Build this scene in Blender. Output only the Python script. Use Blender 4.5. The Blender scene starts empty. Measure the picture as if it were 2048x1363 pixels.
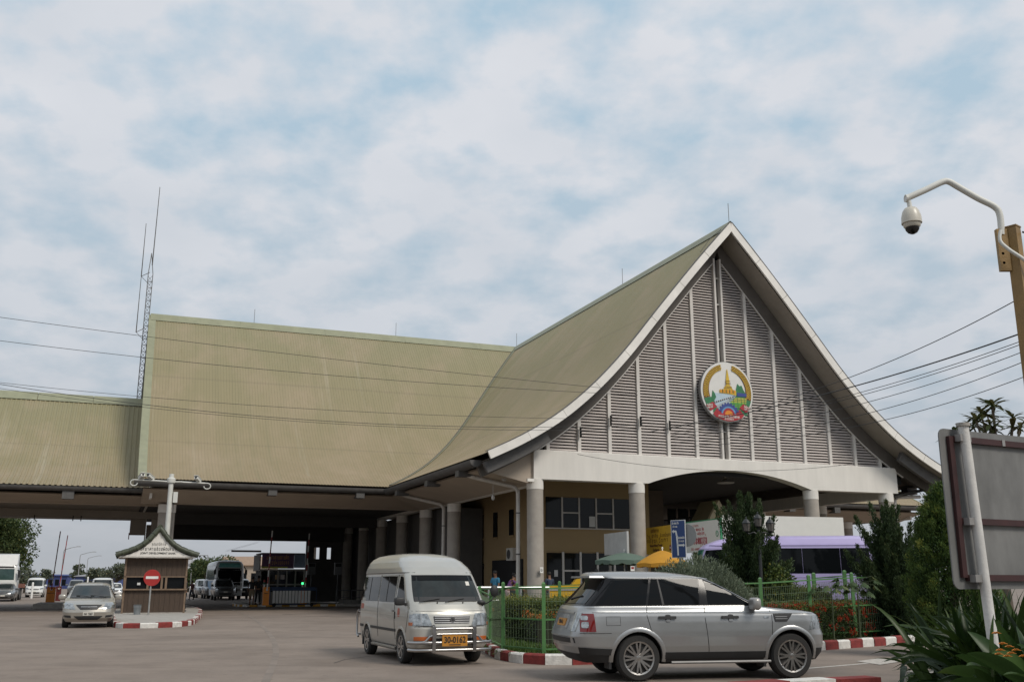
import bpy, bmesh, math, random
import numpy as np
from mathutils import Vector, Matrix
random.seed(7); rng = np.random.default_rng(11)
PI = math.pi
scene = bpy.context.scene
col = scene.collection
# ------------------------------------------------------------------ camera
FPX, CX, CY, HOR, HC = 1980.0, 1024.0, 681.5, 1165.0, 1.45
PITCH = math.atan((HOR - CY) / FPX)
cd = bpy.data.cameras.new('camera'); cam = bpy.data.objects.new('camera', cd); col.objects.link(cam)
cam.location = (0, 0, HC); cam.rotation_euler = (PI/2 + PITCH, 0, 0)
cd.sensor_width = 36; cd.lens = 36 * FPX / 2048; cd.clip_start = .1; cd.clip_end = 4000
scene.camera = cam
# ------------------------------------------------------------------ sky
SUN_EL, SUN_AZ = math.radians(46), math.radians(130)     # azimuth clockwise from +Y (view direction)
w = bpy.data.worlds.new('World'); scene.world = w; w.use_nodes = True
nt = w.node_tree; nt.nodes.clear(); N = nt.nodes.new; LK = nt.links.new
out = N('ShaderNodeOutputWorld'); bg = N('ShaderNodeBackground'); LK(bg.outputs[0], out.inputs[0])
bg.inputs[1].default_value = .1
sky = N('ShaderNodeTexSky'); sky.sky_type = 'NISHITA'; sky.sun_disc = False
sky.sun_elevation = SUN_EL; sky.sun_rotation = SUN_AZ; sky.dust_density = 3.0; sky.air_density = 1.0
tc = N('ShaderNodeTexCoord'); sx = N('ShaderNodeSeparateXYZ'); LK(tc.outputs['Generated'], sx.inputs[0])
def wm(op, a, b=None):
    n = N('ShaderNodeMath'); n.operation = op
    for i, q in enumerate((a, b)):
        if q is None: continue
        if isinstance(q, (int, float)): n.inputs[i].default_value = q
        else: LK(q, n.inputs[i])
    return n.outputs[0]
zz = wm('ADD', wm('MAXIMUM', sx.outputs[2], 0.0), .30)
cv = N('ShaderNodeCombineXYZ'); LK(wm('DIVIDE', sx.outputs[0], zz), cv.inputs[0]); LK(wm('DIVIDE', sx.outputs[1], zz), cv.inputs[1])
def wnoise(scale, detail, rough, off):
    mp = N('ShaderNodeMapping'); mp.inputs['Location'].default_value = off; LK(cv.outputs[0], mp.inputs[0])
    n = N('ShaderNodeTexNoise'); n.inputs['Scale'].default_value = scale; n.inputs['Detail'].default_value = detail
    n.inputs['Roughness'].default_value = rough; n.inputs['Distortion'].default_value = .0; LK(mp.outputs[0], n.inputs[0]); return n.outputs[0]
def wramp(f, stops):
    r = N('ShaderNodeValToRGB'); LK(f, r.inputs[0]); e = r.color_ramp.elements
    while len(e) < len(stops): e.new(.5)
    for k, (p, c) in enumerate(stops): e[k].position = p; e[k].color = (*c, 1)
    return r.outputs[0]
def wmix(f, a, b):
    n = N('ShaderNodeMix'); n.data_type = 'RGBA'
    LK(f, n.inputs[0]) if not isinstance(f, float) else setattr(n.inputs[0], 'default_value', f)
    LK(a, n.inputs[6]); LK(b, n.inputs[7]); return n.outputs[2]
mask = wramp(wm('ADD', wm('MULTIPLY', wnoise(8.2, 8, .52, (2.3, .9, 0)), .72), wm('MULTIPLY', wnoise(3.2, 3, .5, (7.3, 1.9, 0)), .28)), [(.37, (0, 0, 0)), (.55, (1, 1, 1))])
body = wramp(wnoise(4.2, 5, .5, (5.2, 3.1, 0)), [(.3, (6.35, 6.7, 7.25)), (.7, (7.15, 7.35, 7.8))])
blue = wmix(.93, sky.outputs[0], wramp(sx.outputs[2], [(0., (4.8, 5.5, 6.1)), (.5, (4.5, 6.0, 7.2))]))
up = wmix(mask, blue, body)
hz = wramp(sx.outputs[2], [(0., (1, 1, 1)), (.10, (.62, .62, .62)), (.42, (0, 0, 0))])
low = wramp(sx.outputs[2], [(0., (4.2, 4.4, 4.7)), (.25, (5.0, 5.5, 6.1))])
LK(wmix(hz, up, low), bg.inputs[0])
# ------------------------------------------------------------------ sun through thin cloud
sd = bpy.data.lights.new('sun', 'SUN'); sun = bpy.data.objects.new('sun', sd); col.objects.link(sun)
sd.energy = 2.3; sd.angle = math.radians(18); sd.color = (1, .935, .84)
sdir = Vector((math.sin(SUN_AZ)*math.cos(SUN_EL), math.cos(SUN_AZ)*math.cos(SUN_EL), math.sin(SUN_EL)))
sun.rotation_euler = sdir.to_track_quat('Z', 'Y').to_euler()
vs = scene.view_settings; vs.view_transform = 'Standard'; vs.look = 'None'; vs.exposure = 0; vs.gamma = 1; vs.use_curve_mapping = False

# ------------------------------------------------------------------ survey: photograph pixels (2048 wide) to places
def ray(x, y):
    a, b = (x-CX)/FPX, -(y-CY)/FPX
    return np.array([a, math.cos(PITCH) - b*math.sin(PITCH), math.sin(PITCH) + b*math.cos(PITCH)])
def G(x, y, z=0.0):
    d = ray(x, y); t = (z-HC)/d[2]; return Vector((d[0]*t, d[1]*t, z))
def A(x, y, Y):
    d = ray(x, y); t = Y/d[1]; return Vector((d[0]*t, Y, HC + d[2]*t))
def at_dist(px, dist, z=0): # ground point in the column of px, dist metres along the view direction
    return Vector(((px-CX)/math.hypot(FPX, HOR-CY)*dist, dist, z))
UA = math.atan(5176/2038.); U = Vector((math.sin(UA), math.cos(UA), 0)); V = Vector((-U.y, U.x, 0))
ROT = math.atan2(U.y, U.x)                                   # the building's own axes
O = Vector((.9757, 42.0, 0))
def Wd(s, v, z=0): return O + U*s + V*v + Vector((0, 0, z))
def loc_sv(P): q = P - O; return q.dot(U), q.dot(V)

# ------------------------------------------------------------------ materials
MATS = {}
def mat(name, c, rough=.6, metal=0., var=.12, scale=3., bump=0., bscale=40., spec=.5, emit=None, coat=0., c2=None, stretch=None, alpha=None):
    if name in MATS: return MATS[name]
    m = bpy.data.materials.new(name); m.use_nodes = True; t = m.node_tree; b = t.nodes['Principled BSDF']
    b.inputs['Roughness'].default_value = rough; b.inputs['Metallic'].default_value = metal
    b.inputs['Specular IOR Level'].default_value = spec; b.inputs['Coat Weight'].default_value = coat; b.inputs['Coat Roughness'].default_value = .06
    if emit: b.inputs['Emission Color'].default_value = (*c, 1); b.inputs['Emission Strength'].default_value = emit
    co = t.nodes.new('ShaderNodeTexCoord'); vec = co.outputs['Object']
    if stretch:
        mp = t.nodes.new('ShaderNodeMapping'); mp.inputs['Scale'].default_value = stretch; t.links.new(vec, mp.inputs[0]); vec = mp.outputs[0]
    if var or c2:
        n = t.nodes.new('ShaderNodeTexNoise'); n.inputs['Scale'].default_value = scale; n.inputs['Detail'].default_value = 5; n.inputs['Roughness'].default_value = .62
        t.links.new(vec, n.inputs[0]); r = t.nodes.new('ShaderNodeValToRGB'); e = r.color_ramp.elements
        e[0].position, e[1].position = .3, .7
        a = c2 or tuple(x*(1-var) for x in c); d = c if c2 else tuple(min(1, x*(1+var)) for x in c)
        e[0].color, e[1].color = (*a, 1), (*d, 1); t.links.new(n.outputs[0], r.inputs[0]); t.links.new(r.outputs[0], b.inputs['Base Color'])
        rr = t.nodes.new('ShaderNodeMapRange'); rr.inputs[3].default_value = max(.02, rough*.85); rr.inputs[4].default_value = min(1, rough*1.15)
        t.links.new(n.outputs[0], rr.inputs[0]); t.links.new(rr.outputs[0], b.inputs['Roughness'])
    else: b.inputs['Base Color'].default_value = (*c, 1)
    if bump:
        n2 = t.nodes.new('ShaderNodeTexNoise'); n2.inputs['Scale'].default_value = bscale; n2.inputs['Detail'].default_value = 6; t.links.new(vec, n2.inputs[0])
        bp = t.nodes.new('ShaderNodeBump'); bp.inputs['Strength'].default_value = bump; bp.inputs['Distance'].default_value = .02
        t.links.new(n2.outputs[0], bp.inputs['Height']); t.links.new(bp.outputs[0], b.inputs['Normal'])
    MATS[name] = m; return m

def dust(m, z0, z1, c, amt=.6):
    t = m.node_tree; b = t.nodes['Principled BSDF']; src = b.inputs['Base Color'].links[0].from_socket; co = t.nodes.new('ShaderNodeTexCoord'); sp = t.nodes.new('ShaderNodeSeparateXYZ'); t.links.new(co.outputs['Object'], sp.inputs[0])
    n = t.nodes.new('ShaderNodeTexNoise'); n.inputs['Scale'].default_value = 5; n.inputs['Detail'].default_value = 6; t.links.new(co.outputs['Object'], n.inputs[0])
    ad = t.nodes.new('ShaderNodeMath'); ad.operation = 'MULTIPLY_ADD'; ad.inputs[1].default_value = .35; t.links.new(n.outputs[0], ad.inputs[0]); t.links.new(sp.outputs[2], ad.inputs[2])
    mr = t.nodes.new('ShaderNodeMapRange'); mr.inputs[1].default_value = z0+.17; mr.inputs[2].default_value = z1+.17; mr.inputs[3].default_value = amt; mr.inputs[4].default_value = .05; t.links.new(ad.outputs[0], mr.inputs[0])
    mx = t.nodes.new('ShaderNodeMix'); mx.data_type = 'RGBA'; t.links.new(mr.outputs[0], mx.inputs[0]); t.links.new(src, mx.inputs[6]); mx.inputs[7].default_value = (*c, 1); t.links.new(mx.outputs[2], b.inputs['Base Color'])
    mm = t.nodes.new('ShaderNodeMath'); mm.operation = 'MULTIPLY_ADD'; mm.inputs[1].default_value = -b.inputs['Metallic'].default_value; mm.inputs[2].default_value = b.inputs['Metallic'].default_value; t.links.new(mr.outputs[0], mm.inputs[0]); t.links.new(mm.outputs[0], b.inputs['Metallic'])
    cm = t.nodes.new('ShaderNodeMath'); cm.operation = 'MULTIPLY_ADD'; cm.inputs[1].default_value = -b.inputs['Coat Weight'].default_value; cm.inputs[2].default_value = b.inputs['Coat Weight'].default_value; t.links.new(mr.outputs[0], cm.inputs[0]); t.links.new(cm.outputs[0], b.inputs['Coat Weight'])
# ------------------------------------------------------------------ mesh builder
class MB:
    def __init__(s): s.v = []; s.f = []; s.uv = None
    def add(s, vs, fs):
        o = len(s.v); s.v += [tuple(x) for x in vs]; s.f += [tuple(o+i for i in f) for f in fs]; return s
    def box(s, x0, x1, y0, y1, z0, z1, rz=0, at=(0, 0, 0), taper=1.0):
        cx, cy = (x0+x1)/2, (y0+y1)/2; vs = []
        for z, k in ((z0, 1.0), (z1, taper)):
            for x, y in ((x0, y0), (x1, y0), (x1, y1), (x0, y1)):
                x, y = cx+(x-cx)*k, cy+(y-cy)*k
                vs.append((at[0]+x*math.cos(rz)-y*math.sin(rz), at[1]+x*math.sin(rz)+y*math.cos(rz), at[2]+z))
        return s.add(vs, [(3, 2, 1, 0), (4, 5, 6, 7), (0, 1, 5, 4), (1, 2, 6, 5), (2, 3, 7, 6), (3, 0, 4, 7)])
    def bar(s, p, q, wd, h=None, up=(0, 0, 1)):
        p, q = Vector(p), Vector(q); d = (q-p).normalized(); up = Vector(up)
        if abs(d.dot(up)) > .98: up = Vector((1, 0, 0))
        a = d.cross(up).normalized(); b = a.cross(d); h = wd if h is None else h
        vs = [c + a*i*wd/2 + b*j*h/2 for c in (p, q) for i, j in ((-1, -1), (1, -1), (1, 1), (-1, 1))]
        return s.add(vs, [(3, 2, 1, 0), (4, 5, 6, 7), (0, 1, 5, 4), (1, 2, 6, 5), (2, 3, 7, 6), (3, 0, 4, 7)])
    def tube(s, pts, r, n=8, caps=True):
        pts = [Vector(p) for p in pts]; rs = r if isinstance(r, (list, tuple)) else [r]*len(pts)
        d0 = (pts[1]-pts[0]).normalized(); ref = Vector((0, 0, 1)) if abs(d0.z) < .9 else Vector((1, 0, 0)); a = d0.cross(ref).normalized(); o = len(s.v)
        for i, p in enumerate(pts):
            d = (pts[min(i+1, len(pts)-1)]-pts[max(i-1, 0)]).normalized(); a = (a - d*a.dot(d)).normalized(); b = d.cross(a)
            for k in range(n):
                t = 2*PI*k/n; s.v.append(tuple(p + (a*math.cos(t)+b*math.sin(t))*rs[i]))
        for i in range(len(pts)-1):
            for k in range(n):
                s.f.append((o+i*n+k, o+i*n+(k+1) % n, o+(i+1)*n+(k+1) % n, o+(i+1)*n+k))
        if caps: s.f.append(tuple(o+k for k in range(n))[::-1]); s.f.append(tuple(o+(len(pts)-1)*n+k for k in range(n)))
        return s
    def lathe(s, prof, c=(0, 0, 0), n=16, axis='z', sy=1.):
        o = len(s.v)
        for r, z in prof:
            for k in range(n):
                t = 2*PI*k/n; x, y = r*math.cos(t), r*math.sin(t)*sy
                p = {'z': (x, y, z), 'y': (x, z, -y), 'x': (z, x, y)}[axis]; s.v.append((c[0]+p[0], c[1]+p[1], c[2]+p[2]))
        for i in range(len(prof)-1):
            for k in range(n): s.f.append((o+i*n+k, o+i*n+(k+1) % n, o+(i+1)*n+(k+1) % n, o+(i+1)*n+k))
        s.f.append(tuple(o+k for k in range(n))[::-1]); s.f.append(tuple(o+(len(prof)-1)*n+k for k in range(n))); return s
    def prism(s, poly, d0, d1, plane='xz'):
        n = len(poly); f = {'xz': lambda a, b, d: (a, d, b), 'xy': lambda a, b, d: (a, b, d), 'yz': lambda a, b, d: (d, a, b)}[plane]
        vs = [f(a, b, d0) for a, b in poly] + [f(a, b, d1) for a, b in poly]
        return s.add(vs, [tuple(range(n))[::-1], tuple(range(n, 2*n))] + [(i, (i+1) % n, n+(i+1) % n, n+i) for i in range(n)])
    def grid(s, P, closed=False):     # P: rows x cols x 3
        P = np.asarray(P, float); R, C = P.shape[:2]; o = len(s.v); s.v += [tuple(q) for q in P.reshape(-1, 3)]
        for i in range(R-1):
            for j in range(C if closed else C-1):
                s.f.append((o+i*C+j, o+i*C+(j+1) % C, o+(i+1)*C+(j+1) % C, o+(i+1)*C+j))
        return s
    def ball(s, c, r, n=12, m=8, sc=(1, 1, 1), e=1.):
        q = lambda x: math.copysign(abs(x)**e, x)
        pr = [(q(math.sin(PI*i/m)), -q(math.cos(PI*i/m))) for i in range(m+1)]; o = len(s.v)
        for a, z in pr:
            for k in range(n):
                t = 2*PI*k/n; s.v.append((c[0]+r*sc[0]*a*q(math.cos(t)), c[1]+r*sc[1]*a*q(math.sin(t)), c[2]+r*sc[2]*z))
        for i in range(m):
            for k in range(n): s.f.append((o+i*n+k, o+i*n+(k+1) % n, o+(i+1)*n+(k+1) % n, o+(i+1)*n+k))
        return s
    def mesh(s, name, m, smooth=None):
        me = bpy.data.meshes.new(name); me.from_pydata(s.v, [], s.f); me.validate()
        if m is not None: me.materials.append(m)
        if s.uv is not None:
            l = me.uv_layers.new(name='UVMap'); idx = np.empty(len(me.loops), np.int32); me.loops.foreach_get('vertex_index', idx)
            l.data.foreach_set('uv', np.asarray(s.uv, np.float32)[idx].reshape(-1))
        if smooth is not None:
            me.polygons.foreach_set('use_smooth', [True]*len(me.polygons)); me.set_sharp_from_angle(angle=math.radians(smooth))
        return me
    def build(s, name, m, parent=None, smooth=None, kind=None):
        return link(name, s.mesh(name, m, smooth), parent, kind)
def link(name, data, parent=None, kind=None):
    o = bpy.data.objects.new(name, data); col.objects.link(o)
    if parent is not None: o.parent = parent
    if kind: o['kind'] = kind
    return o
def npmesh(name, V_, F_, m, parent=None, smooth=None, kind=None, colors=None):
    V_ = np.asarray(V_, np.float32); F_ = np.asarray(F_, np.int32); me = bpy.data.meshes.new(name); k = F_.shape[1]
    me.vertices.add(len(V_)); me.vertices.foreach_set('co', V_.reshape(-1)); me.loops.add(F_.size); me.loops.foreach_set('vertex_index', F_.reshape(-1))
    me.polygons.add(len(F_)); me.polygons.foreach_set('loop_start', np.arange(0, F_.size, k, dtype=np.int32)); me.update(calc_edges=True); me.validate()
    if colors is not None:
        at = me.attributes.new('tone', 'FLOAT', 'POINT'); at.data.foreach_set('value', np.asarray(colors, np.float32))
    if m is not None: me.materials.append(m)
    if smooth: me.polygons.foreach_set('use_smooth', [True]*len(me.polygons))
    return link(name, me, parent, kind)
def tag(o, label=None, cat=None, group=None, kind=None):
    for k, q in (('label', label), ('category', cat), ('group', group), ('kind', kind)):
        if q: o[k] = q
    return o
def thing(name, label, cat, loc=(0, 0, 0), rz=0., group=None):
    o = bpy.data.objects.new(name, None); col.objects.link(o); o.location = loc; o.rotation_euler = (0, 0, rz); o.empty_display_size = .2
    return tag(o, label, cat, group)
def kids(o): return [c for c in bpy.data.objects if c.parent == o]
def copy_tree(o, parent=None):
    c = o.copy(); col.objects.link(c)
    if parent is not None: c.parent = parent
    for ch in kids(o): copy_tree(ch, c)
    return c
def text(s, size, m, parent, loc, rot=(PI/2, 0, 0), align='CENTER', name='lettering', ex=.002, xs=1.):
    cu = bpy.data.curves.new(name, 'FONT'); cu.body = s; cu.size = size; cu.align_x = align; cu.align_y = 'CENTER'; cu.extrude = ex; cu.offset = size*.018; cu.resolution_u = 3
    cu.materials.append(m); f_ = bpy.data.objects.new(name, cu); col.objects.link(f_); bpy.context.view_layer.update()
    me = bpy.data.meshes.new_from_object(f_.evaluated_get(bpy.context.evaluated_depsgraph_get())); bpy.data.objects.remove(f_); bpy.data.curves.remove(cu)
    o = link(name, me, parent); o.location = loc; o.rotation_euler = rot; o.scale = (xs, 1, 1); return o
# stroke letters of the local script (x 0..1, y 0..1, marks above and below)
LAO = {
 'ທ': [[(.0,.8),(.15,1),(.25,.85),(.1,.7),(.18,0),(.5,.12),(.75,0),(.8,.9),(.95,1)]], 'ນ': [[(.2,.9),(.05,.8),(.15,.65),(.25,.9),(.25,.1),(.1,.1),(.3,0),(.75,0),(.75,1)]],
 'າ': [[(.1,.8),(.3,1),(.55,.85),(.55,0)]], 'ຄ': [[(.1,0),(.05,.6),(.3,1),(.7,1),(.85,.6),(.8,0)],[(.3,.45),(.5,.6),(.5,.3),(.3,.45)]],
 'ະ': [[(.1,.75),(.3,.85),(.2,.6),(.55,.75)],[(.1,.3),(.3,.4),(.2,.15),(.55,.3)]], 'ຮ': [[(.15,.9),(.6,1),(.75,.8),(.3,.6),(.15,.3),(.3,.1),(.45,.3),(.5,0),(.8,.1),(.85,.6)]],
 'ວ': [[(.15,.8),(.4,1),(.7,.8),(.7,.2),(.4,0),(.2,.2),(.35,.3)]], 'ມ': [[(.1,.8),(.2,1),(.25,.1),(.1,.05),(.3,0),(.7,.1),(.7,1),(.85,.8)]],
 'ພ': [[(.0,.8),(.15,1),(.12,0),(.4,.7),(.65,0),(.85,1)]], 'ດ': [[(.25,0),(.1,.5),(.3,1),(.65,1),(.8,.6),(.75,0)],[(.25,0),(.4,.2)]],
 'ປ': [[(.0,.8),(.12,1),(.15,0),(.7,0),(.75,1.5)]], 'ຈ': [[(.1,.8),(.4,1),(.75,.8),(.75,.1),(.5,0),(.35,.3),(.6,.4)]], 'ອ': [[(.4,1),(.1,.7),(.1,.2),(.4,0),(.75,.2),(.75,.8),(.4,1)],[(.1,.5),(.3,.5)]],
 'ຫ': [[(.0,.9),(.15,1),(.15,0),(.4,.6),(.6,.9),(.75,.6),(.75,0)]], 'ງ': [[(.1,.8),(.3,1),(.6,.8),(.6,.2),(.4,-.2),(.1,.0)]], 'ຽ': [[(.1,1),(.6,1),(.6,.4),(.2,.3),(.5,0),(.4,-.4)]],
 'ລ': [[(.15,.9),(.5,1),(.75,.8),(.3,.5),(.15,.2),(.4,0),(.8,.1),(.8,.5)]], 'ບ': [[(.0,.8),(.12,1),(.15,0),(.75,0),(.75,1)]], 'ກ': [[(.1,.7),(.3,1),(.7,1),(.75,0)],[(.1,.7),(.25,.5),(.15,0)]],
 'ສ': [[(.15,.9),(.5,1),(.7,.7),(.2,.5),(.2,.1),(.6,0),(.8,.3)],[(.7,.7),(.95,1.2)]], 'ເ': [[(.2,1),(.2,.1),(.35,0)]], 'ໂ': [[(.1,1.4),(.5,1.5),(.2,1.2),(.25,0)]], 'ແ': [[(.15,1),(.15,.1)],[(.4,1),(.4,.1)]],
 'ຕ': [[(.1,.1),(.1,.8),(.3,1),(.45,.7),(.6,1),(.8,.8),(.8,0)]], 'ຍ': [[(.1,1),(.1,.2),(.4,0),(.8,.1),(.8,1),(.5,.6)]], 'ຊ': [[(.1,.8),(.4,1),(.7,.8),(.4,.5),(.7,.2),(.4,0),(.1,.2)]],
 'ລ2': [], ' ': []}
MARK = {'່': [[(.45,1.25),(.45,1.5)]], 'ັ': [[(.3,1.3),(.45,1.2),(.7,1.45)]], 'ຳ': [[(.0,1.25),(.15,1.35),(.05,1.45)],[(.4,.8),(.55,1),(.7,.85),(.7,0)]], 'ຼ': [[(.2,-.3),(.5,-.4),(.7,-.2)]], 'ິ': [[(.2,1.2),(.45,1.45),(.7,1.2)]], 'ຸ': [[(.5,-.2),(.5,-.5)]], 'ົ': [[(.2,1.25),(.5,1.45),(.6,1.25)]], '້': [[(.4,1.25),(.6,1.5)]]}
def lao(s, width, h, m, parent, loc, rz=0, sw=.1, arc=None, name='lettering', nrm=-1):
    """stroke lettering in the x-z plane facing -y, centred on loc"""
    base = [ch for ch in s if ch not in MARK]; n = max(1, len(base)); adv = width/n; mb = MB(); k = -1
    for ch in s:
        if ch in MARK: strokes = MARK[ch]
        else: k += 1; strokes = LAO.get(ch, [[(.1,0),(.1,1),(.7,1),(.7,0)]])
        for st in strokes:
            P = []
            for a, b in st:
                x = -width/2 + (k + .08 + a*.84)*adv; z = (b-.5)*h
                if arc: t = x/arc; x, z = (arc+ -z)*math.sin(t), z + arc*(1-math.cos(t)) if arc > 0 else z
                P.append(Vector((x, 0, z)))
            for p, q in zip(P, P[1:]): ribbon(mb, p, q, sw*h)
    o = mb.build(name, m, parent); o.location = loc; o.rotation_euler = (0, 0, rz); return o
def ribbon(mb, p, q, wd):
    d = (q-p); 
    if d.length < 1e-6: return
    d.normalize(); nn = Vector((-d.z, 0, d.x))*wd/2; e = d*wd*.3; y = Vector((0, .003, 0))
    p, q = p-e, q+e; vs = [p-nn-y, q-nn-y, q+nn-y, p+nn-y, p-nn+y, q-nn+y, q+nn+y, p+nn+y]
    mb.add(vs, [(0, 1, 2, 3), (7, 6, 5, 4), (0, 4, 5, 1), (1, 5, 6, 2), (2, 6, 7, 3), (3, 7, 4, 0)])
# ------------------------------------------------------------------ ground
def hitU(px, py, s):
    d = ray(px, py); n = np.array(U); o = np.array([0, 0, HC]); P = np.array(Wd(s, 0)); t = n.dot(P-o)/n.dot(d); q = o + d*t
    return loc_sv(Vector(q))[1], q[2]
def hitV(px, py, v):
    d = ray(px, py); n = np.array(V); o = np.array([0, 0, HC]); P = np.array(Wd(0, v)); t = n.dot(P-o)/n.dot(d); q = o + d*t
    return loc_sv(Vector(q))[0], q[2]
def road_mat():
    m = mat('road_concrete', (.262, .213, .176), .85, var=.10, scale=.35, bump=.25, bscale=18); t = m.node_tree; b = t.nodes['Principled BSDF']
    base = b.inputs['Base Color'].links[0].from_socket; co = [n for n in t.nodes if n.type == 'TEX_COORD'][0]
    prev = base
    for sc, st, lo, hi, k in ((.9, (1, 1, 1), .42, .75, .76), (2.6, (1, 1, 1), .60, .72, .70), (60, (1, 1, 1), .3, .75, .80), (.22, (.5, 1.6, 1), .45, .65, .86), (14, (1, 1, 1), .35, .8, .9), (.55, (.16, 1.2, 1), .52, .72, .80), (.28, (1, 1, 1), .5, .62, .88)):
        mp = t.nodes.new('ShaderNodeMapping'); mp.inputs['Scale'].default_value = st; mp.inputs['Rotation'].default_value = (0, 0, -ROT - PI/2); t.links.new(co.outputs['Object'], mp.inputs[0])
        n = t.nodes.new('ShaderNodeTexNoise'); n.inputs['Scale'].default_value = sc; n.inputs['Detail'].default_value = 6; n.inputs['Roughness'].default_value = .65; t.links.new(mp.outputs[0], n.inputs[0])
        r = t.nodes.new('ShaderNodeValToRGB'); r.color_ramp.elements[0].position = lo; r.color_ramp.elements[1].position = hi
        r.color_ramp.elements[0].color = (1, 1, 1, 1); r.color_ramp.elements[1].color = (k, k*.99, k*.98, 1); t.links.new(n.outputs[0], r.inputs[0])
        mx = t.nodes.new('ShaderNodeMix'); mx.data_type = 'RGBA'; mx.blend_type = 'MULTIPLY'; mx.inputs[0].default_value = 1
        t.links.new(prev, mx.inputs[6]); t.links.new(r.outputs[0], mx.inputs[7]); prev = mx.outputs[2]
    t.links.new(prev, b.inputs['Base Color']); return m
gm = MB(); gx = np.concatenate([[-1200, -500, -200], np.linspace(-90, 90, 61), [200, 500, 1200]]); gy = np.concatenate([[-60], np.linspace(-10, 130, 57), [200, 500, 1500]])
gm.grid([[(x, y, 0) for x in gx] for y in gy]); gm.f = [f[::-1] if False else f for f in gm.f]
ground = gm.build('ground', road_mat(), kind='structure')
paint_w = mat('kerb_white_paint', (.62, .60, .56), .8, var=.18, scale=9, bump=.4, bscale=25)
paint_r = mat('kerb_red_paint', (.20, .028, .024), .8, var=.3, scale=7, bump=.4, bscale=25)
con = mat('worn_concrete', (.34, .32, .29), .85, var=.2, scale=4, bump=.5, bscale=30)
line_w = mat('worn_road_paint', (.42, .39, .35), .85, var=.25, scale=14)
def catmull(P, step):
    P = [Vector(p) for p in P]; out_ = []
    for i in range(len(P)-1):
        p0, p1, p2, p3 = P[max(i-1, 0)], P[i], P[i+1], P[min(i+2, len(P)-1)]; n = max(2, int((p2-p1).length/step))
        for k in range(n):
            t = k/n; out_.append(.5*((2*p1)+(p2-p0)*t+(2*p0-5*p1+4*p2-p3)*t*t+(3*p1-p0-3*p2+p3)*t**3))
    return out_+[P[-1]]
def resample(P, step):
    L = [0]
    for a, b in zip(P, P[1:]): L.append(L[-1]+(b-a).length)
    n = max(1, round(L[-1]/step)); Q = []
    for k in range(n+1):
        t = L[-1]*k/n; i = min(max(int(np.searchsorted(L, t))-1, 0), len(P)-2); f = (t-L[i])/max(1e-6, L[i+1]-L[i]); Q.append(P[i].lerp(P[i+1], f))
    return Q
def kerb(name, P, step, h, depth, inside, first=0, mats=None, gap=.008):
    root = bpy.data.objects.new(name, None); col.objects.link(root); root['kind'] = 'structure'
    Q = resample(catmull(P, .15), step)
    for i, (a, b) in enumerate(zip(Q, Q[1:])):
        d = (b-a).normalized(); nrm = Vector((-d.y, d.x, 0))*inside; a2, b2 = a+d*gap, b-d*gap
        j = [random.uniform(-.01, .01) for _ in range(4)]; hh = h+random.uniform(-.012, .012)
        f0, f1 = a2+nrm*j[0], b2+nrm*j[1]
        vs = [f0, f1, b2+nrm*depth, a2+nrm*depth]; t0 = .03
        top = [f0+nrm*t0, f1+nrm*t0, b2+nrm*depth, a2+nrm*depth]
        mb = MB(); mb.add([(*q.xy, 0) for q in vs] + [(q.x, q.y, hh-.03 if k < 2 else hh) for k, q in enumerate(vs)] + [(top[0].x, top[0].y, hh), (top[1].x, top[1].y, hh)],
            [(0, 1, 5, 4), (1, 2, 6, 5), (2, 3, 7, 6), (3, 0, 4, 7), (4, 5, 9, 8), (8, 9, 6, 7), (4, 8, 7), (5, 6, 9)])
        mm = (mats or (paint_r, paint_w))[(i+first) % 2]; mb.build('kerb_stone', mm, root)
    return Q
# garden kerb, island kerb, foreground kerbs
gk = [G(938, 1258), G(952, 1286), G(978, 1309), G(1012, 1321), G(1060, 1327), G(1140, 1329), G(1300, 1322), G(1480, 1311), G(1650, 1299), G(1845, 1284), G(2080, 1266), G(2260, 1256)]
GK = kerb('garden_kerb', gk, .52, .19, .16, 1, first=1)
ik = [Wd(-16.1, 18.5), Wd(-16.2, 8), Wd(-16.15, 0), Wd(-15.9, -2.2), Wd(-15.2, -2.55), Wd(-14.3, -2.3), Wd(-13.5, -.6), Wd(-12.9, 4), Wd(-12.3, 10), Wd(-11.8, 17.5), Wd(-12.0, 26)]
IK = kerb('island_kerb', ik, .58, .17, .18, 1, first=0)
kerb('verge_kerb', [G(x_, y_, .15)*1. - Vector((0, 0, .15)) for x_, y_ in ((1360, 1370), (1482, 1361), (1605, 1354), (1727, 1348))], .93, .15, .35, -1, first=1)
kerb('verge_kerb', [G(x_, y_, .15) - Vector((0, 0, .15)) for x_, y_ in ((1806, 1340), (1900, 1336), (2060, 1328))], .9, .15, .4, -1, mats=(con, paint_r))
for P0, nm, zt in ((GK, 'lawn', .10), (IK, 'island_paving', .165)):
    mb = MB(); pts = [(p.x, p.y) for p in P0]
    if nm == 'lawn': pts = [((p+q_*.11).x, (p+q_*.11).y) for p, q_ in ((P0[i], Vector((-(P0[min(i+1, len(P0)-1)]-P0[max(i-1, 0)]).y, (P0[min(i+1, len(P0)-1)]-P0[max(i-1, 0)]).x, 0)).normalized()) for i in range(len(P0)))] + [(30, 45), (2, 48), (-2.8, 38)]
    else: pts = pts[:]
    a = np.array(pts); c = a.mean(0); a2 = c + (a-c)*.985 if nm != 'lawn' else a
    mb.prism([tuple(q) for q in a2], .0, zt, 'xy')
    if nm == 'lawn': mb.build('garden_bed', mat('garden_soil', (.055, .062, .03), .95, var=.4, scale=2.5, bump=.6, bscale=12), kind='structure')
    else: mb.build('island_paving', con, kind='structure')
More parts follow.
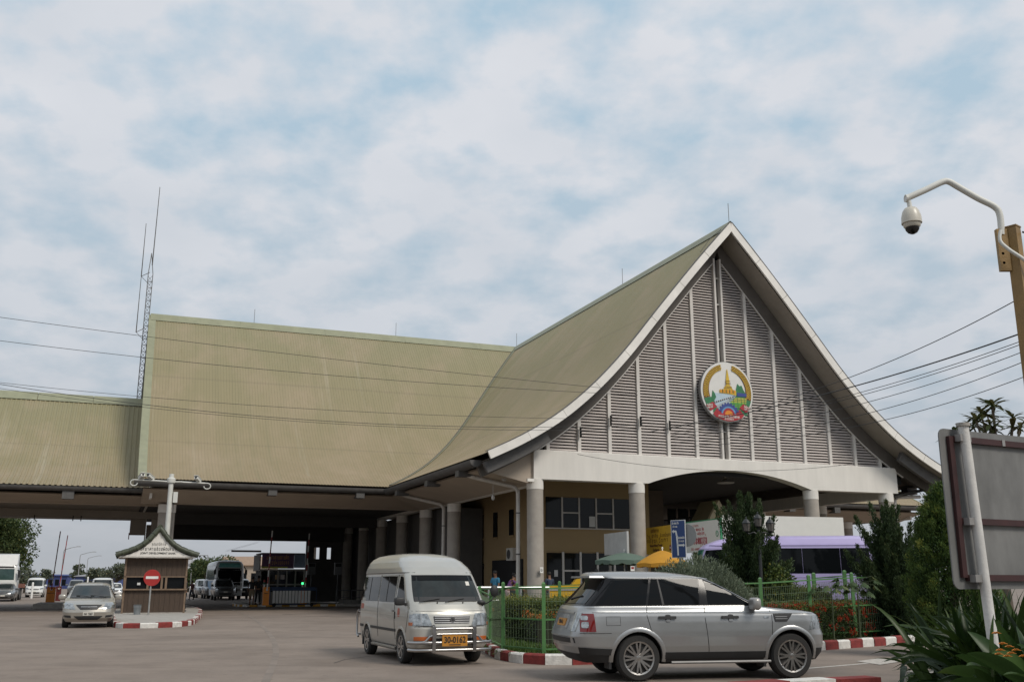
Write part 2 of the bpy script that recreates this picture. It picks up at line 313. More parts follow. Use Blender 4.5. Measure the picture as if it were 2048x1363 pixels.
mb = MB(); mb.prism([(p.x, p.y) for p in (G(1330, 1405), G(1482, 1396), G(1727, 1384), G(1806, 1372), G(2060, 1352), at_dist(2500, 16), at_dist(2500, 3.), at_dist(1250, 3))], 0, .025, 'xy')
mb.build('verge_soil', mat('verge_soil', (.07, .06, .035), .95, var=.4, scale=4, bump=.6, bscale=14), kind='structure')
# painted lane line and arrow on the right, worn bits on the left
def strip(name, pts, wd, m=line_w, z=.004):
    mb = MB(); P = [Vector(p) for p in pts]
    rows = []
    for i, p in enumerate(P):
        d = (P[min(i+1, len(P)-1)]-P[max(i-1, 0)]).normalized(); n = Vector((-d.y, d.x, 0)); rows.append([(*(p-n*wd/2).xy, z), (*(p+n*wd/2).xy, z)])
    return mb.grid(rows).build(name, m, kind='structure')
strip('lane_line', [G(1600, 1337), G(1730, 1326), G(1880, 1313), G(2040, 1302)], .12)
mb = MB(); mb.add([(*G(x, y).xy, .009) for x, y in ((1712, 1322), (1758, 1316), (1800, 1323), (1760, 1329))], [(0, 3, 2, 1)]); mb.build('arrow_marking', line_w, kind='structure')
strip('lane_line', [G(448, 1216), G(470, 1219)], .15); strip('lane_line', [G(690, 1216), G(712, 1216)], .15)
strip('lane_line', [G(75, 1222), G(120, 1219)], .2)
tar = mat('tar_seal', (.075, .07, .065), .8, var=.2)
strip('road_crack', [G(565, 1228), G(620, 1226), G(700, 1224)], .12, tar, .005); strip('road_crack', [G(610, 1232), G(660, 1231)], .10, tar, .005)
strip('road_crack', [G(668, 1325), G(690, 1318), G(740, 1311)], .022, tar, .006)
skid = mat('tyre_skid', (.195, .16, .133), .8, var=.25, scale=1.5)
strip('tyre_mark', catmull([G(455, 1216), G(500, 1232), G(535, 1262), G(552, 1300), G(530, 1366)], .5), .13, skid, .003)

# ------------------------------------------------------------------ the terminal building
B = thing('terminal_building', 'large checkpoint terminal with steep olive corrugated roofs, louvred front gable and round emblem wall', 'building', O, ROT)
PD = np.array([0, 1.52, 2.3, 2.9, 4.35, 5.72, 7.25, 8.9, 10.6, 12.0, 12.5]); PZ = np.array([17.95, 16.29, 15.4, 14.7, 12.98, 11.3, 9.7, 8.32, 7.28, 6.62, 6.40])
dd = np.linspace(0, 12.5, 126); zd = np.interp(dd, PD, PZ); kern = np.ones(15)/15; pz = np.concatenate([zd[0]+(zd[0]-zd[1:8][::-1]), zd, 2*zd[-1]-zd[-8:-1][::-1]]); zs = np.convolve(pz, kern, 'valid')
def zr(d): return np.interp(d, dd, zs)
def sl(d): return (zr(np.minimum(d+.1, 12.5))-zr(np.maximum(d-.1, 0)))/(np.minimum(d+.1, 12.5)-np.maximum(d-.1, 0))
def off(d, h):  # point h below the roof surface along its normal
    m = sl(d); L = np.sqrt(1+m*m); return d + m/L*h, zr(d) - h/L
def roof_mat():
    m = mat('olive_roof_sheet', (.27, .235, .135), .55, var=0, c2=None); t = m.node_tree; b = t.nodes['Principled BSDF']; uv = t.nodes.new('ShaderNodeUVMap'); prev = None
    sp = t.nodes.new('ShaderNodeSeparateXYZ'); t.links.new(uv.outputs[0], sp.inputs[0])
    g = t.nodes.new('ShaderNodeValToRGB'); mr = t.nodes.new('ShaderNodeMapRange'); mr.inputs[2].default_value = 12.5; t.links.new(sp.outputs[1], mr.inputs[0]); t.links.new(mr.outputs[0], g.inputs[0])
    g.color_ramp.elements[0].color = (.232, .212, .118, 1); g.color_ramp.elements[1].color = (.262, .202, .118, 1); e = g.color_ramp.elements.new(.35); e.color = (.244, .210, .114, 1); prev = g.outputs[0]
    for sc, st, lo, hi, c in ((1., (.9, .06, 1), .62, .78, (.40, .37, .29)), (1., (3.2, .07, 1), .50, .8, (.20, .18, .095)), (.35, (1, 1, 1), .45, .75, (.33, .255, .17)), (.9, (.55, .05, 1), .62, .8, (.40, .35, .26)), (2.2, (1, .6, 1), .55, .8, (.225, .19, .10))):
        mp = t.nodes.new('ShaderNodeMapping'); mp.inputs['Scale'].default_value = st; t.links.new(uv.outputs[0], mp.inputs[0])
        n = t.nodes.new('ShaderNodeTexNoise'); n.inputs['Scale'].default_value = sc; n.inputs['Detail'].default_value = 5; n.inputs['Roughness'].default_value = .6; t.links.new(mp.outputs[0], n.inputs[0])
        r = t.nodes.new('ShaderNodeMapRange'); r.inputs[1].default_value = lo; r.inputs[2].default_value = hi; r.inputs[4].default_value = .75; t.links.new(n.outputs[0], r.inputs[0])
        mx = t.nodes.new('ShaderNodeMix'); mx.data_type = 'RGBA'; t.links.new(r.outputs[0], mx.inputs[0]); t.links.new(prev, mx.inputs[6]); mx.inputs[7].default_value = (*c, 1); prev = mx.outputs[2]
    fr = t.nodes.new('ShaderNodeMath'); fr.operation = 'PINGPONG'; fr.inputs[1].default_value = 2.05; t.links.new(sp.outputs[1], fr.inputs[0])
    lp_ = t.nodes.new('ShaderNodeMapRange'); lp_.inputs[1].default_value = .0; lp_.inputs[2].default_value = .09; lp_.inputs[3].default_value = .35; lp_.inputs[4].default_value = 0; t.links.new(fr.outputs[0], lp_.inputs[0])
    mx = t.nodes.new('ShaderNodeMix'); mx.data_type = 'RGBA'; t.links.new(lp_.outputs[0], mx.inputs[0]); t.links.new(prev, mx.inputs[6]); mx.inputs[7].default_value = (.16, .13, .08, 1); prev = mx.outputs[2]
    t.links.new(prev, b.inputs['Base Color']); return m
RM = roof_mat()
trim = mat('green_trim_sheet', (.25, .255, .165), .5, var=.12, scale=1.5)
white = mat('white_render', (.70, .67, .62), .8, var=.07, scale=1.2, bump=.1, stretch=(1.6, 1.6, .3))
bargem = mat('bargeboard_paint', (.74, .71, .66), .6, var=.10, scale=1.2)
greyc = mat('column_concrete', (.36, .325, .285), .85, var=.12, scale=2.2, bump=.2, bscale=30)
soff = mat('soffit_board', (.30, .265, .225), .8, var=.12, scale=.7)
dark = mat('gutter_grey', (.088, .084, .080), .6, var=.25, scale=3)
rafter = mat('rafter_grey', (.105, .092, .08), .7, var=.15)
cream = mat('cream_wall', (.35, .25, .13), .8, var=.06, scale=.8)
fascia = mat('aisle_soffit', (.40, .335, .27), .8, var=.07, scale=1)
alu = mat('mullion_grey', (.62, .59, .55), .5, var=.06)
glass = mat('dark_window_glass', (.010, .012, .013), .06, var=0, spec=.22)
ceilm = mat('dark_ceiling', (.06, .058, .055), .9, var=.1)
slatm = mat('louvre_slat', (.50, .45, .42), .55, var=.08, scale=1.2)
black = mat('matt_black', (.012, .012, .013), .7, var=0)
def slope_mesh(tofs, d_end, t0, t1, fmap, pitch=.2, D=12.3, rib=.014, rows=26):
    cols_ = []
    t = t0
    while t < t1:
        for a, h in ((0, 0), (.5, 0), (.6, rib), (.9, rib)):
            if t + a*pitch < t1: cols_.append((t+a*pitch, h))
        t += pitch
    mb = MB(); P = []; uv = []
    for t, h in cols_:
        de = max(.05, min(D, d_end(t))); r_ = []
        for k in range(rows):
            d = de*k/(rows-1); m = float(sl(d)); L = math.sqrt(1+m*m); r_.append(fmap(d - m/L*h, t, float(zr(d)) + h/L)); uv.append((t, d))
        P.append(r_)
    mb.grid(P); mb.uv = uv; return mb
XR, YR = 9.5, 26.17
SL, SR, SB = -15.4, 34.4, 40.0
def cut(t_): return YR - t_
slopes = [
 (lambda t: YR-t, -1.4, YR, lambda d, t, z: (XR-d, t, z)), (lambda t: YR-t, -1.4, YR, lambda d, t, z: (XR+d, t, z)),
 (lambda t: XR-t, SL, XR, lambda d, t, z: (t, YR-d, z)), (lambda t: t-XR, XR, SR, lambda d, t, z: (t, YR-d, z)),
 (lambda t: 12.3, SL, SR, lambda d, t, z: (t, YR+d, z))]
for i, (de, t0, t1, fm) in enumerate(slopes):
    slope_mesh(0, de, t0, t1, fm, rows=26 if i < 3 else 12, pitch=.165 if i < 4 else .4).build('roof_sheet', RM, B)
    # lining under the sheets
    mb = MB(); P = []
    for t in np.linspace(t0 + (.12 if i < 2 else .03), t1 - .02, 30):
        e = max(.06, min(12.2, de(t))); r_ = []
        for k in range(20):
            d_, z_ = off(np.float64(e*k/19), .28); r_.append(fm(max(0, float(d_)), t, float(z_)))
        P.append(r_)
    mb.grid(P).build('roof_lining', soff, B, smooth=40)
# ridge caps, valley flashings
def cap(p, q): return MB().prism([(-.28, -.30), (0, .05), (.28, -.30), (0, -.02)], 0, 1, 'yz') if False else None
for (x0, x1, y0, y1) in ((XR, XR, -1.42, YR), (SL-.02, SR, YR, YR)):
    mb = MB(); n = 9
    for k in range(n):
        a, b = k/n, (k+1)/n + .0004
        P = [(x0+(x1-x0)*q, y0+(y1-y0)*q) for q in (a, b)]; rows = []
        for (x, y) in P:
            r_ = []
            for o_, z_ in ((-.42, -.47), (-.12, -.06), (0, .05), (.12, -.06), (.42, -.47)):
                r_.append((x + (o_ if x0 == x1 else 0), y + (0 if x0 == x1 else o_), 17.97 + z_ + .06))
            rows.append(r_)
        m2 = MB().grid(rows); m2.build('ridge_cap', trim, B)
for sg in (-1, 1):
    P = []
    for k in range(24):
        d = .2 + 12.0*k/23; P.append([(XR+sg*d, YR-d, float(zr(d))+.035), (XR+sg*d, YR-d-.25, float(zr(d))+.06), (XR+sg*d, YR-d-.62, float(zr(d))+.045)])
    MB().grid(P).build('valley_flashing', trim, B, smooth=40)
    P = [(XR+sg*(.2+12.0*k/23), YR-(.2+12.0*k/23)-.02, float(zr(.2+12.0*k/23))+.05) for k in range(24)]
    MB().tube(P, .035, 6).build('valley_gutter', dark, B)
MB().grid([[(s, YR-d, float(zr(d))+.05) for d in np.linspace(.1, 12.2, 24)] for s in (SL-.1, SL+.32)]).build('end_flashing', trim, B, smooth=40)
# bargeboards on the front gable
J = [0, 1.5, 2.9, 4.4, 5.8, 7.25, 8.8, 10.4, 12.15]
def band(sg, d0, d1, h0, h1, y0, y1, n=8, fr=lambda sg, d, y, z: (XR+sg*d, y, z)):
    mb = MB(); R_ = []
    for k in range(n+1):
        d = np.float64(d0+(d1-d0)*k/n); a, za = off(d, h0); b, zb = off(d, h1); a = max(0., float(a)); b = max(0., float(b))
        R_.append([fr(sg, a, y0, za), fr(sg, b, y0, zb), fr(sg, b, y1, zb), fr(sg, a, y1, za)])
    mb.grid(R_, closed=True); mb.f += [(0, 1, 2, 3), tuple(n*4+k for k in (3, 2, 1, 0))]; return mb
for sg in (-1, 1):
    for a, b in zip(J, J[1:]):
        band(sg, a+.006 if a else 0.0, b-.006, -.05, .29, -1.46+(.004*sg if a == 0 else 0), -1.36).build('bargeboard', bargem, B)
    band(sg, .0, 12.2, -.085, -.052, -1.47, -1.34, 24).build('bargeboard_flashing', dark, B)
    band(sg, .35, 12.3, .30, .88, -.16, .06, 24).build('gable_rafter', rafter, B)
    band(sg, 9.6, 12.3, .32, .78, -1.0, -.8, 8).build('eave_rafter', dark, B)
# left wing end board
for sgn in (-1, 1):
    band(sgn, 0, 12.15, -.04, .28, SL-.1, SL+.02, 24, fr=lambda sg, d, y, z: (y, YR+sg*d, z)).build('bargeboard', trim, B)
    band(sgn, 0, 12.15, -.04, .28, SR, SR+.1, 24, fr=lambda sg, d, y, z: (y, YR+sg*d, z)).build('bargeboard', trim, B)
for sx_ in (SL+.6, SR-.6):
    P = [(YR+d, float(zr(abs(d)))-.6) for d in np.linspace(-11.5, 11.5, 41)]
    MB().prism([(a, b) for a, b in [(YR-11.5, 5.6), (YR+11.5, 5.6)] + P[::-1]], sx_-.06, sx_+.06, 'yz').build('end_wall', white, B)
# louvred gable: mullions, backing, slats
ZB = 6.93; SK = [.57+1.4815*k for k in range(13)]
P = [(XR+sg_*float(off(np.float64(d), .34)[0]), float(off(np.float64(d), .34)[1])) for sg_, ds in ((-1, np.linspace(10.5, .3, 24)), (1, np.linspace(.3, 10.5, 24))) for d in ds]
MB().prism([(P[0][0], 6.2)]+P+[(P[-1][0], 6.2)], .22, .30, 'xz').build('gable_backing', black, B)
def ztop(s):  # underside of the gable rafter at s
    ds_ = np.linspace(.2, 12.3, 200); a, z = off(ds_, .86); return float(np.interp(abs(s-XR), a, z))
for k, s in enumerate(SK):
    if k == 6:
        for o_ in (-.17, .17): MB().box(s+o_-.05, s+o_+.05, -.17, .12, ZB, ztop(XR)-.1).build('mullion', alu, B)
        for z in (8.2, 10.9, 12.6, 14.3, 15.6): MB().box(s-.11, s+.11, -.06, .05, z, z+.05).build('mullion_clip', alu, B)
    else:
        MB().box(s-.075, s+.075, -.11, .12, ZB, max(ZB+.2, ztop(s)+.12)).build('mullion', alu, B)
SLAT = MB().add([(0, -.05, -.038), (1, -.05, -.038), (1, -.045, -.046), (0, -.045, -.046), (0, .025, .052), (1, .025, .052), (1, .03, .044), (0, .03, .044)],
    [(0, 3, 2, 1), (4, 5, 6, 7), (0, 1, 5, 4), (1, 2, 6, 5), (2, 3, 7, 6), (3, 0, 4, 7)]).mesh('slat', slatm)
slats = []
for k in range(12):
    a, b = SK[k]+(.085 if k != 6 else .22), SK[k+1]-(.085 if k != 5 else .22); z = ZB+.09
    while z < 17:
        aa, bb = a, b
        ds_ = np.linspace(.2, 12.3, 300); q, zz_ = off(ds_, .88); dl = float(np.interp(-z-.03, -zz_, q))
        if k < 6: aa = max(a, XR-dl)
        else: bb = min(b, XR+dl)
        if bb-aa > .06: slats.append((bb-aa, aa, z))
        z += .132
slats.sort(reverse=True); rest = MB()
for i, (L, a, z) in enumerate(slats):
    if i < 300:
        o = link('slat', SLAT, B); o.location = (a, 0, z); o.scale = (L, 1, 1)
    else:
        rest.add([(a+v.co.x*L, v.co.y, z+v.co.z) for v in SLAT.vertices], [tuple(p.vertices) for p in SLAT.polygons])
rest.build('slat', slatm, B, kind='stuff')
# slanted thin frame under each rafter
for sg in (-1, 1): band(sg, .9, 10.6, .87, .93, -.13, -.05, 30).build('louvre_frame', alu, B)
# front beam with its arch
def zarch(s):
    if s < 5.27 or s > 13.95: return 5.69
    t = (s-9.61)/4.34; R_ = (4.34**2+.72**2)/(2*.72); return 5.69 - R_ + .72 + math.sqrt(R_*R_-(t*4.34)**2)
ss = sorted(set([-.18, -.15, -.08, 0] + list(np.linspace(.2, 19.0, 74)) + [5.27, 13.95, 19.05, 19.1])); rows = []
for s in ss:
    e = min(s+.18, 19.1-s); r = .14; zt = 6.93 - (r-math.sqrt(max(0, r*r-(r-min(e, r))**2)))
    rows.append([(s, -.30, zarch(s)), (s, -.30, zt-.03), (s, -.27, zt), (s, .30, zt), (s, .30, zarch(s))])
mb = MB().grid(rows, closed=True); n_ = len(rows); mb.f += [(0, 1, 2, 3, 4), tuple((n_-1)*5+k for k in (4, 3, 2, 1, 0))]; mb.build('front_beam', white, B, smooth=30)
def column(s, v, r=.345, top=5.69, parent=B, z0=.15):
    MB().lathe([(r, z0), (r, top-.42)], (s, v, 0), 28).build('column', greyc, parent, smooth=40)
    MB().lathe([(r+.012, top-.42), (r+.012, top-.002)], (s, v, 0), 28).build('column_cap', white, parent, smooth=40)
for s in (0, 4.84, 14.13, 18.6): column(s, .02)
for v in (10.9, 16.0, 21.05, 26.1, 31.2, 36.3): column(0, v, top=5.46)
for v in (5.4, 10.9, 16.6): column(18.9, v, top=5.46)
for s in (24.5, 30.): column(s, 16.6, top=5.46)
MB().box(-14.3, -13.5, 16.2, 17.0, 0.1, 5.0).build('column', greyc, B); MB().box(-14.33, -13.47, 16.17, 17.03, 5.0, 5.42).build('column_cap', white, B)
for v in (26.2, 36.): MB().box(-14.3, -13.5, v, v+.8, .1, 5.4).build('column', greyc, B)
for nm, (a, b, c, d, e, f), m in (('side_beam', (-.16, .24, .31, 36.5, 5.47, 6.1), white), ('side_beam', (18.7, 19.06, .31, 16.8, 5.47, 6.1), white), ('wing_beam', (-15.2, -.17, 16.4, 16.8, 5.46, 6.05), fascia), ('wing_beam', (19.1, 34.2, 16.4, 16.8, 5.46, 6.05), fascia),
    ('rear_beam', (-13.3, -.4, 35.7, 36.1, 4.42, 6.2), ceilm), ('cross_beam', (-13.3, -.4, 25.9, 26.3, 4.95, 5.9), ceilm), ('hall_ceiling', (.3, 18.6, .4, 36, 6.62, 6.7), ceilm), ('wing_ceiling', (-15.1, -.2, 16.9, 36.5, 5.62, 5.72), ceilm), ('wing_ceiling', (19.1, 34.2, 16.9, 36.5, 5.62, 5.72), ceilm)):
    MB().box(a, b, c, d, e, f).build(nm, m, B)
# sloping aisle soffits from the gutters down to the beams
MB().add([(-2.55, -.15, 6.0), (-.17, -.15, 5.48), (-.17, 16.4, 5.48), (-2.55, 13.9, 6.0)], [(0, 1, 2, 3)]).add([(-2.55, -.15, 6.06), (-.17, -.15, 5.54), (-.17, 16.4, 5.54), (-2.55, 13.9, 6.06)], [(3, 2, 1, 0)]).build('aisle_soffit', fascia, B)
MB().add([(-2.55, -.155, 5.99), (-.17, -.155, 5.47), (-.17, -.155, 6.9), (-.9, -.155, 6.85)], [(0, 1, 2, 3)]).add([(-2.55, -.1, 5.99), (-.17, -.1, 5.47), (-.17, -.1, 6.9), (-.9, -.1, 6.85)], [(3, 2, 1, 0)]).build('aisle_end_board', fascia, B)
MB().add([(21.5, -.15, 6.0), (19.1, -.15, 5.48), (19.1, 16.4, 5.48), (21.5, 13.9, 6.0)], [(3, 2, 1, 0)]).add([(21.5, -.15, 6.06), (19.1, -.15, 5.54), (19.1, 16.4, 5.54), (21.5, 13.9, 6.06)], [(0, 1, 2, 3)]).build('aisle_soffit', soff, B)
for a, b in ((SL+.2, -.17), (19.1, SR-.2)):
    MB().add([(a, 14.0, 6.0), (b if a < 0 else b, 14.0, 6.0), (b, 16.4, 5.48), (a, 16.4, 5.48)], [(3, 2, 1, 0)]).add([(a, 14.0, 6.06), (b, 14.0, 6.06), (b, 16.4, 5.54), (a, 16.4, 5.54)], [(0, 1, 2, 3)]).build('aisle_soffit', fascia, B)
# half round gutters and their hoppers
def gutter(p, q, r=.25, m=dark, parent=B, n=10):
    p, q = Vector(p), Vector(q); d = (q-p).normalized(); a = Vector((-d.y, d.x, 0)); mb = MB(); rows = []
    for c in (p, q):
        rows.append([c + a*r*math.cos(t) + Vector((0, 0, -r*math.sin(t)*1.05)) for t in np.linspace(0, PI, n)])
    mb.grid(rows, closed=True); mb.f += [tuple(range(n)), tuple(range(n, 2*n))[::-1]]; return mb.build('gutter', m, parent, smooth=50)
gutter((-2.80, -.45, 6.34), (-2.80, 13.80, 6.34), .27); gutter((SL-.25, 13.90, 6.36), (-2.55, 13.90, 6.36)); gutter((21.72, -.35, 6.42), (21.72, 13.75, 6.42)); gutter((21.45, 13.97, 6.42), (SR, 13.97, 6.42))
def hopper(x, y, rz): MB().box(-.22, .22, -.3, .35, -.35, .0).add([], []).build('gutter_hopper', dark, B).matrix_local = Matrix.Translation((x, y, 6.2)) @ Matrix.Rotation(rz, 4, 'Z')
for v in (1.6, 6.2, 11.6): hopper(-2.6, v, PI/2); hopper(21.6, v, PI/2)
for s in (-8.9, -4.3): hopper(s, 14.1, 0)
for s in (23.5, 27): hopper(s, 14.1, 0)
# rain pipes with clips
pvc = mat('rain_pipe', (.50, .47, .43), .5, var=.12, scale=3)
for (s0, v0) in ((-2.5, 1.5), (-2.5, 11.9)):
    Q = catmull([(s0, v0, 5.95), (s0+.15, v0-.05, 5.86), (-.95, v0-.6, 5.5), (-.62, v0-.75, 5.40), (-.52, v0-.8, 5.15), (-.5, v0-.8, 4.9), (-.5, v0-.8, .2)], .3)
    MB().tube(Q, .085, 12).build('rain_pipe', pvc, B, smooth=50)
    for z in (4.3, 2.6): MB().lathe([(.10, 0), (.10, .05)], (-.5, v0-.8, z), 12).build('pipe_clip', dark, B)
MB().tube([(20.9, .2, 5.62), (19.5, .2, 5.55), (19.3, .2, 5.4), (19.3, .2, 3)], .085, 10).build('rain_pipe', pvc, B, smooth=50)
# platform and the rooms behind the columns
plat = mat('platform_concrete', (.20, .185, .165), .85, var=.15, scale=2)
MB().box(-.6, 18.9, -.4, 36, 0, .30).build('platform', plat, B)
MB().box(2.8, 8.5, 5.5, 34, .30, 6.6).build('wall', cream, B); MB().box(8.5, 12.8, 11.5, 34, .30, 6.6).build('wall', mat('shaded_recess_wall', (.16, .13, .10), .85), B)  # recessed wall coloured darker than the cream one to stand for its shade
def panel(name, a, b, z0, z1, v, m, th=.04): return MB().box(a, b, v-th, v, z0, z1).build(name, m, B)
for k, (x0, x1) in enumerate(((1092, 1124), (1126, 1158), (1160, 1192), (1194, 1226), (1228, 1262))):
    a = hitV(x0, 1030, 5.45)[0]; b = hitV(x1, 1030, 5.45)[0]; panel('window', a, b, 4.05, 5.48, 5.5, glass)
for x in (1125, 1159, 1193, 1227):
    s = hitV(x, 1030, 5.4)[0]; panel('window_frame', s-.035, s+.035, 4.03, 5.5, 5.47, alu, .06)
s0, s1 = hitV(1124, 1020, 5.4)[0], hitV(1228, 1020, 5.4)[0]
for a, b in ((1124, 1159), (1193, 1228)): panel('window_frame', hitV(a, 1020, 5.4)[0]+.04, hitV(b, 1020, 5.4)[0]-.04, 4.72, 4.78, 5.47, alu, .06)
panel('window_frame', s0-.9, s1+1.0, 3.98, 4.03, 5.47, alu, .08)
panel('wall_notice', hitV(1179, 1040, 5.4)[0], hitV(1191, 1040, 5.4)[0], 4.1, 4.6, 5.44, mat('notice_white', (.6, .6, .58), .6, var=.05), .02)
panel('wall_string_course', 2.82, 8.45, 2.92, 3.02, 5.5, cream, .06)
for x0, x1, z0, z1 in ((1094, 1124, .32, 2.85), (1130, 1160, .32, 2.85), (1164, 1194, .32, 2.85), (1198, 1228, .32, 2.85), (1232, 1258, .32, 2.85)):
    panel('glass_door', hitV(x0, 1130, 5.45)[0], hitV(x1, 1130, 5.45)[0], z0, z1, 5.5, glass)
for x in (1127, 1162, 1196, 1230):
    s = hitV(x, 1130, 5.4)[0]; panel('door_frame', s-.05, s+.05, .3, 2.9, 5.47, alu, .06)
panel('door_frame', hitV(1127, 1130, 5.4)[0]+.05, hitV(1162, 1130, 5.4)[0]-.05, 1.98, 2.06, 5.47, alu, .06)
for x0, x1 in ((1335, 1352), (1356, 1376), (1380, 1400)):
    panel('window', hitV(x0, 1010, 11.45)[0], hitV(x1, 1010, 11.45)[0], 4.3, 5.6, 11.5, glass)
panel('wall_notice', hitV(1109, 1130, 5.4)[0], hitV(1116, 1130, 5.4)[0], 1.75, 2.05, 5.44, mat('notice_white', (.6, .6, .58), .6), .02)
for px in (934, 962, 990, 1022):
    v, _ = hitU(px, 1040, 2.75); MB().box(2.74, 2.8, v-.28, v+.28, 3.85, 5.15).build('window', glass, B)
    MB().box(2.73, 2.79, v-.36, v+.36, 3.75, 3.84).build('window_sill', cream, B)
for px in (932, 962):
    v, _ = hitU(px, 1150, 2.75); MB().box(2.74, 2.8, v-.35, v+.35, .32, 2.5).build('window', glass, B)
v0, _ = hitU(985, 1150, 2.75); v1, _ = hitU(1045, 1150, 2.75); MB().box(2.72, 2.8, v1, v0, .31, 2.62).build('door', black, B)
# dark counters and partitions far inside under the left aisle
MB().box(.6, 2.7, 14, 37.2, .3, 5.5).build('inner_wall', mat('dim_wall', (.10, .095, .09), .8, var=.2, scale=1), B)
# blind wall at the end of the inner hall with two bright openings, and the flat roof over the far lanes
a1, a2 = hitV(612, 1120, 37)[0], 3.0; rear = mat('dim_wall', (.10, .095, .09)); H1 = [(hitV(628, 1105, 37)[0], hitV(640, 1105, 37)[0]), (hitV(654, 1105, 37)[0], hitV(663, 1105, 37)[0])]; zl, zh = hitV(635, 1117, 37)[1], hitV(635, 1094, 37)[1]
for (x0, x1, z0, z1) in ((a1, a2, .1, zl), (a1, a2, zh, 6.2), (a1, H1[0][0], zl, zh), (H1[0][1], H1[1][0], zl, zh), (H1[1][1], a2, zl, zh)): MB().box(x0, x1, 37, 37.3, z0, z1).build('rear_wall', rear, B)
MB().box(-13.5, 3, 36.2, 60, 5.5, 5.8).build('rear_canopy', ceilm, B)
for s in (-13, 1.5): MB().box(s-.2, s+.2, 58, 58.4, 0, 5.5).build('canopy_post', greyc, B)
# ridge lightning rods
rod = mat('lightning_rod', (.12, .11, .10), .5, var=0)
for (s, v) in ((XR, -1.3), (XR, 9.5), (XR, YR-.3), (-9.0, YR), (.6, YR)):
    MB().tube([(s, v, 17.9), (s, v, 19.0)], .014, 5).build('lightning_rod', rod, B)
cab = mat('cable_black', (.02, .02, .02), .6, var=0)
MB().tube([(XR-.1, -1.1, 17.9), (XR-.8, -.9, 17.3), (XR-1.6, -1.2, 16.4)], .012, 5).build('earth_wire', cab, B)
# ceiling lamp in the arch, small bulbs, camera on the corner
MB().lathe([(.05, 6.6), (.06, 6.35), (.42, 6.15), (.40, 6.12)], (10.9, 2.2, 0), 16).build('pendant_lamp', mat('lamp_enamel', (.35, .34, .32), .4), B, smooth=40)
for s, v in ((-1.2, .5),): MB().tube([(s, v, 6.1), (s, v, 5.85)], .015, 5).ball((s, v, 5.75), .14).build('soffit_lamp', mat('lamp_enamel', (.35, .34, .32), .4), B, smooth=50)
MB().ball((-1.0, 2.4, 5.1), .08, sc=(1, 1, 1.6)).tube([(-1, 2.4, 5.15), (-1, 2.4, 5.7)], .01, 4).build('soffit_lamp', mat('bulb_glass', (.6, .6, .6), .2), B)
MB().box(-.55, -.25, -.5, -.38, 5.55, 5.67).box(-.35, -.2, -.4, -.2, 5.6, 5.64).build('wall_camera', bargem, B)
# far left lane canopy under the main roof's end
C2 = thing('lane_canopy', 'lower olive corrugated lane canopy joining the left end of the big roof', 'canopy', O, ROT)
CZ = 12.45
def zc(d): return np.interp(d, [0, 2, 4, 6, 8, 10], [CZ, 10.6, 9.0, 7.75, 6.85, 6.2])
for sg in (-1, 1):
    mb = MB(); P = []; uv = []
    t = -52.
    while t < -14.35:
        for a, h in ((0, 0), (.5, 0), (.6, .035), (.9, .035)):
            r_ = []
            for k in range(16):
                d = 9.95*k/15; r_.append((t+a*.26, YR+sg*d, float(zc(d))+h)); uv.append((t+a*.26+60, d))
            if t + a*.26 > -15.3 and sg < 0: r_ = [(x, y, z) if z < 6.9 or True else (x, y, z) for x, y, z in r_]
            P.append(r_)
        t += .26
    mb.grid(P); mb.uv = uv; mb.build('roof_sheet', RM, C2)
    MB().grid([[(t, YR+sg*d, float(zc(d))-.22) for d in np.linspace(0, 9.9, 12)] for t in (-52, -14.4)]).build('roof_lining', soff, C2)
mb = MB()
for k in range(12):
    a = -52+3.07*k; MB().grid([[(x, YR+o_, CZ+z_) for o_, z_ in ((-.55, -.42), (-.12, .02), (0, .12), (.12, .02), (.55, -.42))] for x in (a, a+3.04)]).build('ridge_cap', trim, C2)
gutter((-52, YR-10.05, 6.16), (-14.1, YR-10.05, 6.16), .22, parent=C2)
MB().box(-18.95, -18.4, YR-10.1, YR-9.7, 5.55, 6.02).build('gutter_hopper', dark, C2)
MB().add([(-52, YR-9.9, 5.8), (-14.4, YR-9.9, 5.8), (-14.4, 18.5, 5.5), (-52, 18.5, 5.5)], [(3, 2, 1, 0)]).add([(-52, YR-9.9, 5.85), (-14.4, YR-9.9, 5.85), (-14.4, 18.5, 5.55), (-52, 18.5, 5.55)], [(0, 1, 2, 3)]).build('aisle_soffit', fascia, C2)
for nm, q, m in (('front_beam', (-52, -13.4, 18.5, 18.9, 5.47, 6.0), fascia), ('rear_beam', (-52, -13.4, 25.9, 26.3, 5.22, 6.2), soff), ('ceiling', (-52, -14, 18.95, 36, 5.66, 5.72), soff)):
    MB().box(*q).build(nm, m, C2)
for s in (-33.5, -46): column(s, 18.7, top=5.46, parent=C2); column(s, 33, top=5.46, parent=C2)
for x, y0, y1 in ((141/2*1.0+0, 0, 0),): pass
for px in (70, 147, 163):
    s, z = hitV(px, 1030, 26.1); MB().tube([(s, 25.8, 5.3), (s, 25.8, 5.0)], .03, 6).build('ceiling_lamp', black, C2)
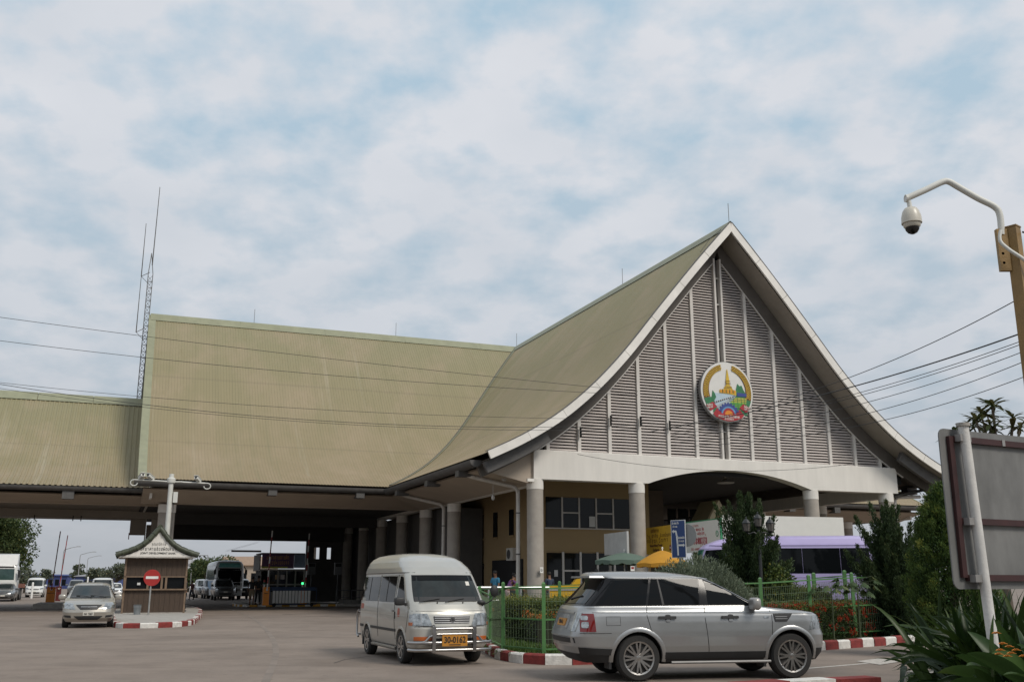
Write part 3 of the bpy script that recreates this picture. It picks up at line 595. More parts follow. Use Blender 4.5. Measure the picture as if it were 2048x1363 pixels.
# ------------------------------------------------------------------ vehicles
silver = mat('silver_paint', (.375, .385, .39), .32, metal=.65, var=.03, scale=2, coat=.6)
dust(silver, .3, .75, (.26, .22, .18), .45)
vansil = mat('pearl_silver_paint', (.46, .45, .41), .30, metal=.45, var=.06, scale=1.2, coat=.6)
dust(vansil, .3, .8, (.26, .22, .18), .5)
champ = mat('champagne_paint', (.40, .375, .33), .33, metal=.55, var=.03, coat=.6)
whitep = mat('white_car_paint', (.68, .68, .66), .3, var=.03, coat=.5)
greyp = mat('grey_car_paint', (.16, .165, .17), .32, metal=.5, var=.03, coat=.6)
darkp = mat('dark_car_paint', (.035, .037, .04), .3, metal=.3, var=.03, coat=.6)
lilac = mat('lilac_paint', (.42, .36, .60), .4, var=.06, scale=1.5, coat=.3)
cglass = mat('tinted_car_glass', (.006, .007, .008), .04, var=0, spec=.14)
gblack = mat('gloss_black_trim', (.008, .008, .009), .18, var=0, spec=.3)
sglass = mat('clear_windscreen', (.022, .027, .027), .05, var=.6, scale=1.3, spec=.35)
tyrem = mat('tyre_rubber', (.022, .021, .02), .85, var=.2, scale=8)
alloy = mat('alloy_rim', (.40, .385, .365), .28, metal=.85, var=.06)
chrome = mat('chrome', (.42, .41, .40), .30, metal=1., var=.03)
plastic = mat('black_plastic', (.022, .022, .023), .55, var=.1)
lampg = mat('headlamp_glass', (.33, .345, .35), .10, metal=.7, var=.55, scale=14, coat=.8)
redl = mat('red_lamp', (.15, .008, .008), .12, var=.15, scale=9, coat=.6)
ambl = mat('amber_lamp', (.42, .10, .02), .15, var=.15, coat=.6)
platey = mat('orange_plate', (.46, .20, .025), .5, var=.05)
platew = mat('white_plate', (.6, .58, .52), .5, var=.05)
inkb = mat('black_ink', (.015, .015, .015), .6, var=0)
class Body:
    KEYS = ('z', 'xf', 'xr', 'w', 'rfx', 'rfy', 'rrx', 'rry', 'bf', 'br')
    def __init__(s, rows, nz=46, bow=.035, tops=()):
        s.R = np.array(rows, float); zs_ = np.linspace(s.R[0, 0], s.R[-1, 0], nz); s.Z = np.array(sorted(set(np.round(np.concatenate([zs_, s.R[:, 0]]), 4)))); s.bow = bow
        keep = [s.Z[0]]
        for z in s.Z[1:]:
            if z - keep[-1] > .006 or z in s.R[:, 0]: keep.append(z)
        s.Z = np.array(keep)
    def at(s, z): return [np.interp(z, s.R[:, 0], s.R[:, i]) for i in range(1, 10)]
    def half(s, z):
        xf, xr, w, rfx, rfy, rrx, rry, bf, br = s.at(z); X, Y = [], []
        for y in np.linspace(0, w-rfy, 7)[:-1]: X.append(xf - bf*(y/w)**2); Y.append(y)
        x0 = xf - bf*((w-rfy)/w)**2; x1 = xr + br*((w-rry)/w)**2
        for t in np.linspace(0, PI/2, 9)[:-1]: X.append(x0-rfx+rfx*math.cos(t)); Y.append(w-rfy+rfy*math.sin(t))
        for x in np.linspace(x0-rfx, x1+rrx, 26)[:-1]: X.append(x); Y.append(w)
        for t in np.linspace(0, PI/2, 9)[:-1]: X.append(x1+rrx-rrx*math.sin(t)); Y.append(w-rry+rry*math.cos(t))
        for y in np.linspace(w-rry, 0, 7): X.append(xr + br*(y/w)**2); Y.append(y)
        X, Y = np.array(X), np.array(Y); m = (xf+xr)/2; h = (xf-xr)/2
        return X, Y*(1 - s.bow*np.minimum(1, np.abs((X-m)/h))**2)
    def sideY(s, x, z):
        X, Y = s.half(z); return float(np.interp(x, X[::-1][6:-6], Y[::-1][6:-6]))
    def frontX(s, y, z):
        X, Y = s.half(z); return float(np.interp(abs(y), Y[:15], X[:15]))
    def rearX(s, y, z):
        X, Y = s.half(z); return float(np.interp(abs(y), Y[::-1][:15], X[::-1][:15]))
    def mesh(s):
        P = []
        for z in s.Z:
            X, Y = s.half(z); ring = [(x, y, z) for x, y in zip(X, Y)] + [(x, -y, z) for x, y in list(zip(X, Y))[1:-1][::-1]]; P.append(ring)
        mb = MB().grid(P, closed=True); n = len(P[0]); m = len(P)
        mb.f += [tuple(range(n))[::-1], tuple((m-1)*n+k for k in range(n))]; return mb
    def patch(s, where, c, m, name, par, sg=1, e=.006, n=10, mm=6, k=.0, skirt=.02, flip=None):
        """where: side (corners x,z), front or rear (corners y,z); c: four corners in order round the patch"""
        c = [np.array(q, float) for q in c]; P = []
        for i in range(mm+1):
            row = []
            for j in range(n+1):
                a, b = j/n*2-1, i/mm*2-1; a, b = a*math.sqrt(1-k*b*b/2), b*math.sqrt(1-k*a*a/2); a, b = (a+1)/2, (b+1)/2
                q = (c[0]*(1-a)+c[1]*a)*(1-b) + (c[3]*(1-a)+c[2]*a)*b; row.append(s.pt(where, q[0], q[1], sg, e))
            P.append(row)
        mb = MB().grid(P)
        inn = lambda i, j: s.pt2(where, P[i][j], sg, skirt)
        edge = [(0, j) for j in range(n+1)] + [(i, n) for i in range(1, mm+1)] + [(mm, j) for j in range(n-1, -1, -1)] + [(i, 0) for i in range(mm-1, 0, -1)]
        o = len(mb.v); mb.v += [inn(i, j) for i, j in edge]; L = len(edge)
        for t in range(L):
            a, b = edge[t], edge[(t+1) % L]; mb.f.append((a[0]*(n+1)+a[1], b[0]*(n+1)+b[1], o+(t+1) % L, o+t))
        return mb.build(name, m, par, smooth=35)
    def pt(s, where, u, z, sg, e):
        if where == 'side': return (u, sg*(s.sideY(u, z)+e), z)
        if where == 'front':
            dx = (s.frontX(u, z+.02)-s.frontX(u, z-.02))/.04; L = math.sqrt(1+dx*dx); return (s.frontX(u, z)+e/L, u, z - dx*e/L)
        dx = (s.rearX(u, z+.02)-s.rearX(u, z-.02))/.04; L = math.sqrt(1+dx*dx); return (s.rearX(u, z)-e/L, u, z + dx*e/L)
    def pt2(s, where, p, sg, d):
        if where == 'side': return (p[0], p[1]-sg*d, p[2])
        return (p[0] + (-d if where == 'front' else d), p[1], p[2])
    def seam(s, pts, par, sg=1, r=.005, m=None, name='door_seam', where='side'):
        Q = []
        for (a, b), (c, d) in zip(pts, pts[1:]):
            n = max(2, int(math.hypot(c-a, d-b)/.08))
            for k in range(n): Q.append((a+(c-a)*k/n, b+(d-b)*k/n))
        Q.append(pts[-1]); return MB().tube([s.pt(where, q[0], q[1], sg, .0015) for q in Q], r, 5).build(name, m or inkb, par)
def wheel(par, x, y, r, wd, rim=.72, spokes=10, split=True, m=alloy, steer=0.):
    sg = 1 if y > 0 else -1; wl = bpy.data.objects.new('wheel', None); col.objects.link(wl); wl.parent = par; wl.location = (x, y, r); wl.rotation_euler = (0, 0, steer)
    rr = r*rim; h = wd/2
    MB().lathe([(rr-.01, -h*.7), (rr, -h), (r-.03, -h), (r-.006, -h*.75), (r, -h*.4), (r, h*.4), (r-.006, h*.75), (r-.03, h), (rr, h), (rr-.01, h*.7)], n=36, axis='y').build('tyre', tyrem, wl, smooth=40)
    mb = MB().lathe([(rr-.035, sg*h*.35), (rr-.03, sg*h*.93), (rr-.005, sg*h*1.0), (rr+.004, sg*h*.8), (rr, sg*h*.3)], n=36, axis='y')
    mb.lathe([(.06*r/.35, sg*h*.4), (.07*r/.35, sg*h*.8), (.05*r/.35, sg*h*.88), (.001, sg*h*.9)], n=16, axis='y')
    for k in range(spokes):
        t = 2*PI*k/spokes
        for o_ in ((-.09, .09) if split else (0,)):
            a, b = t+o_*.9, t+o_*1.6; mb.bar((.045*math.cos(a), sg*h*.78, .045*math.sin(a)), ((rr-.02)*math.cos(b), sg*h*.86, (rr-.02)*math.sin(b)), .034 if not split else .031, .03, up=(0, 1, 0))
    mb.build('rim', m, wl, smooth=35)
    MB().lathe([(rr-.04, sg*h*.2), (rr-.04, sg*h*.3)], n=24, axis='y').build('brake_disc', mat('brake_dark', (.03, .028, .026), .6, metal=.5, var=.2), wl)
    return wl
def fixn(me):
    bm = bmesh.new(); bm.from_mesh(me); bmesh.ops.recalc_face_normals(bm, faces=bm.faces); bm.to_mesh(me); bm.free()
def cut_wheels(o, axles, r, depth, w):
    """cut the wheel housings out of the body and line them black"""
    o.data.materials.append(black); tools = []; fixn(o.data)
    for x, z in axles:
        for sg in (-1, 1):
            c = MB().lathe([(r, sg*(w-depth)), (r, sg*(w+.3))] if sg > 0 else [(r, -(w+.3)), (r, -(w-depth))], (x, 0, z), 40, axis='y').build('cutter', None); c.location = o.location; tools.append(c); fixn(c.data)
            md = o.modifiers.new('b', 'BOOLEAN'); md.operation = 'DIFFERENCE'; md.object = c; md.solver = 'EXACT'
    sp = o.parent; o.parent = None; mw = o.matrix_basis.copy(); o.matrix_basis = Matrix()
    bpy.context.view_layer.update(); dg = bpy.context.evaluated_depsgraph_get(); me = bpy.data.meshes.new_from_object(o.evaluated_get(dg)); o.modifiers.clear(); old = o.data; o.data = me; o.parent = sp; o.matrix_basis = mw
    for p in me.polygons:
        c = p.center
        for x, z in axles:
            if math.hypot(c.x-x, c.z-z) < r+.004 and ((abs(p.normal.y) > .9 and abs(c.y) < w-depth+.03) or (abs(p.normal.y) < .35 and abs(math.hypot(c.x-x, c.z-z)-r) < .02)): p.material_index = 1
    me.polygons.foreach_set('use_smooth', [True]*len(me.polygons)); me.set_sharp_from_angle(angle=math.radians(28))
    for t in tools: bpy.data.objects.remove(t)
def arch(body, par, x, z, r, m, wd=.06, out_=.02, a0=-8, a1=188, name='wheel_arch', sgs=(-1, 1)):
    for sg in sgs:
        rows = []
        for k in range(25):
            t = math.radians(a0+(a1-a0)*k/24); r_ = []
            for rr, e in ((r-.004, -.05), (r-.004, out_), (r+wd*.5, out_+.004), (r+wd, .002), (r+wd, -.03)):
                px, pz = x+rr*math.cos(t), z+rr*math.sin(t); r_.append((px, sg*(body.sideY(px, max(pz, body.Z[0]))+e), pz))
            rows.append(r_)
        MB().grid(rows).build(name, m, par, smooth=40)
def mirror(par, x, y, z, m, sc=1., sg=1):
    g = MB().ball((0, 0, 0), .115*sc, 16, 10, (.6, 1.05, .8), .55).build('side_mirror', m, par, smooth=60); g.location = (x, sg*y, z)
    MB().bar((0, -sg*.02, -.02), (-.03, -sg*.17*sc, -.07), .05, .05).build('mirror_arm', plastic, g); return g
def wipers(b, par, ys, z0, z1, dy, name='wiper'):
    for y in ys:
        p, q = Vector(b.pt('front', y, z0, 1, .025)), Vector(b.pt('front', y+dy, z1, 1, .02)); MB().tube([p, p.lerp(q, .5)+Vector((.012, 0, .005)), q], .011, 5).build(name, inkb, par)
# ---------------- silver SUV in the foreground, seen from its right side
def make_suv():
    mid = G(1430, 1358); d = Vector((math.cos(math.radians(11)), math.sin(math.radians(11)), 0)); left = Vector((-d.y, d.x, 0)); c = mid + left*.80*.915
    T = thing('suv', 'large silver off-roader with black windows side-on in the right foreground', 'car', (c.x, c.y, 0), math.atan2(d.y, d.x)); T.scale = (.915,)*3
    #       z    xf     xr     w    rfx  rfy  rrx  rry  bf   br
    b = Body([(.30, 2.02, -2.25, .84, .30, .30, .30, .25, .10, .05), (.42, 2.12, -2.41, .90, .34, .34, .32, .26, .12, .06), (.56, 2.16, -2.49, .945, .40, .38, .34, .28, .14, .07), (.72, 2.17, -2.52, .965, .42, .40, .34, .28, .15, .07),
      (.80, 2.13, -2.49, .968, .40, .38, .30, .26, .14, .06), (.95, 2.10, -2.43, .965, .38, .36, .30, .26, .13, .06), (1.045, 2.06, -2.40, .955, .36, .34, .3, .26, .13, .06), (1.085, 1.99, -2.39, .945, .34, .34, .3, .26, .13, .06), (1.115, 1.80, -2.38, .915, .3, .3, .3, .26, .14, .06),
      (1.15, 1.42, -2.37, .90, .25, .25, .3, .26, .15, .06), (1.19, 1.02, -2.34, .89, .14, .2, .20, .22, .12, .07), (1.22, .93, -2.31, .875, .12, .18, .18, .20, .12, .08), (1.40, .58, -2.13, .825, .12, .18, .18, .20, .12, .08), (1.58, .22, -1.97, .76, .12, .18, .18, .2, .10, .08), (1.665, .02, -1.93, .725, .14, .2, .18, .2, .10, .08),
      (1.70, -.10, -2.05, .69, .3, .3, .3, .3, .12, .08), (1.74, -.35, -2.03, .64, .4, .35, .3, .3, .12, .08), (1.77, -.62, -1.95, .55, .4, .3, .4, .3, .1, .06), (1.782, -.9, -1.60, .36, .3, .2, .3, .2, .05, .05)], nz=60, bow=.045)
    o = b.mesh().build('body', silver, T, smooth=28); AX = ((-1.3725, .37), (1.3725, .385)); cut_wheels(o, AX, .43, .34, .95)
    o.data.materials.append(gblack); o.data.materials.append(plastic)
    for p in o.data.polygons:
        if 1.212 < p.center.z < 1.668 and abs(p.normal.z) < .85: p.material_index = 2
        elif p.center.z < .45 and p.material_index == 0: p.material_index = 3
    for x, z in AX:
        arch(b, T, x, z, .43, silver, .065, .014)
        for sg in (-1, 1): wheel(T, x, sg*.80, .375, .27, .73, 8, True, steer=0)
    for sg in (-1, 1):
        # window band in black glass, one pane after another
        b.patch('side', [(-2.16, 1.222), (-1.21, 1.222), (-1.10, 1.65), (-1.76, 1.63)], cglass, 'quarter_window', T, sg, .004)
        b.patch('side', [(-1.17, 1.222), (-.26, 1.222), (-.20, 1.655), (-1.06, 1.65)], cglass, 'door_window', T, sg, .004)
        b.patch('side', [(-.09, 1.222), (.70, 1.222), (.04, 1.60), (-.09, 1.65)], cglass, 'door_window', T, sg, .004)
        b.patch('side', [(-.25, 1.222), (-.10, 1.222), (-.10, 1.65), (-.19, 1.65)], gblack, 'window_pillar', T, sg, .005)
        b.patch('side', [(-.92, 1.23), (-.88, 1.23), (-.93, 1.65), (-.955, 1.65)], plastic, 'window_divider', T, sg, .008, n=2)
        b.seam([(-1.19, 1.21), (-1.215, 1.05), (-1.15, .82), (-.93, .52), (-.9, .42)], T, sg); b.seam([(-.17, 1.21), (-.19, 1.0), (-.13, .5), (-.13, .42)], T, sg)
        b.seam([(1.0, 1.2), (1.03, 1.05), (1.02, .7), (.93, .52), (.9, .44)], T, sg); b.seam([(-2.15, 1.105), (0, 1.095), (1.9, 1.075)], T, sg, .004)
        b.patch('side', [(-.92, .35), (.98, .35), (.96, .46), (-.90, .46)], plastic, 'sill_cladding', T, sg, .012, n=14, mm=2)
        MB().tube([(-.82, sg*.965, .30), (.95, sg*.965, .30)], .024, 8).build('side_step', mat('step_steel', (.20, .195, .19), .45, metal=.3, var=.2), T, smooth=40)
        for x in (-1.02, .10):
            b.patch('side', [(x, 1.0), (x+.31, 1.0), (x+.31, 1.045), (x, 1.045)], plastic, 'door_handle', T, sg, .03, n=6, mm=2, k=.15); b.patch('side', [(x+.12, .97), (x+.22, .97), (x+.22, 1.07), (x+.12, 1.07)], plastic, 'handle_cup', T, sg, .012, n=5, mm=4, k=.6)
            b.patch('side', [(x+.13, .955), (x+.21, .955), (x+.21, .995), (x+.13, .995)], chrome, 'handle_cup', T, sg, .014, n=4, mm=2, k=.6)
        b.patch('side', [(1.08, .94), (1.30, .94), (1.42, 1.075), (1.05, 1.075)], plastic, 'wing_vent', T, sg, .008, n=6, mm=3, k=.1)
        for z in (.985, 1.02): b.patch('side', [(1.09, z), (1.30, z), (1.32, z+.012), (1.09, z+.012)], alloy, 'vent_slat', T, sg, .014, n=4, mm=1)
        b.patch('side', [(.88, 1.005), (.97, 1.005), (.97, 1.03), (.88, 1.03)], lampg, 'side_repeater', T, sg, .01, n=3, mm=2)
        b.patch('side', [(-2.36, .80), (-2.10, .80), (-2.13, 1.09), (-2.34, 1.09)], redl, 'tail_lamp', T, sg, .010, n=6, mm=6)
        b.patch('side', [(-2.34, .86), (-2.22, .86), (-2.22, .96), (-2.33, .96)], lampg, 'tail_lamp_lens', T, sg, .016, n=5, mm=5, k=.5); b.patch('side', [(-2.34, .985), (-2.23, .985), (-2.23, 1.06), (-2.33, 1.06)], lampg, 'tail_lamp_lens', T, sg, .016, n=5, mm=5, k=.5)
        b.patch('rear', [(sg*.60, .80), (sg*.80, .80), (sg*.80, 1.09), (sg*.62, 1.09)], lampg, 'tail_lamp', T, sg, .012, n=5, mm=5)
        b.patch('side', [(1.70, .80), (1.96, .83), (1.94, 1.045), (1.80, 1.03)], lampg, 'headlamp', T, sg, .006, n=6, mm=5); b.patch('front', [(sg*.48, .84), (sg*.84, .84), (sg*.84, 1.03), (sg*.5, 1.03)], lampg, 'headlamp', T, sg, .008)
        for dx, nm in ((-1.84, 'mud_flap'), (.91, 'mud_flap')): MB().box(dx-.02, dx+.02, sg*.70-.13, sg*.70+.17, .20, .52).build(nm, plastic, T)
        b.patch('side', [(-2.34, .44), (-1.84, .42), (-1.80, .52), (-2.38, .55)], plastic, 'bumper_cladding', T, sg, .012, n=6, mm=2)
        b.patch('side', [(1.83, .36), (2.0, .42), (2.02, .50), (1.85, .50)], plastic, 'bumper_cladding', T, sg, .012, n=6, mm=2)
        g = mirror(T, .70, 1.01, 1.24, silver, 1.15, sg)
        b.seam([(-1.12, 1.675), (-.3, 1.688), (.05, 1.655)], T, sg, .008, silver, 'roof_rail')
        b.seam([(-2.36, .775), (-1.84, .775)], T, sg, .005)
        b.seam([(-1.92, .90), (-1.92, 1.04), (-1.68, 1.04), (-1.68, .90), (-1.92, .90)], T, sg, .003) if sg < 0 else None
    b.patch('front', [(-.74, 1.235), (.74, 1.235), (.62, 1.64), (-.62, 1.64)], cglass, 'windscreen', T, e=.006)
    b.patch('rear', [(-.72, 1.24), (.72, 1.24), (.62, 1.63), (-.62, 1.63)], cglass, 'rear_window', T, e=.008)
    MB().box(-2.12, -1.80, -.64, .64, 1.672, 1.705, taper=.97).build('roof_spoiler', silver, T, smooth=30)
    b.patch('rear', [(-.40, .84), (.40, .84), (.40, 1.06), (-.40, 1.06)], silver, 'tailgate_panel', T, e=.012); b.patch('rear', [(-.26, .87), (.26, .87), (.26, .99), (-.26, .99)], platey, 'number_plate', T, e=.025, n=4, mm=2)
    b.patch('rear', [(-.55, 1.08), (.55, 1.08), (.55, 1.11), (-.55, 1.11)], chrome, 'tailgate_trim', T, e=.012, n=8, mm=1)
    tx = text('0934', .12, inkb, T, (b.rearX(0, .93)-.034, 0, .93), (PI/2, 0, -PI/2), name='plate_lettering')
    b.patch('rear', [(-.78, .62), (.78, .62), (.78, .70), (-.78, .70)], plastic, 'bumper_step', T, e=.012, n=8, mm=1)
    p, q = Vector(b.pt('rear', .2, 1.30, 1, .02)), Vector(b.pt('rear', -.35, 1.36, 1, .02)); MB().tube([p, q], .012, 5).build('wiper', inkb, T)
    b.patch('front', [(-.44, .86), (.44, .86), (.46, 1.02), (-.46, 1.02)], plastic, 'grille', T, e=.01)
    MB().box(-.9, .9, -.7, .7, .26, .34).build('underbody', black, T); MB().box(-1.8, 1.7, -.35, .35, .28, .36).build('underbody', black, T)
    return T
make_suv()
# ---------------- high roof minibus taxi in the middle
def make_van():
    a, bb = G(740, 1305), G(798, 1328); d = -V; c0 = (a+bb)/2; left = Vector((-d.y, d.x, 0))
    c = c0 + left*.70*.92 + Vector((.09, 0, 0))
    T = thing('passenger_van', 'silver high roof passenger van with chrome bull bar facing us beside the green fence', 'van', (c.x, c.y, 0), math.atan2(d.y, d.x)); T.scale = (.92,)*3
    b = Body([(.26, 2.16, -2.36, .74, .25, .25, .2, .2, .10, .04), (.34, 2.28, -2.40, .80, .26, .28, .2, .2, .12, .04), (.50, 2.32, -2.42, .825, .26, .30, .2, .2, .13, .04), (.70, 2.31, -2.42, .84, .24, .28, .2, .2, .13, .04), (.82, 2.28, -2.42, .845, .22, .26, .2, .2, .13, .04),
      (.98, 2.24, -2.42, .845, .22, .26, .2, .2, .13, .04), (1.05, 2.20, -2.41, .842, .22, .26, .2, .2, .14, .04), (1.16, 2.12, -2.41, .835, .22, .26, .2, .2, .15, .04), (1.22, 2.06, -2.40, .83, .22, .26, .2, .2, .15, .04), (1.45, 1.86, -2.36, .80, .22, .25, .2, .2, .15, .05), (1.70, 1.63, -2.30, .765, .22, .24, .2, .2, .15, .05),
      (1.77, 1.55, -2.28, .755, .24, .25, .2, .2, .15, .05), (1.80, 1.50, -2.28, .765, .24, .25, .2, .2, .15, .05), (1.90, 1.36, -2.26, .745, .30, .3, .22, .22, .18, .05), (2.02, 1.12, -2.22, .70, .36, .36, .25, .28, .22, .06), (2.10, .88, -2.16, .64, .4, .4, .3, .3, .22, .06), (2.17, .5, -2.05, .52, .4, .4, .3, .3, .2, .05), (2.21, .0, -1.8, .36, .3, .3, .3, .3, .1, .05), (2.22, -.4, -1.5, .2, .2, .15, .2, .15, .05, .05)], nz=58, bow=.03)
    o = b.mesh().build('body', vansil, T, smooth=28); AX = ((-1.5, .32), (1.42, .32)); cut_wheels(o, AX, .36, .30, .83)
    for x, z in AX:
        arch(b, T, x, z, .36, vansil, .05, .012)
        for sg in (-1, 1): wheel(T, x, sg*.72, .325, .2, .70, 6, True, steer=.0)
    for sg in (-1, 1):
        b.patch('side', [(1.02, 1.20), (1.70, 1.14), (1.30, 1.70), (1.08, 1.72)], cglass, 'door_window', T, sg, .004, k=.12)
        b.patch('side', [(-.42, 1.18), (.86, 1.18), (.86, 1.72), (-.42, 1.72)], cglass, 'side_window', T, sg, .004, k=.10)
        b.patch('side', [(-2.22, 1.18), (-.52, 1.18), (-.52, 1.72), (-2.10, 1.72)], cglass, 'side_window', T, sg, .004, k=.10)
        b.patch('side', [(.20, 1.2), (.24, 1.2), (.24, 1.7), (.20, 1.7)], plastic, 'window_divider', T, sg, .008, n=2)
        b.patch('side', [(-1.38, 1.2), (-1.34, 1.2), (-1.34, 1.7), (-1.38, 1.7)], plastic, 'window_divider', T, sg, .008, n=2)
        b.seam([(.94, 1.75), (.94, .9), (.98, .45)], T, sg); b.seam([(1.96, 1.1), (1.9, .85), (1.78, .62)], T, sg); b.seam([(-.47, 1.75), (-.47, .45)], T, sg) if sg < 0 else None
        b.seam([(-2.28, 1.785), (0, 1.785), (1.45, 1.785)], T, sg, .008, plastic, 'roof_gutter'); b.seam([(-2.3, .93), (0, .93), (1.9, .93)], T, sg, .005, vansil, 'body_crease')
        b.patch('side', [(-1.12, .60), (1.02, .60), (1.02, .655), (-1.12, .655)], plastic, 'rub_strip', T, sg, .012, n=12, mm=1); b.patch('side', [(-2.35, .60), (-1.88, .60), (-1.88, .655), (-2.35, .655)], plastic, 'rub_strip', T, sg, .012, n=5, mm=1)
        b.patch('side', [(.74, .99), (.88, .99), (.88, 1.04), (.74, 1.04)], chrome, 'door_handle', T, sg, .02, n=4, mm=2, k=.3); b.patch('side', [(.97, .86), (1.0, .86), (1.0, 1.0), (.97, 1.0)], plastic, 'door_handle', T, sg, .015, n=2, mm=3)
        b.patch('side', [(1.18, .90), (1.34, .90), (1.34, 1.08), (1.18, 1.08)], mat('faded_red_print', (.36, .10, .07), .5, var=.4, scale=25), 'door_sticker', T, sg, .004, n=4, mm=4, k=.6)
        b.patch('side', [(-2.15, 1.0), (-1.85, 1.0), (-1.85, 1.12), (-2.15, 1.12)], mat('faded_red_print', (.36, .10, .07), .5), 'door_sticker', T, sg, .004, n=4, mm=3, k=.4)
        b.patch('front', [(sg*.40, .74), (sg*.77, .76), (sg*.77, .985), (sg*.50, .985)], lampg, 'headlamp', T, sg, .012, k=.08); b.patch('side', [(2.02, .76), (2.16, .76), (2.14, .97), (2.02, .97)], lampg, 'corner_lamp', T, sg, .008, n=4, mm=5)
        b.patch('front', [(sg*.36, .735), (sg*.79, .755), (sg*.79, .765), (sg*.36, .745)], inkb, 'lamp_surround', T, sg, .014, n=6, mm=1)
        b.patch('front', [(sg*.62, .775), (sg*.64, .775), (sg*.64, .97), (sg*.62, .97)], chrome, 'lamp_divider', T, e=.016, n=1, mm=4)
        b.patch('side', [(2.02, .76), (2.13, .76), (2.13, .82), (2.02, .82)], ambl, 'indicator', T, sg, .012, n=3, mm=2)
        b.patch('front', [(sg*.44, .48), (sg*.76, .48), (sg*.76, .55), (sg*.44, .55)], ambl, 'indicator', T, sg, .014, n=5, mm=2, k=.1)
        b.patch('rear', [(sg*.62, .7), (sg*.78, .7), (sg*.78, 1.05), (sg*.62, 1.05)], redl, 'tail_lamp', T, sg, .01)
        MB().tube([(-1.05, sg*.80, .27), (1.0, sg*.80, .27)], .035, 8).build('side_step', alloy, T, smooth=40); MB().box(-.9, .6, sg*.72-.06, sg*.72+.10, .29, .32).build('side_step', plastic, T)
        MB().box(-1.95, -1.9, sg*.72-.1, sg*.72+.1, .2, .5).build('mud_flap', plastic, T)
    b.patch('front', [(-.72, 1.215), (.72, 1.215), (.655, 1.735), (-.655, 1.735)], sglass, 'windscreen', T, e=.006, n=14, mm=10, k=.06)
    b.patch('front', [(-.70, 1.21), (.70, 1.21), (.69, 1.30), (-.69, 1.30)], plastic, 'dashboard_shade', T, e=.009, n=12, mm=2)
    b.patch('front', [(-.65, 1.62), (.65, 1.62), (.64, 1.73), (-.64, 1.73)], cglass, 'sun_strip', T, e=.009, n=12, mm=2)
    b.patch('front', [(.46, 1.52), (.54, 1.52), (.54, 1.60), (.46, 1.60)], platew, 'windscreen_sticker', T, e=.012, n=2, mm=2)
    wipers(b, T, (-.62, -.1), 1.19, 1.26, .42)
    for y in (-.26, .28): MB().ball(b.pt('front', y, 1.185, 1, .01), .016, 8, 6).build('washer_jet', inkb, T)
    b.patch('front', [(-.36, .80), (.36, .80), (.38, .93), (-.38, .93)], plastic, 'grille', T, e=.012)
    for z in (.805, .845, .888, .922): b.patch('front', [(-.36, z), (.36, z), (.365, z+.014), (-.365, z+.014)], chrome, 'grille_bar', T, e=.022, n=8, mm=1)
    MB().lathe([(.055, 0), (.05, .012)], (b.frontX(0, .87)+.03, 0, .87), 18, axis='x', sy=1).build('grille_emblem', chrome, T)
    for y in (-.012, .012, 0): MB().bar((b.frontX(0, .87)+.045, y-.02 if y else -.03, .90 if y else .872), (b.frontX(0, .87)+.045, y+.01 if y else .03, .84 if y else .872), .008, .006).build('grille_emblem', plastic, T)
    b.seam([(-.75, .735), (0, .735), (.75, .735)], T, 1, .005, where='front'); b.seam([(-.78, 1.035), (0, 1.03), (.78, 1.035)], T, 1, .004, where='front')
    b.patch('front', [(-.50, .40), (.50, .40), (.50, .52), (-.50, .52)], plastic, 'bumper_intake', T, e=.008)
    # bull bar
    X = b.frontX(0, .5)
    bb_ = MB()
    for z, L in ((.30, .86), (.44, .86)): bb_.tube([(X-.18, -L, z), (X+.03, -L+.1, z), (X+.08, -.5, z), (X+.10, 0, z), (X+.08, .5, z), (X+.03, L-.1, z), (X-.18, L, z)], .032, 10)
    bb_.tube([(X+.09, -.38, .70), (X+.10, 0, .705), (X+.09, .38, .70)], .026, 8).tube([(X+.09, -.36, .60), (X+.10, 0, .60), (X+.09, .36, .60)], .022, 8)
    for sg in (-1, 1): bb_.tube(catmull([(X+.05, sg*.70, .44), (X+.07, sg*.58, .47), (X+.09, sg*.50, .56), (X+.09, sg*.38, .58)], .05), .022, 8)
    bb_.build('bull_bar', chrome, T, smooth=50)
    for sg in (-1, 1): MB().prism([(X-.02, .26), (X+.11, .26), (X+.13, .45), (X+.12, .74), (X+.02, .78), (X+.06, .6)], sg*.42-.034, sg*.42+.034, 'xz').build('bull_bar_plate', chrome, T, smooth=30)
    MB().box(X+.12, X+.135, -.26, .26, .375, .585).build('number_plate', platey, T); text('30-0162', .165, inkb, T, (X+.14, 0, .49), (PI/2, 0, PI/2), name='plate_lettering', xs=.82)
    MB().box(X+.136, X+.139, -.12, .12, .395, .41).build('plate_lettering', inkb, T)
    # mirrors: round one on the right front corner, door mirrors
    for sg in (1,): MB().tube([(2.02, sg*.70, 1.12), (2.18, sg*.88, 1.24), (2.16, sg*.92, 1.33)], .012, 6).build('mirror_arm', plastic, T); MB().ball((2.16, sg*.93, 1.42), .115, 12, 8, (.4, .8, 1.05)).build('round_mirror', plastic, T, smooth=60)
    MB().ball(b.pt('front', .70, 1.17, 1, .03), .07, 10, 8, (.8, 1.3, .7)).build('side_mirror', plastic, T, smooth=60); mirror(T, 1.78, .96, 1.22, plastic, .9, -1)
    mb = MB()
    for y in (-.8, .8): mb.tube([(-2.45, y, .35), (-2.6, y, .40), (-2.62, y, .9), (-2.47, y, .95)], .025, 8)
    mb.tube([(-2.6, -.8, .4), (-2.6, .8, .4)], .025, 8).tube([(-2.62, -.8, .9), (-2.62, .8, .9)], .02, 8).build('rear_bar', chrome, T, smooth=50)
    MB().box(-2.1, 1.9, -.5, .5, .24, .32).build('underbody', black, T)
    return T
make_van()
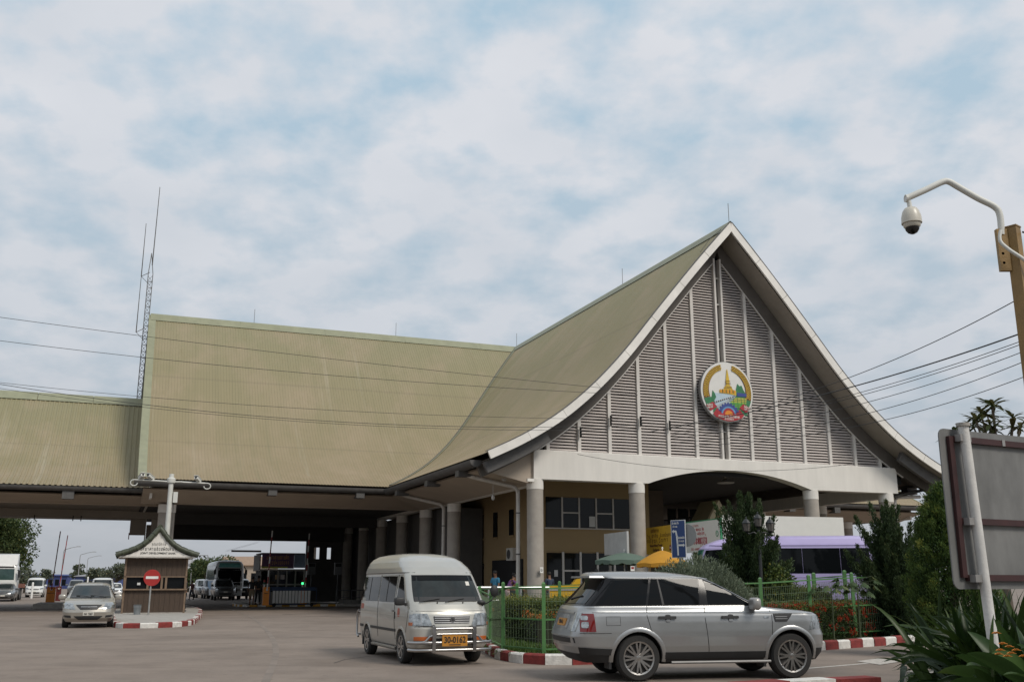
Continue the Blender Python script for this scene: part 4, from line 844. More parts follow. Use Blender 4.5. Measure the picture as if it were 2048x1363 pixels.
# ---------------- ordinary cars further off, each from its own measurements
def simple_car(name, label, cat, loc, rz, paint, kind, group=None, plate=None, glass_m=None, lamps=True, roofrack=False):
    T = thing(name, label, cat, loc, rz, group); gl = glass_m or sglass
    if kind == 'sedan':
        b = Body([(.20, 2.0, -2.02, .72, .3, .3, .25, .25, .2, .1), (.32, 2.11, -2.12, .80, .36, .36, .3, .28, .22, .1), (.50, 2.14, -2.15, .835, .40, .38, .3, .28, .24, .1), (.64, 2.10, -2.15, .845, .40, .38, .3, .28, .24, .1), (.76, 2.0, -2.13, .845, .38, .36, .3, .28, .24, .1), (.85, 1.72, -2.10, .83, .32, .3, .3, .28, .26, .1), (.93, 1.30, -2.04, .81, .28, .26, .3, .28, .26, .1), (.98, 1.05, -1.9, .79, .25, .25, .3, .28, .24, .1),
           (1.18, .62, -1.55, .70, .22, .24, .3, .28, .2, .1), (1.36, .24, -1.15, .61, .24, .26, .3, .28, .16, .1), (1.42, .02, -1.0, .56, .3, .28, .3, .28, .14, .1), (1.46, -.2, -.85, .45, .25, .25, .25, .25, .1, .1), (1.475, -.4, -.7, .25, .1, .1, .1, .1, .05, .05)], nz=40, bow=.05)
        AX = ((-1.25, .29), (1.25, .29)); r = .33; wz = .80
        side = [[(-.05, .95), (.82, .95), (.20, 1.36), (-.05, 1.38)], [(-1.02, .95), (-.12, .95), (-.12, 1.38), (-.75, 1.36)]]; ws = [(-.66, .965), (.66, .965), (.54, 1.37), (-.54, 1.37)]
        lampf = [(.40, .58), (.81, .64), (.81, .83), (.50, .78)]; gr = [(-.26, .59), (.26, .59), (.42, .745), (-.42, .745)]; gr2 = [(-.30, .27), (.30, .27), (.46, .39), (-.46, .39)]; fog = [(.52, .33), (.76, .35), (.76, .42), (.54, .41)]; pl = .46
        mz = (.62, .90, .98); rw = [(-.55, 1.0), (.55, 1.0), (.5, 1.34), (-.5, 1.34)]
    elif kind == 'suv':
        b = Body([(.32, 2.15, -2.18, .78, .3, .3, .25, .25, .12, .08), (.48, 2.26, -2.30, .86, .36, .34, .3, .28, .15, .08), (.75, 2.29, -2.32, .90, .36, .34, .3, .28, .16, .08), (.98, 2.24, -2.30, .90, .36, .34, .3, .28, .16, .08), (1.06, 2.05, -2.29, .885, .3, .3, .3, .28, .16, .08), (1.12, 1.55, -2.28, .87, .26, .26, .3, .28, .18, .08), (1.16, 1.10, -2.27, .85, .24, .26, .3, .28, .18, .08),
           (1.45, .68, -2.20, .79, .22, .25, .28, .26, .16, .08), (1.70, .34, -2.12, .71, .22, .25, .28, .26, .14, .08), (1.77, .15, -2.1, .67, .3, .28, .3, .28, .12, .08), (1.82, -.2, -2.0, .55, .3, .28, .3, .28, .1, .08), (1.84, -.5, -1.8, .3, .2, .2, .2, .2, .05, .05)], nz=36, bow=.04)
        AX = ((-1.38, .37), (1.38, .37)); r = .42; wz = .86
        side = [[(-.05, 1.18), (.95, 1.18), (.34, 1.68), (-.05, 1.70)], [(-1.05, 1.18), (-.14, 1.18), (-.14, 1.70), (-1.05, 1.70)], [(-2.1, 1.18), (-1.14, 1.18), (-1.14, 1.70), (-2.0, 1.68)]]; ws = [(-.68, 1.19), (.68, 1.19), (.6, 1.69), (-.6, 1.69)]
        lampf = [(.46, .86), (.84, .90), (.84, 1.04), (.5, 1.02)]; gr = [(-.42, .84), (.42, .84), (.44, 1.03), (-.44, 1.03)]; gr2 = [(-.5, .48), (.5, .48), (.54, .62), (-.54, .62)]; fog = [(.62, .52), (.8, .52), (.8, .62), (.62, .62)]; pl = .70
        mz = (.85, 1.02, 1.24); rw = [(-.6, 1.2), (.6, 1.2), (.55, 1.66), (-.55, 1.66)]
    else:  # van
        b = Body([(.26, 2.2, -2.2, .76, .3, .3, .2, .2, .15, .04), (.5, 2.3, -2.25, .85, .34, .36, .2, .2, .18, .04), (.95, 2.22, -2.26, .87, .34, .34, .2, .2, .2, .04), (1.08, 2.0, -2.26, .86, .3, .3, .2, .2, .2, .04), (1.15, 1.85, -2.25, .85, .3, .3, .2, .2, .2, .04), (1.80, 1.1, -2.2, .78, .3, .3, .2, .2, .2, .04), (1.92, .8, -2.15, .72, .35, .3, .25, .25, .2, .05), (1.98, .4, -2.0, .5, .3, .25, .25, .25, .1, .05), (2.0, 0, -1.6, .3, .2, .2, .2, .2, .05, .05)], nz=34, bow=.03)
        AX = ((-1.3, .32), (1.35, .32)); r = .36; wz = .83
        side = [[(.85, 1.15), (1.7, 1.15), (1.15, 1.72), (.85, 1.74)], [(-.5, 1.15), (.75, 1.15), (.75, 1.74), (-.5, 1.74)], [(-2.1, 1.15), (-.6, 1.15), (-.6, 1.74), (-2.05, 1.74)]]; ws = [(-.72, 1.16), (.72, 1.16), (.64, 1.76), (-.64, 1.76)]
        lampf = [(.48, .78), (.82, .86), (.82, 1.0), (.56, .94)]; gr = [(-.4, .76), (.4, .76), (.46, .86), (-.46, .86)]; gr2 = [(-.5, .40), (.5, .40), (.56, .54), (-.56, .54)]; fog = [(.62, .44), (.8, .44), (.8, .52), (.62, .52)]; pl = .60
        mz = (1.5, 1.0, 1.2); rw = [(-.6, 1.15), (.6, 1.15), (.6, 1.7), (-.6, 1.7)]
    o = b.mesh().build('body', paint, T, smooth=28); cut_wheels(o, AX, r, .3, wz)
    for x, z in AX:
        for sg in (-1, 1): wheel(T, x, sg*(wz-.10), r-.045, .2, .70, 5, False)
    for sg in (-1, 1):
        for c in side: b.patch('side', c, cglass, 'side_window', T, sg, .004)
        b.patch('front', [(sg*q[0], q[1]) for q in lampf], lampg, 'headlamp', T, sg, .010, k=.12); b.patch('front', [(sg*q[0], q[1]) for q in fog], plastic if kind == 'sedan' else lampg, 'fog_lamp', T, sg, .008, n=4, mm=2, k=.2)
        b.patch('rear', [(sg*.55, lampf[0][1]), (sg*.78, lampf[0][1]), (sg*.78, lampf[2][1]), (sg*.55, lampf[2][1])], redl, 'tail_lamp', T, sg, .01)
        mirror(T, mz[0], mz[1], mz[2], paint, 1., sg)
        xs_ = side[0][0][0]-.05; b.seam([(xs_, side[0][0][1]-.03), (xs_, .4)], T, sg); b.seam([(side[0][1][0]+.05, side[0][0][1]-.06), (side[0][1][0]+.08, .5)], T, sg)
        if roofrack: MB().tube([(-1.9, sg*.6, 1.84), (.1, sg*.6, 1.86)], .03, 6).build('roof_rail', plastic, T)
    b.patch('front', ws, gl, 'windscreen', T, e=.006, n=12, mm=8, k=.05); b.patch('rear', rw, cglass, 'rear_window', T, e=.008)
    b.patch('front', [(ws[0][0]*.98, ws[0][1]-.02), (ws[1][0]*.98, ws[0][1]-.02), (ws[1][0]*.96, ws[0][1]+.05), (ws[0][0]*.96, ws[0][1]+.05)], plastic, 'wiper_cowl', T, e=.010, n=10, mm=2)
    b.patch('front', gr, plastic, 'grille', T, e=.012, n=8, mm=3, k=.1); b.patch('front', gr2, plastic, 'bumper_intake', T, e=.010, n=8, mm=3, k=.1)
    zz1 = (gr[0][1]+gr[2][1])/2
    b.patch('front', [(gr[0][0]*.95, zz1-.01), (gr[1][0]*.95, zz1-.01), (gr[1][0]*.97, zz1+.015), (gr[0][0]*.97, zz1+.015)], chrome, 'grille_bar', T, e=.025, n=8, mm=1)
    b.patch('front', [(-.17, pl-.055), (.17, pl-.055), (.17, pl+.055), (-.17, pl+.055)], platew if plate else platew, 'number_plate', T, e=.03, n=3, mm=1)
    if plate: text(plate, .095, inkb, T, (b.frontX(0, pl)+.036, 0, pl), (PI/2, 0, PI/2), name='plate_lettering', xs=.8)
    MB().box(-1.7, 1.7, -.4, .4, .2 if kind != 'suv' else .28, .36).build('underbody', black, T)
    if kind == 'sedan' and plate:
        x0 = b.frontX(0, zz1)+.04
        mb = MB(); mb.bar((x0, -.04, zz1+.035), (x0, -.03, zz1-.035), .012).bar((x0, .04, zz1+.035), (x0, .03, zz1-.035), .012).bar((x0, -.035, zz1), (x0, .035, zz1), .012); mb.build('grille_emblem', chrome, T)
        wipers(b, T, (.5, .05), ws[0][1]-.01, ws[0][1]+.06, -.5)
    return T
RV = ROT - PI/2                              # traffic coming towards us down the lanes
def lane(px, py, z=0): return G(px, py, z)
p = (G(128, 1254)+G(221, 1253))/2 + V*1.4
simple_car('sedan', 'champagne silver sedan coming toward us left of the wooden kiosk', 'car', (p.x, p.y, 0), RV, champ, 'sedan', plate='กด 1263', group=None)
def put(px, py, *a, **k):
    q = at_dist(px, HC*math.hypot(FPX, HOR-CY)/(py-HOR)); q = q + V*2.1; return simple_car(*a[:3], (q.x, q.y, 0), k.pop('rz', RV), *a[3:], **k)
put(8, 1201, 'sedan', 'dark silver sedan in front of the flatbed truck at the left edge', 'car', greyp, 'sedan')
put(70, 1193, 'passenger_van', 'distant white van between the flatbed truck and the orange barrier', 'van', whitep, 'van')
put(152, 1190, 'suv', 'grey pickup style car half hidden behind the champagne sedan', 'car', greyp, 'suv')
put(205, 1204, 'suv', 'white off-roader with roof bars right behind the champagne sedan', 'car', whitep, 'suv', roofrack=True)
put(231, 1193, 'sedan', 'white car partly hidden by the left wall of the wooden kiosk', 'car', whitep, 'sedan')
put(452, 1198.5, 'suv', 'dark off-roader leading the queue in front of the coach', 'car', greyp, 'suv', roofrack=True)
put(487, 1197, 'suv', 'black off-roader in deep shade beside the booth', 'car', darkp, 'suv')
put(429, 1195.5, 'suv', 'dark grey off-roader second in the queue beside the coach', 'car', greyp, 'suv')
put(412, 1194, 'sedan', 'silver car third in the queue beside the coach', 'car', silver, 'suv')
put(400, 1192, 'sedan', 'white car at the tail of the queue beside the coach', 'car', whitep, 'sedan')
# ---------------- coach
def coach():
    q = at_dist(458, 92) + V*4.5
    T = thing('coach', 'tall coach with wide dark windscreen and white and red side behind the queue of cars', 'bus', (q.x, q.y, 0), RV)
    b = Body([(.35, 4.9, -5, 1.2, .25, .3, .2, .2, .12, .03), (.8, 5.0, -5.05, 1.25, .3, .35, .2, .2, .15, .03), (1.5, 5.0, -5.05, 1.25, .3, .35, .2, .2, .16, .03), (2.6, 4.75, -5.0, 1.24, .3, .35, .2, .2, .18, .03), (3.1, 4.5, -4.95, 1.2, .35, .4, .25, .3, .2, .03), (3.35, 4.1, -4.9, 1.08, .4, .4, .3, .3, .2, .03), (3.45, 3.6, -4.7, .8, .4, .4, .3, .3, .1, .03), (3.48, 3, -4, .5, .2, .2, .2, .2, .1, .03)], nz=30, bow=.0)
    bp = mat('coach_white_paint', (.55, .57, .58), .35, var=.05); o = b.mesh().build('body', bp, T, smooth=28); AX = ((-3, .48), (3.1, .48)); cut_wheels(o, AX, .56, .3, 1.24)
    for x, z in AX:
        for sg in (-1, 1): wheel(T, x, sg*1.08, .5, .28, .6, 8, False)
    bg_ = mat('coach_window_glass', (.05, .08, .09), .08, var=.2, scale=1)
    for sg in (-1, 1):
        for k in range(7): b.patch('side', [(4.1-1.3*k-1.24, 1.75), (4.1-1.3*k, 1.75), (4.1-1.3*k-.05, 2.95), (4.1-1.3*k-1.24, 2.95)], bg_, 'side_window', T, sg, .006, n=3, mm=6)
        b.patch('side', [(-4.9, .9), (3.9, .9), (2.2, 1.65), (-4.9, 1.65)], mat('coach_blue_stripe', (.10, .22, .36), .4), 'side_stripe', T, sg, .005, n=12, mm=3)
        b.patch('side', [(1.6, .75), (3.9, .75), (3.9, 1.3), (1.6, 1.3)], mat('coach_red_print', (.45, .04, .03), .4), 'side_banner', T, sg, .010, n=4, mm=2)
        b.patch('side', [(1.6, 1.34), (3.9, 1.34), (3.9, 1.5), (1.6, 1.5)], mat('coach_yellow_print', (.6, .38, .05), .4), 'side_banner', T, sg, .010, n=4, mm=2)
        b.patch('front', [(sg*.7, .75), (sg*1.1, .78), (sg*1.1, .98), (sg*.75, .95)], lampg, 'headlamp', T, sg, .01); MB().bar((4.9, sg*1.2, 2.9), (5.25, sg*1.35, 2.6), .06).box(5.15, 5.28, sg*1.35-.1, sg*1.35+.1, 2.2, 2.6).build('side_mirror', plastic, T)
    b.patch('front', [(-1.08, 1.25), (1.08, 1.25), (1.02, 2.75), (-1.02, 2.75)], cglass, 'windscreen', T, e=.008, n=12, mm=8); b.patch('front', [(-1.0, 2.82), (1.0, 2.82), (.9, 3.2), (-.9, 3.2)], mat('teal_sunstrip', (.16, .42, .40), .1, var=.1), 'sun_strip', T, e=.01, n=12, mm=4)
    b.patch('front', [(-.7, .6), (.7, .6), (.7, 1.0), (-.7, 1.0)], plastic, 'grille', T, e=.01)
coach()
# ---------------- flatbed truck at the left edge
def truck():
    q = at_dist(0, 84.) + V*1.0
    T = thing('flatbed_truck', 'white cab flatbed truck with roof fairing behind the dark silver sedan', 'truck', (q.x, q.y, 0), RV)
    b = Body([(.45, 1.0, -1.0, 1.15, .2, .25, .1, .1, .1, 0), (.9, 1.06, -1, 1.24, .22, .3, .1, .1, .12, 0), (1.6, 1.06, -1, 1.24, .22, .3, .1, .1, .14, 0), (2.75, .86, -1, 1.18, .22, .3, .1, .1, .14, 0), (2.9, .8, -1, 1.12, .25, .3, .1, .1, .14, 0)], nz=24, bow=0)
    b.mesh().build('cab', whitep, T, smooth=28)
    b.patch('front', [(-1.0, 1.7), (1.0, 1.7), (.95, 2.6), (-.95, 2.6)], mat('green_windscreen', (.03, .06, .055), .06, var=.3), 'windscreen', T, e=.008)
    b.patch('front', [(-.9, 2.66), (.9, 2.66), (.9, 2.8), (-.9, 2.8)], inkb, 'cab_lettering', T, e=.008); b.patch('front', [(-.75, .9), (.75, .9), (.75, 1.3), (-.75, 1.3)], mat('truck_grille', (.25, .25, .25), .5), 'grille', T, e=.01)
    for sg in (-1, 1):
        b.patch('side', [(-.5, 1.7), (.6, 1.7), (.45, 2.55), (-.5, 2.6)], cglass, 'side_window', T, sg, .005); b.patch('front', [(sg*.8, .75), (sg*1.08, .75), (sg*1.08, .92), (sg*.8, .92)], lampg, 'headlamp', T, sg, .01)
        MB().box(1.0, 1.2, sg*1.35-.09, sg*1.35+.09, 1.9, 2.5).bar((1.1, sg*1.15, 2.5), (1.1, sg*1.35, 2.45), .04).build('side_mirror', plastic, T)
        for x in (.0, -4.6, -5.9): wheel(T, x, sg*1.02, .5, .3, .6, 6, False, m=mat('truck_rim', (.18, .17, .16), .6))
    MB().prism([(.75, 2.9), (.35, 3.75), (-.6, 3.85), (-.9, 2.9)], -1.12, 1.12, 'xz').build('roof_fairing', whitep, T, smooth=30)
    MB().box(-8.2, -1.1, -.45, .45, .75, 1.0).build('chassis', plastic, T); MB().box(-8.3, -1.15, -1.25, 1.25, 1.05, 1.4).build('flatbed', mat('flatbed_rust_red', (.22, .07, .035), .8, var=.3), T)
    MB().box(-1.3, -1.15, -1.25, 1.25, 1.4, 2.3).build('headboard', mat('flatbed_grey', (.15, .15, .14), .8), T)
    MB().box(-3.6, -1.6, 1.0, 1.2, .5, 1.0).box(-3.6, -1.6, -1.2, -1.0, .5, 1.0).build('side_guard', plastic, T)
truck()
# ---------------- lilac minibus behind the garden
def minibus():
    D = 31.0; a = at_dist(1748, D-.3); bq = at_dist(1413, D+.3); d = (bq-a).normalized(); c = (a+bq)/2 + Vector((0, .9, 0))
    T = thing('minibus', 'lilac minibus with dark side windows parked behind the garden and the left juniper', 'bus', (c.x, c.y, .12), math.atan2(d.y, d.x)); T.scale = (1.12,)*3
    b = Body([(.3, 2.5, -2.5, .85, .25, .25, .2, .2, .1, .03), (.6, 2.62, -2.58, .94, .28, .3, .2, .2, .14, .03), (1.25, 2.6, -2.58, .95, .28, .3, .2, .2, .15, .03), (1.4, 2.52, -2.57, .945, .28, .3, .2, .2, .15, .03), (2.12, 2.24, -2.48, .895, .28, .3, .2, .2, .15, .03), (2.22, 2.12, -2.45, .87, .3, .3, .25, .25, .15, .03), (2.36, 1.75, -2.4, .80, .35, .3, .25, .25, .15, .04), (2.43, 1.3, -2.3, .60, .35, .3, .25, .25, .1, .04), (2.46, .9, -2.1, .4, .2, .2, .2, .2, .05, .03)], nz=36, bow=.0)
    o = b.mesh().build('body', lilac, T, smooth=28); AX = ((-1.5, .36), (1.6, .36)); cut_wheels(o, AX, .42, .3, .94)
    for x, z in AX:
        for sg in (-1, 1): wheel(T, x, sg*.8, .36, .22, .6, 6, False)
    for sg in (-1, 1):
        for x0, x1 in ((-2.42, -1.5), (-1.46, -.5), (-.46, .5), (.54, 1.5)): b.patch('side', [(x0, 1.44), (x1+.03, 1.44), (x1+.03, 2.11), (x0 + (.06 if x0 < -2 else 0), 2.11)], cglass, 'side_window', T, sg, .005, n=5, mm=5)
        b.patch('side', [(1.58, 1.40), (2.34, 1.40), (2.10, 2.06), (1.58, 2.09)], cglass, 'door_window', T, sg, .005); b.seam([(-2.44, 2.19), (0, 2.19), (2.0, 2.19)], T, sg, .02, lilac, 'roof_gutter')
        b.seam([(-2.5, 1.34), (2.4, 1.34)], T, sg, .008, lilac, 'body_crease'); b.patch('side', [(-2.4, .62), (2.3, .62), (2.3, .70), (-2.4, .70)], platew, 'rub_strip', T, sg, .01, n=10, mm=1); b.seam([(1.53, 2.1), (1.53, .5)], T, sg)
        b.patch('front', [(sg*.5, .8), (sg*.84, .8), (sg*.84, 1.0), (sg*.5, 1.0)], lampg, 'headlamp', T, sg, .01); b.patch('side', [(-2.55, .8), (-2.42, .8), (-2.42, 1.2), (-2.55, 1.2)], redl, 'tail_lamp', T, sg, .01, n=3, mm=4)
    b.patch('front', [(-.82, 1.40), (.82, 1.40), (.76, 2.08), (-.76, 2.08)], sglass, 'windscreen', T, e=.008, n=12, mm=8, k=.06); b.patch('front', [(-.78, 1.94), (.78, 1.94), (.76, 2.08), (-.76, 2.08)], mat('green_sunstrip', (.03, .15, .10), .1), 'sun_strip', T, e=.012, n=10, mm=2)
    mirror(T, 2.45, 1.15, 1.55, plastic, 1.2, 1)
minibus()
# ------------------------------------------------------------------ emblem on the gable
def emblem():
    T = thing('emblem', 'round painted state emblem with golden stupa, rice ears and red ribbon on the louvred gable', 'emblem', Wd(9.46, -.42, 10.02), ROT)
    Rr = 1.42
    MB().lathe([(Rr*.97, .13), (Rr, .08), (Rr, -.02), (Rr*.985, -.05)], n=64, axis='y').build('disc', mat('emblem_white', (.66, .65, .62), .6, var=.04), T, smooth=30)
    MB().lathe([(Rr+.008, .135), (Rr+.012, .06), (Rr+.012, -.03), (Rr+.002, -.04), (Rr+.002, .13)], n=64, axis='y').build('rim', mat('emblem_rim', (.20, .20, .20), .6), T, smooth=30)
    gold = mat('emblem_gold', (.60, .40, .035), .5, var=.12, scale=12); gdark = mat('emblem_brown', (.16, .07, .02), .6); grn = mat('emblem_green', (.03, .17, .07), .6, var=.2, scale=6); lgrn = mat('emblem_rice_green', (.12, .34, .05), .6, var=.15, scale=5); yel = mat('emblem_field_yellow', (.45, .42, .07), .6, var=.15, scale=5)
    blu = mat('emblem_blue', (.035, .06, .24), .6); lblu = mat('emblem_light_blue', (.10, .26, .46), .6); sky_ = mat('emblem_water', (.42, .53, .60), .6, var=.08, scale=4); red = mat('emblem_red', (.35, .02, .03), .6, var=.1); orange = mat('emblem_orange', (.65, .22, .02), .6); roadm = mat('emblem_road', (.36, .40, .42), .6); letter = mat('emblem_lettering', (.66, .60, .55), .6)
    def flat(pts, m, name, y=-.055, th=.012): 
        return MB().prism([(a*Rr, b*Rr) for a, b in pts], y-th, y, 'xz').build(name, m, T)
    def pol(r, deg): return (r*math.sin(math.radians(deg)), r*math.cos(math.radians(deg)))
    flat([(-.52, -.05), (-.05, -.07), (.3, -.10), (.05, -.3), (-.45, -.52), (-.62, -.3)], sky_, 'river'); flat([(.3, -.10), (.33, -.10), (-.12, -.62), (-.42, -.60), (-.5, -.50)], roadm, 'road', -.06)
    flat([(-.55, -.42), (-.54, -.36), (.26, -.11), (.28, -.13)], mat('emblem_ink', (.05, .06, .08), .6), 'dam', -.066); 
    for k in range(9): flat([(-.5+k*.078, -.385+k*.025), (-.47+k*.078, -.375+k*.025), (-.47+k*.078, -.345+k*.025), (-.5+k*.078, -.355+k*.025)], letter, 'dam_pier', -.074)
    flat([(.33, -.10), (.70, -.10), (.72, -.75), (.15, -.62), (.0, -.42)], grn, 'field', -.056); flat([(.30, -.17), (.72, -.17), (.70, -.33), (.10, -.33)], yel, 'field', -.064); flat([(.10, -.33), (.70, -.33), (.72, -.50), (-.05, -.50)], lgrn, 'field', -.064)
    for z in (-.22, -.28, -.38, -.44): flat([(.05, z), (.7, z), (.7, z-.012), (.05, z-.012)], grn, 'field_line', -.072)
    for x in (.2, .35, .5, .62): flat([(x, -.17), (x+.012, -.17), (x+.04, -.50), (x+.028, -.50)], grn, 'field_line', -.072)
    flat([(.30, -.10), (.34, .12), (.40, .30), (.47, .22), (.55, .25), (.62, .1), (.70, -.02), (.70, -.12)], grn, 'tree_mass', -.064); flat([(.36, -.12), (.72, -.12), (.72, -.01), (.36, .0)], blu, 'tree_trunks', -.07)
    flat([(-.62, -.30), (-.56, .02), (-.48, -.08), (-.44, -.2), (-.52, -.32)], grn, 'tree_mass', -.064)
    # stupa
    flat([(-.30, -.05), (-.30, .06), (-.24, .04), (-.2, .08), (.24, .08), (.28, .04), (.33, .06), (.33, -.10), (.05, -.06)], gold, 'stupa_base', -.07); flat([(-.14, .08), (-.10, .18), (-.03, .22), (.09, .22), (.16, .18), (.21, .08)], gold, 'stupa_dome', -.074)
    flat([(-.05, .22), (-.03, .28), (-.05, .34), (.01, .75), (.03, .75), (.10, .34), (.08, .28), (.10, .22)], gold, 'stupa_spire', -.074)
    for k in range(9): flat([(-.27+k*.066, -.04), (-.235+k*.066, -.04), (-.235+k*.066, .05), (-.25+k*.066, .09), (-.27+k*.066, .05)], gdark if k % 2 else orange, 'stupa_niche', -.08)
    for z in (.12, .17, .25, .30, .36): flat([(-.12+abs(z-.1)*.25, z), (.18-abs(z-.1)*.25, z), (.18-abs(z-.1)*.25, z+.014), (-.12+abs(z-.1)*.25, z+.014)], gdark, 'stupa_band', -.084)
    # cog wheel and rising sun
    def arc(r0, r1, a0, a1, cz, m, name, y, n=20): flat([(r0*math.cos(math.radians(a)), cz+r0*math.sin(math.radians(a))) for a in np.linspace(a0, a1, n)] + [(r1*math.cos(math.radians(a)), cz+r1*math.sin(math.radians(a))) for a in np.linspace(a1, a0, n)], m, name, y)
    cz = -.76
    arc(.28, .37, 10, 170, cz, blu, 'cog_ring', -.080)
    for k in range(9): a = 22+17*k; flat([(r*math.cos(math.radians(t)), cz+r*math.sin(math.radians(t))) for r, t in ((.36, a-4), (.415, a-3), (.415, a+3), (.36, a+4))], blu, 'cog_tooth', -.082)
    arc(.225, .28, 8, 172, cz, lblu, 'cog_band', -.084); arc(.15, .225, 5, 175, cz, red, 'sun_ring', -.086); arc(.0, .15, 0, 180, cz, orange, 'sun_disc', -.088)
    # rice ears: grains in four rows, dark edge
    GR = MB().ball((0, 0, 0), 1, 6, 4).mesh('rice_grain', gold, 60)
    for sg in (-1, 1):
        flat([(sg*a, b) for a, b in [pol(.745-.06*t, 16+90*t) for t in np.linspace(0, 1, 16)]] + [(sg*a, b) for a, b in [pol(.92, 14+92*t) for t in np.linspace(1, 0, 16)]], gdark, 'rice_ear', -.058)
        for i in range(20):
            for j in range(4):
                a = 15+90*(i+.5*(j % 2))/20; r = .905-.047*j-.012; x, z = pol(r, a); o = link('rice_grain', GR, T); o.location = (sg*x*Rr, -.078, z*Rr); o.scale = (.0165*Rr, .012, .033*Rr); o.rotation_euler = (0, math.radians(sg*(a+(30 if j > 1 else -25)+90)), 0)
        flat([(sg*a, b) for a, b in (pol(.93, 106), pol(.94, 124), pol(.62, 128), pol(.60, 108))], grn, 'rice_stalk', -.06); flat([(sg*a, b) for a, b in (pol(.90, 140), pol(.80, 152), pol(.66, 146), pol(.72, 134))], grn, 'rice_stalk', -.06)
        flat([(sg*a, b) for a, b in (pol(.97, 120), pol(.95, 134), pol(.66, 140), pol(.68, 122))], red, 'ribbon_side', -.078)
        flat([(sg*a, b) for a, b in (pol(.95, 142), pol(.98, 152), pol(.72, 158), pol(.70, 142))], red, 'ribbon_fold', -.080)
        for q in (0, 1): o = lao('ສັນຕິພາບ' if q == 0 else 'ເອກະລາດ', .36*Rr*.6, .05*Rr, letter, T, (sg*.70*Rr, -.095, (-.47-.075*q)*Rr), sw=.24); o.rotation_euler = (0, sg*.2, 0)
    flat([pol(.96, t) for t in np.linspace(150, 210, 16)] + [pol(.76, t) for t in np.linspace(212, 148, 16)], red, 'ribbon', -.088)
    lao('ສາທາລະນະລັດ ປະຊາທິປະໄຕ', .80*Rr, .06*Rr, letter, T, (0, -.104, -.815*Rr), sw=.22); lao('ປະຊາຊົນລາວ', .34*Rr, .055*Rr, letter, T, (0, -.104, -.895*Rr), sw=.22)
emblem()
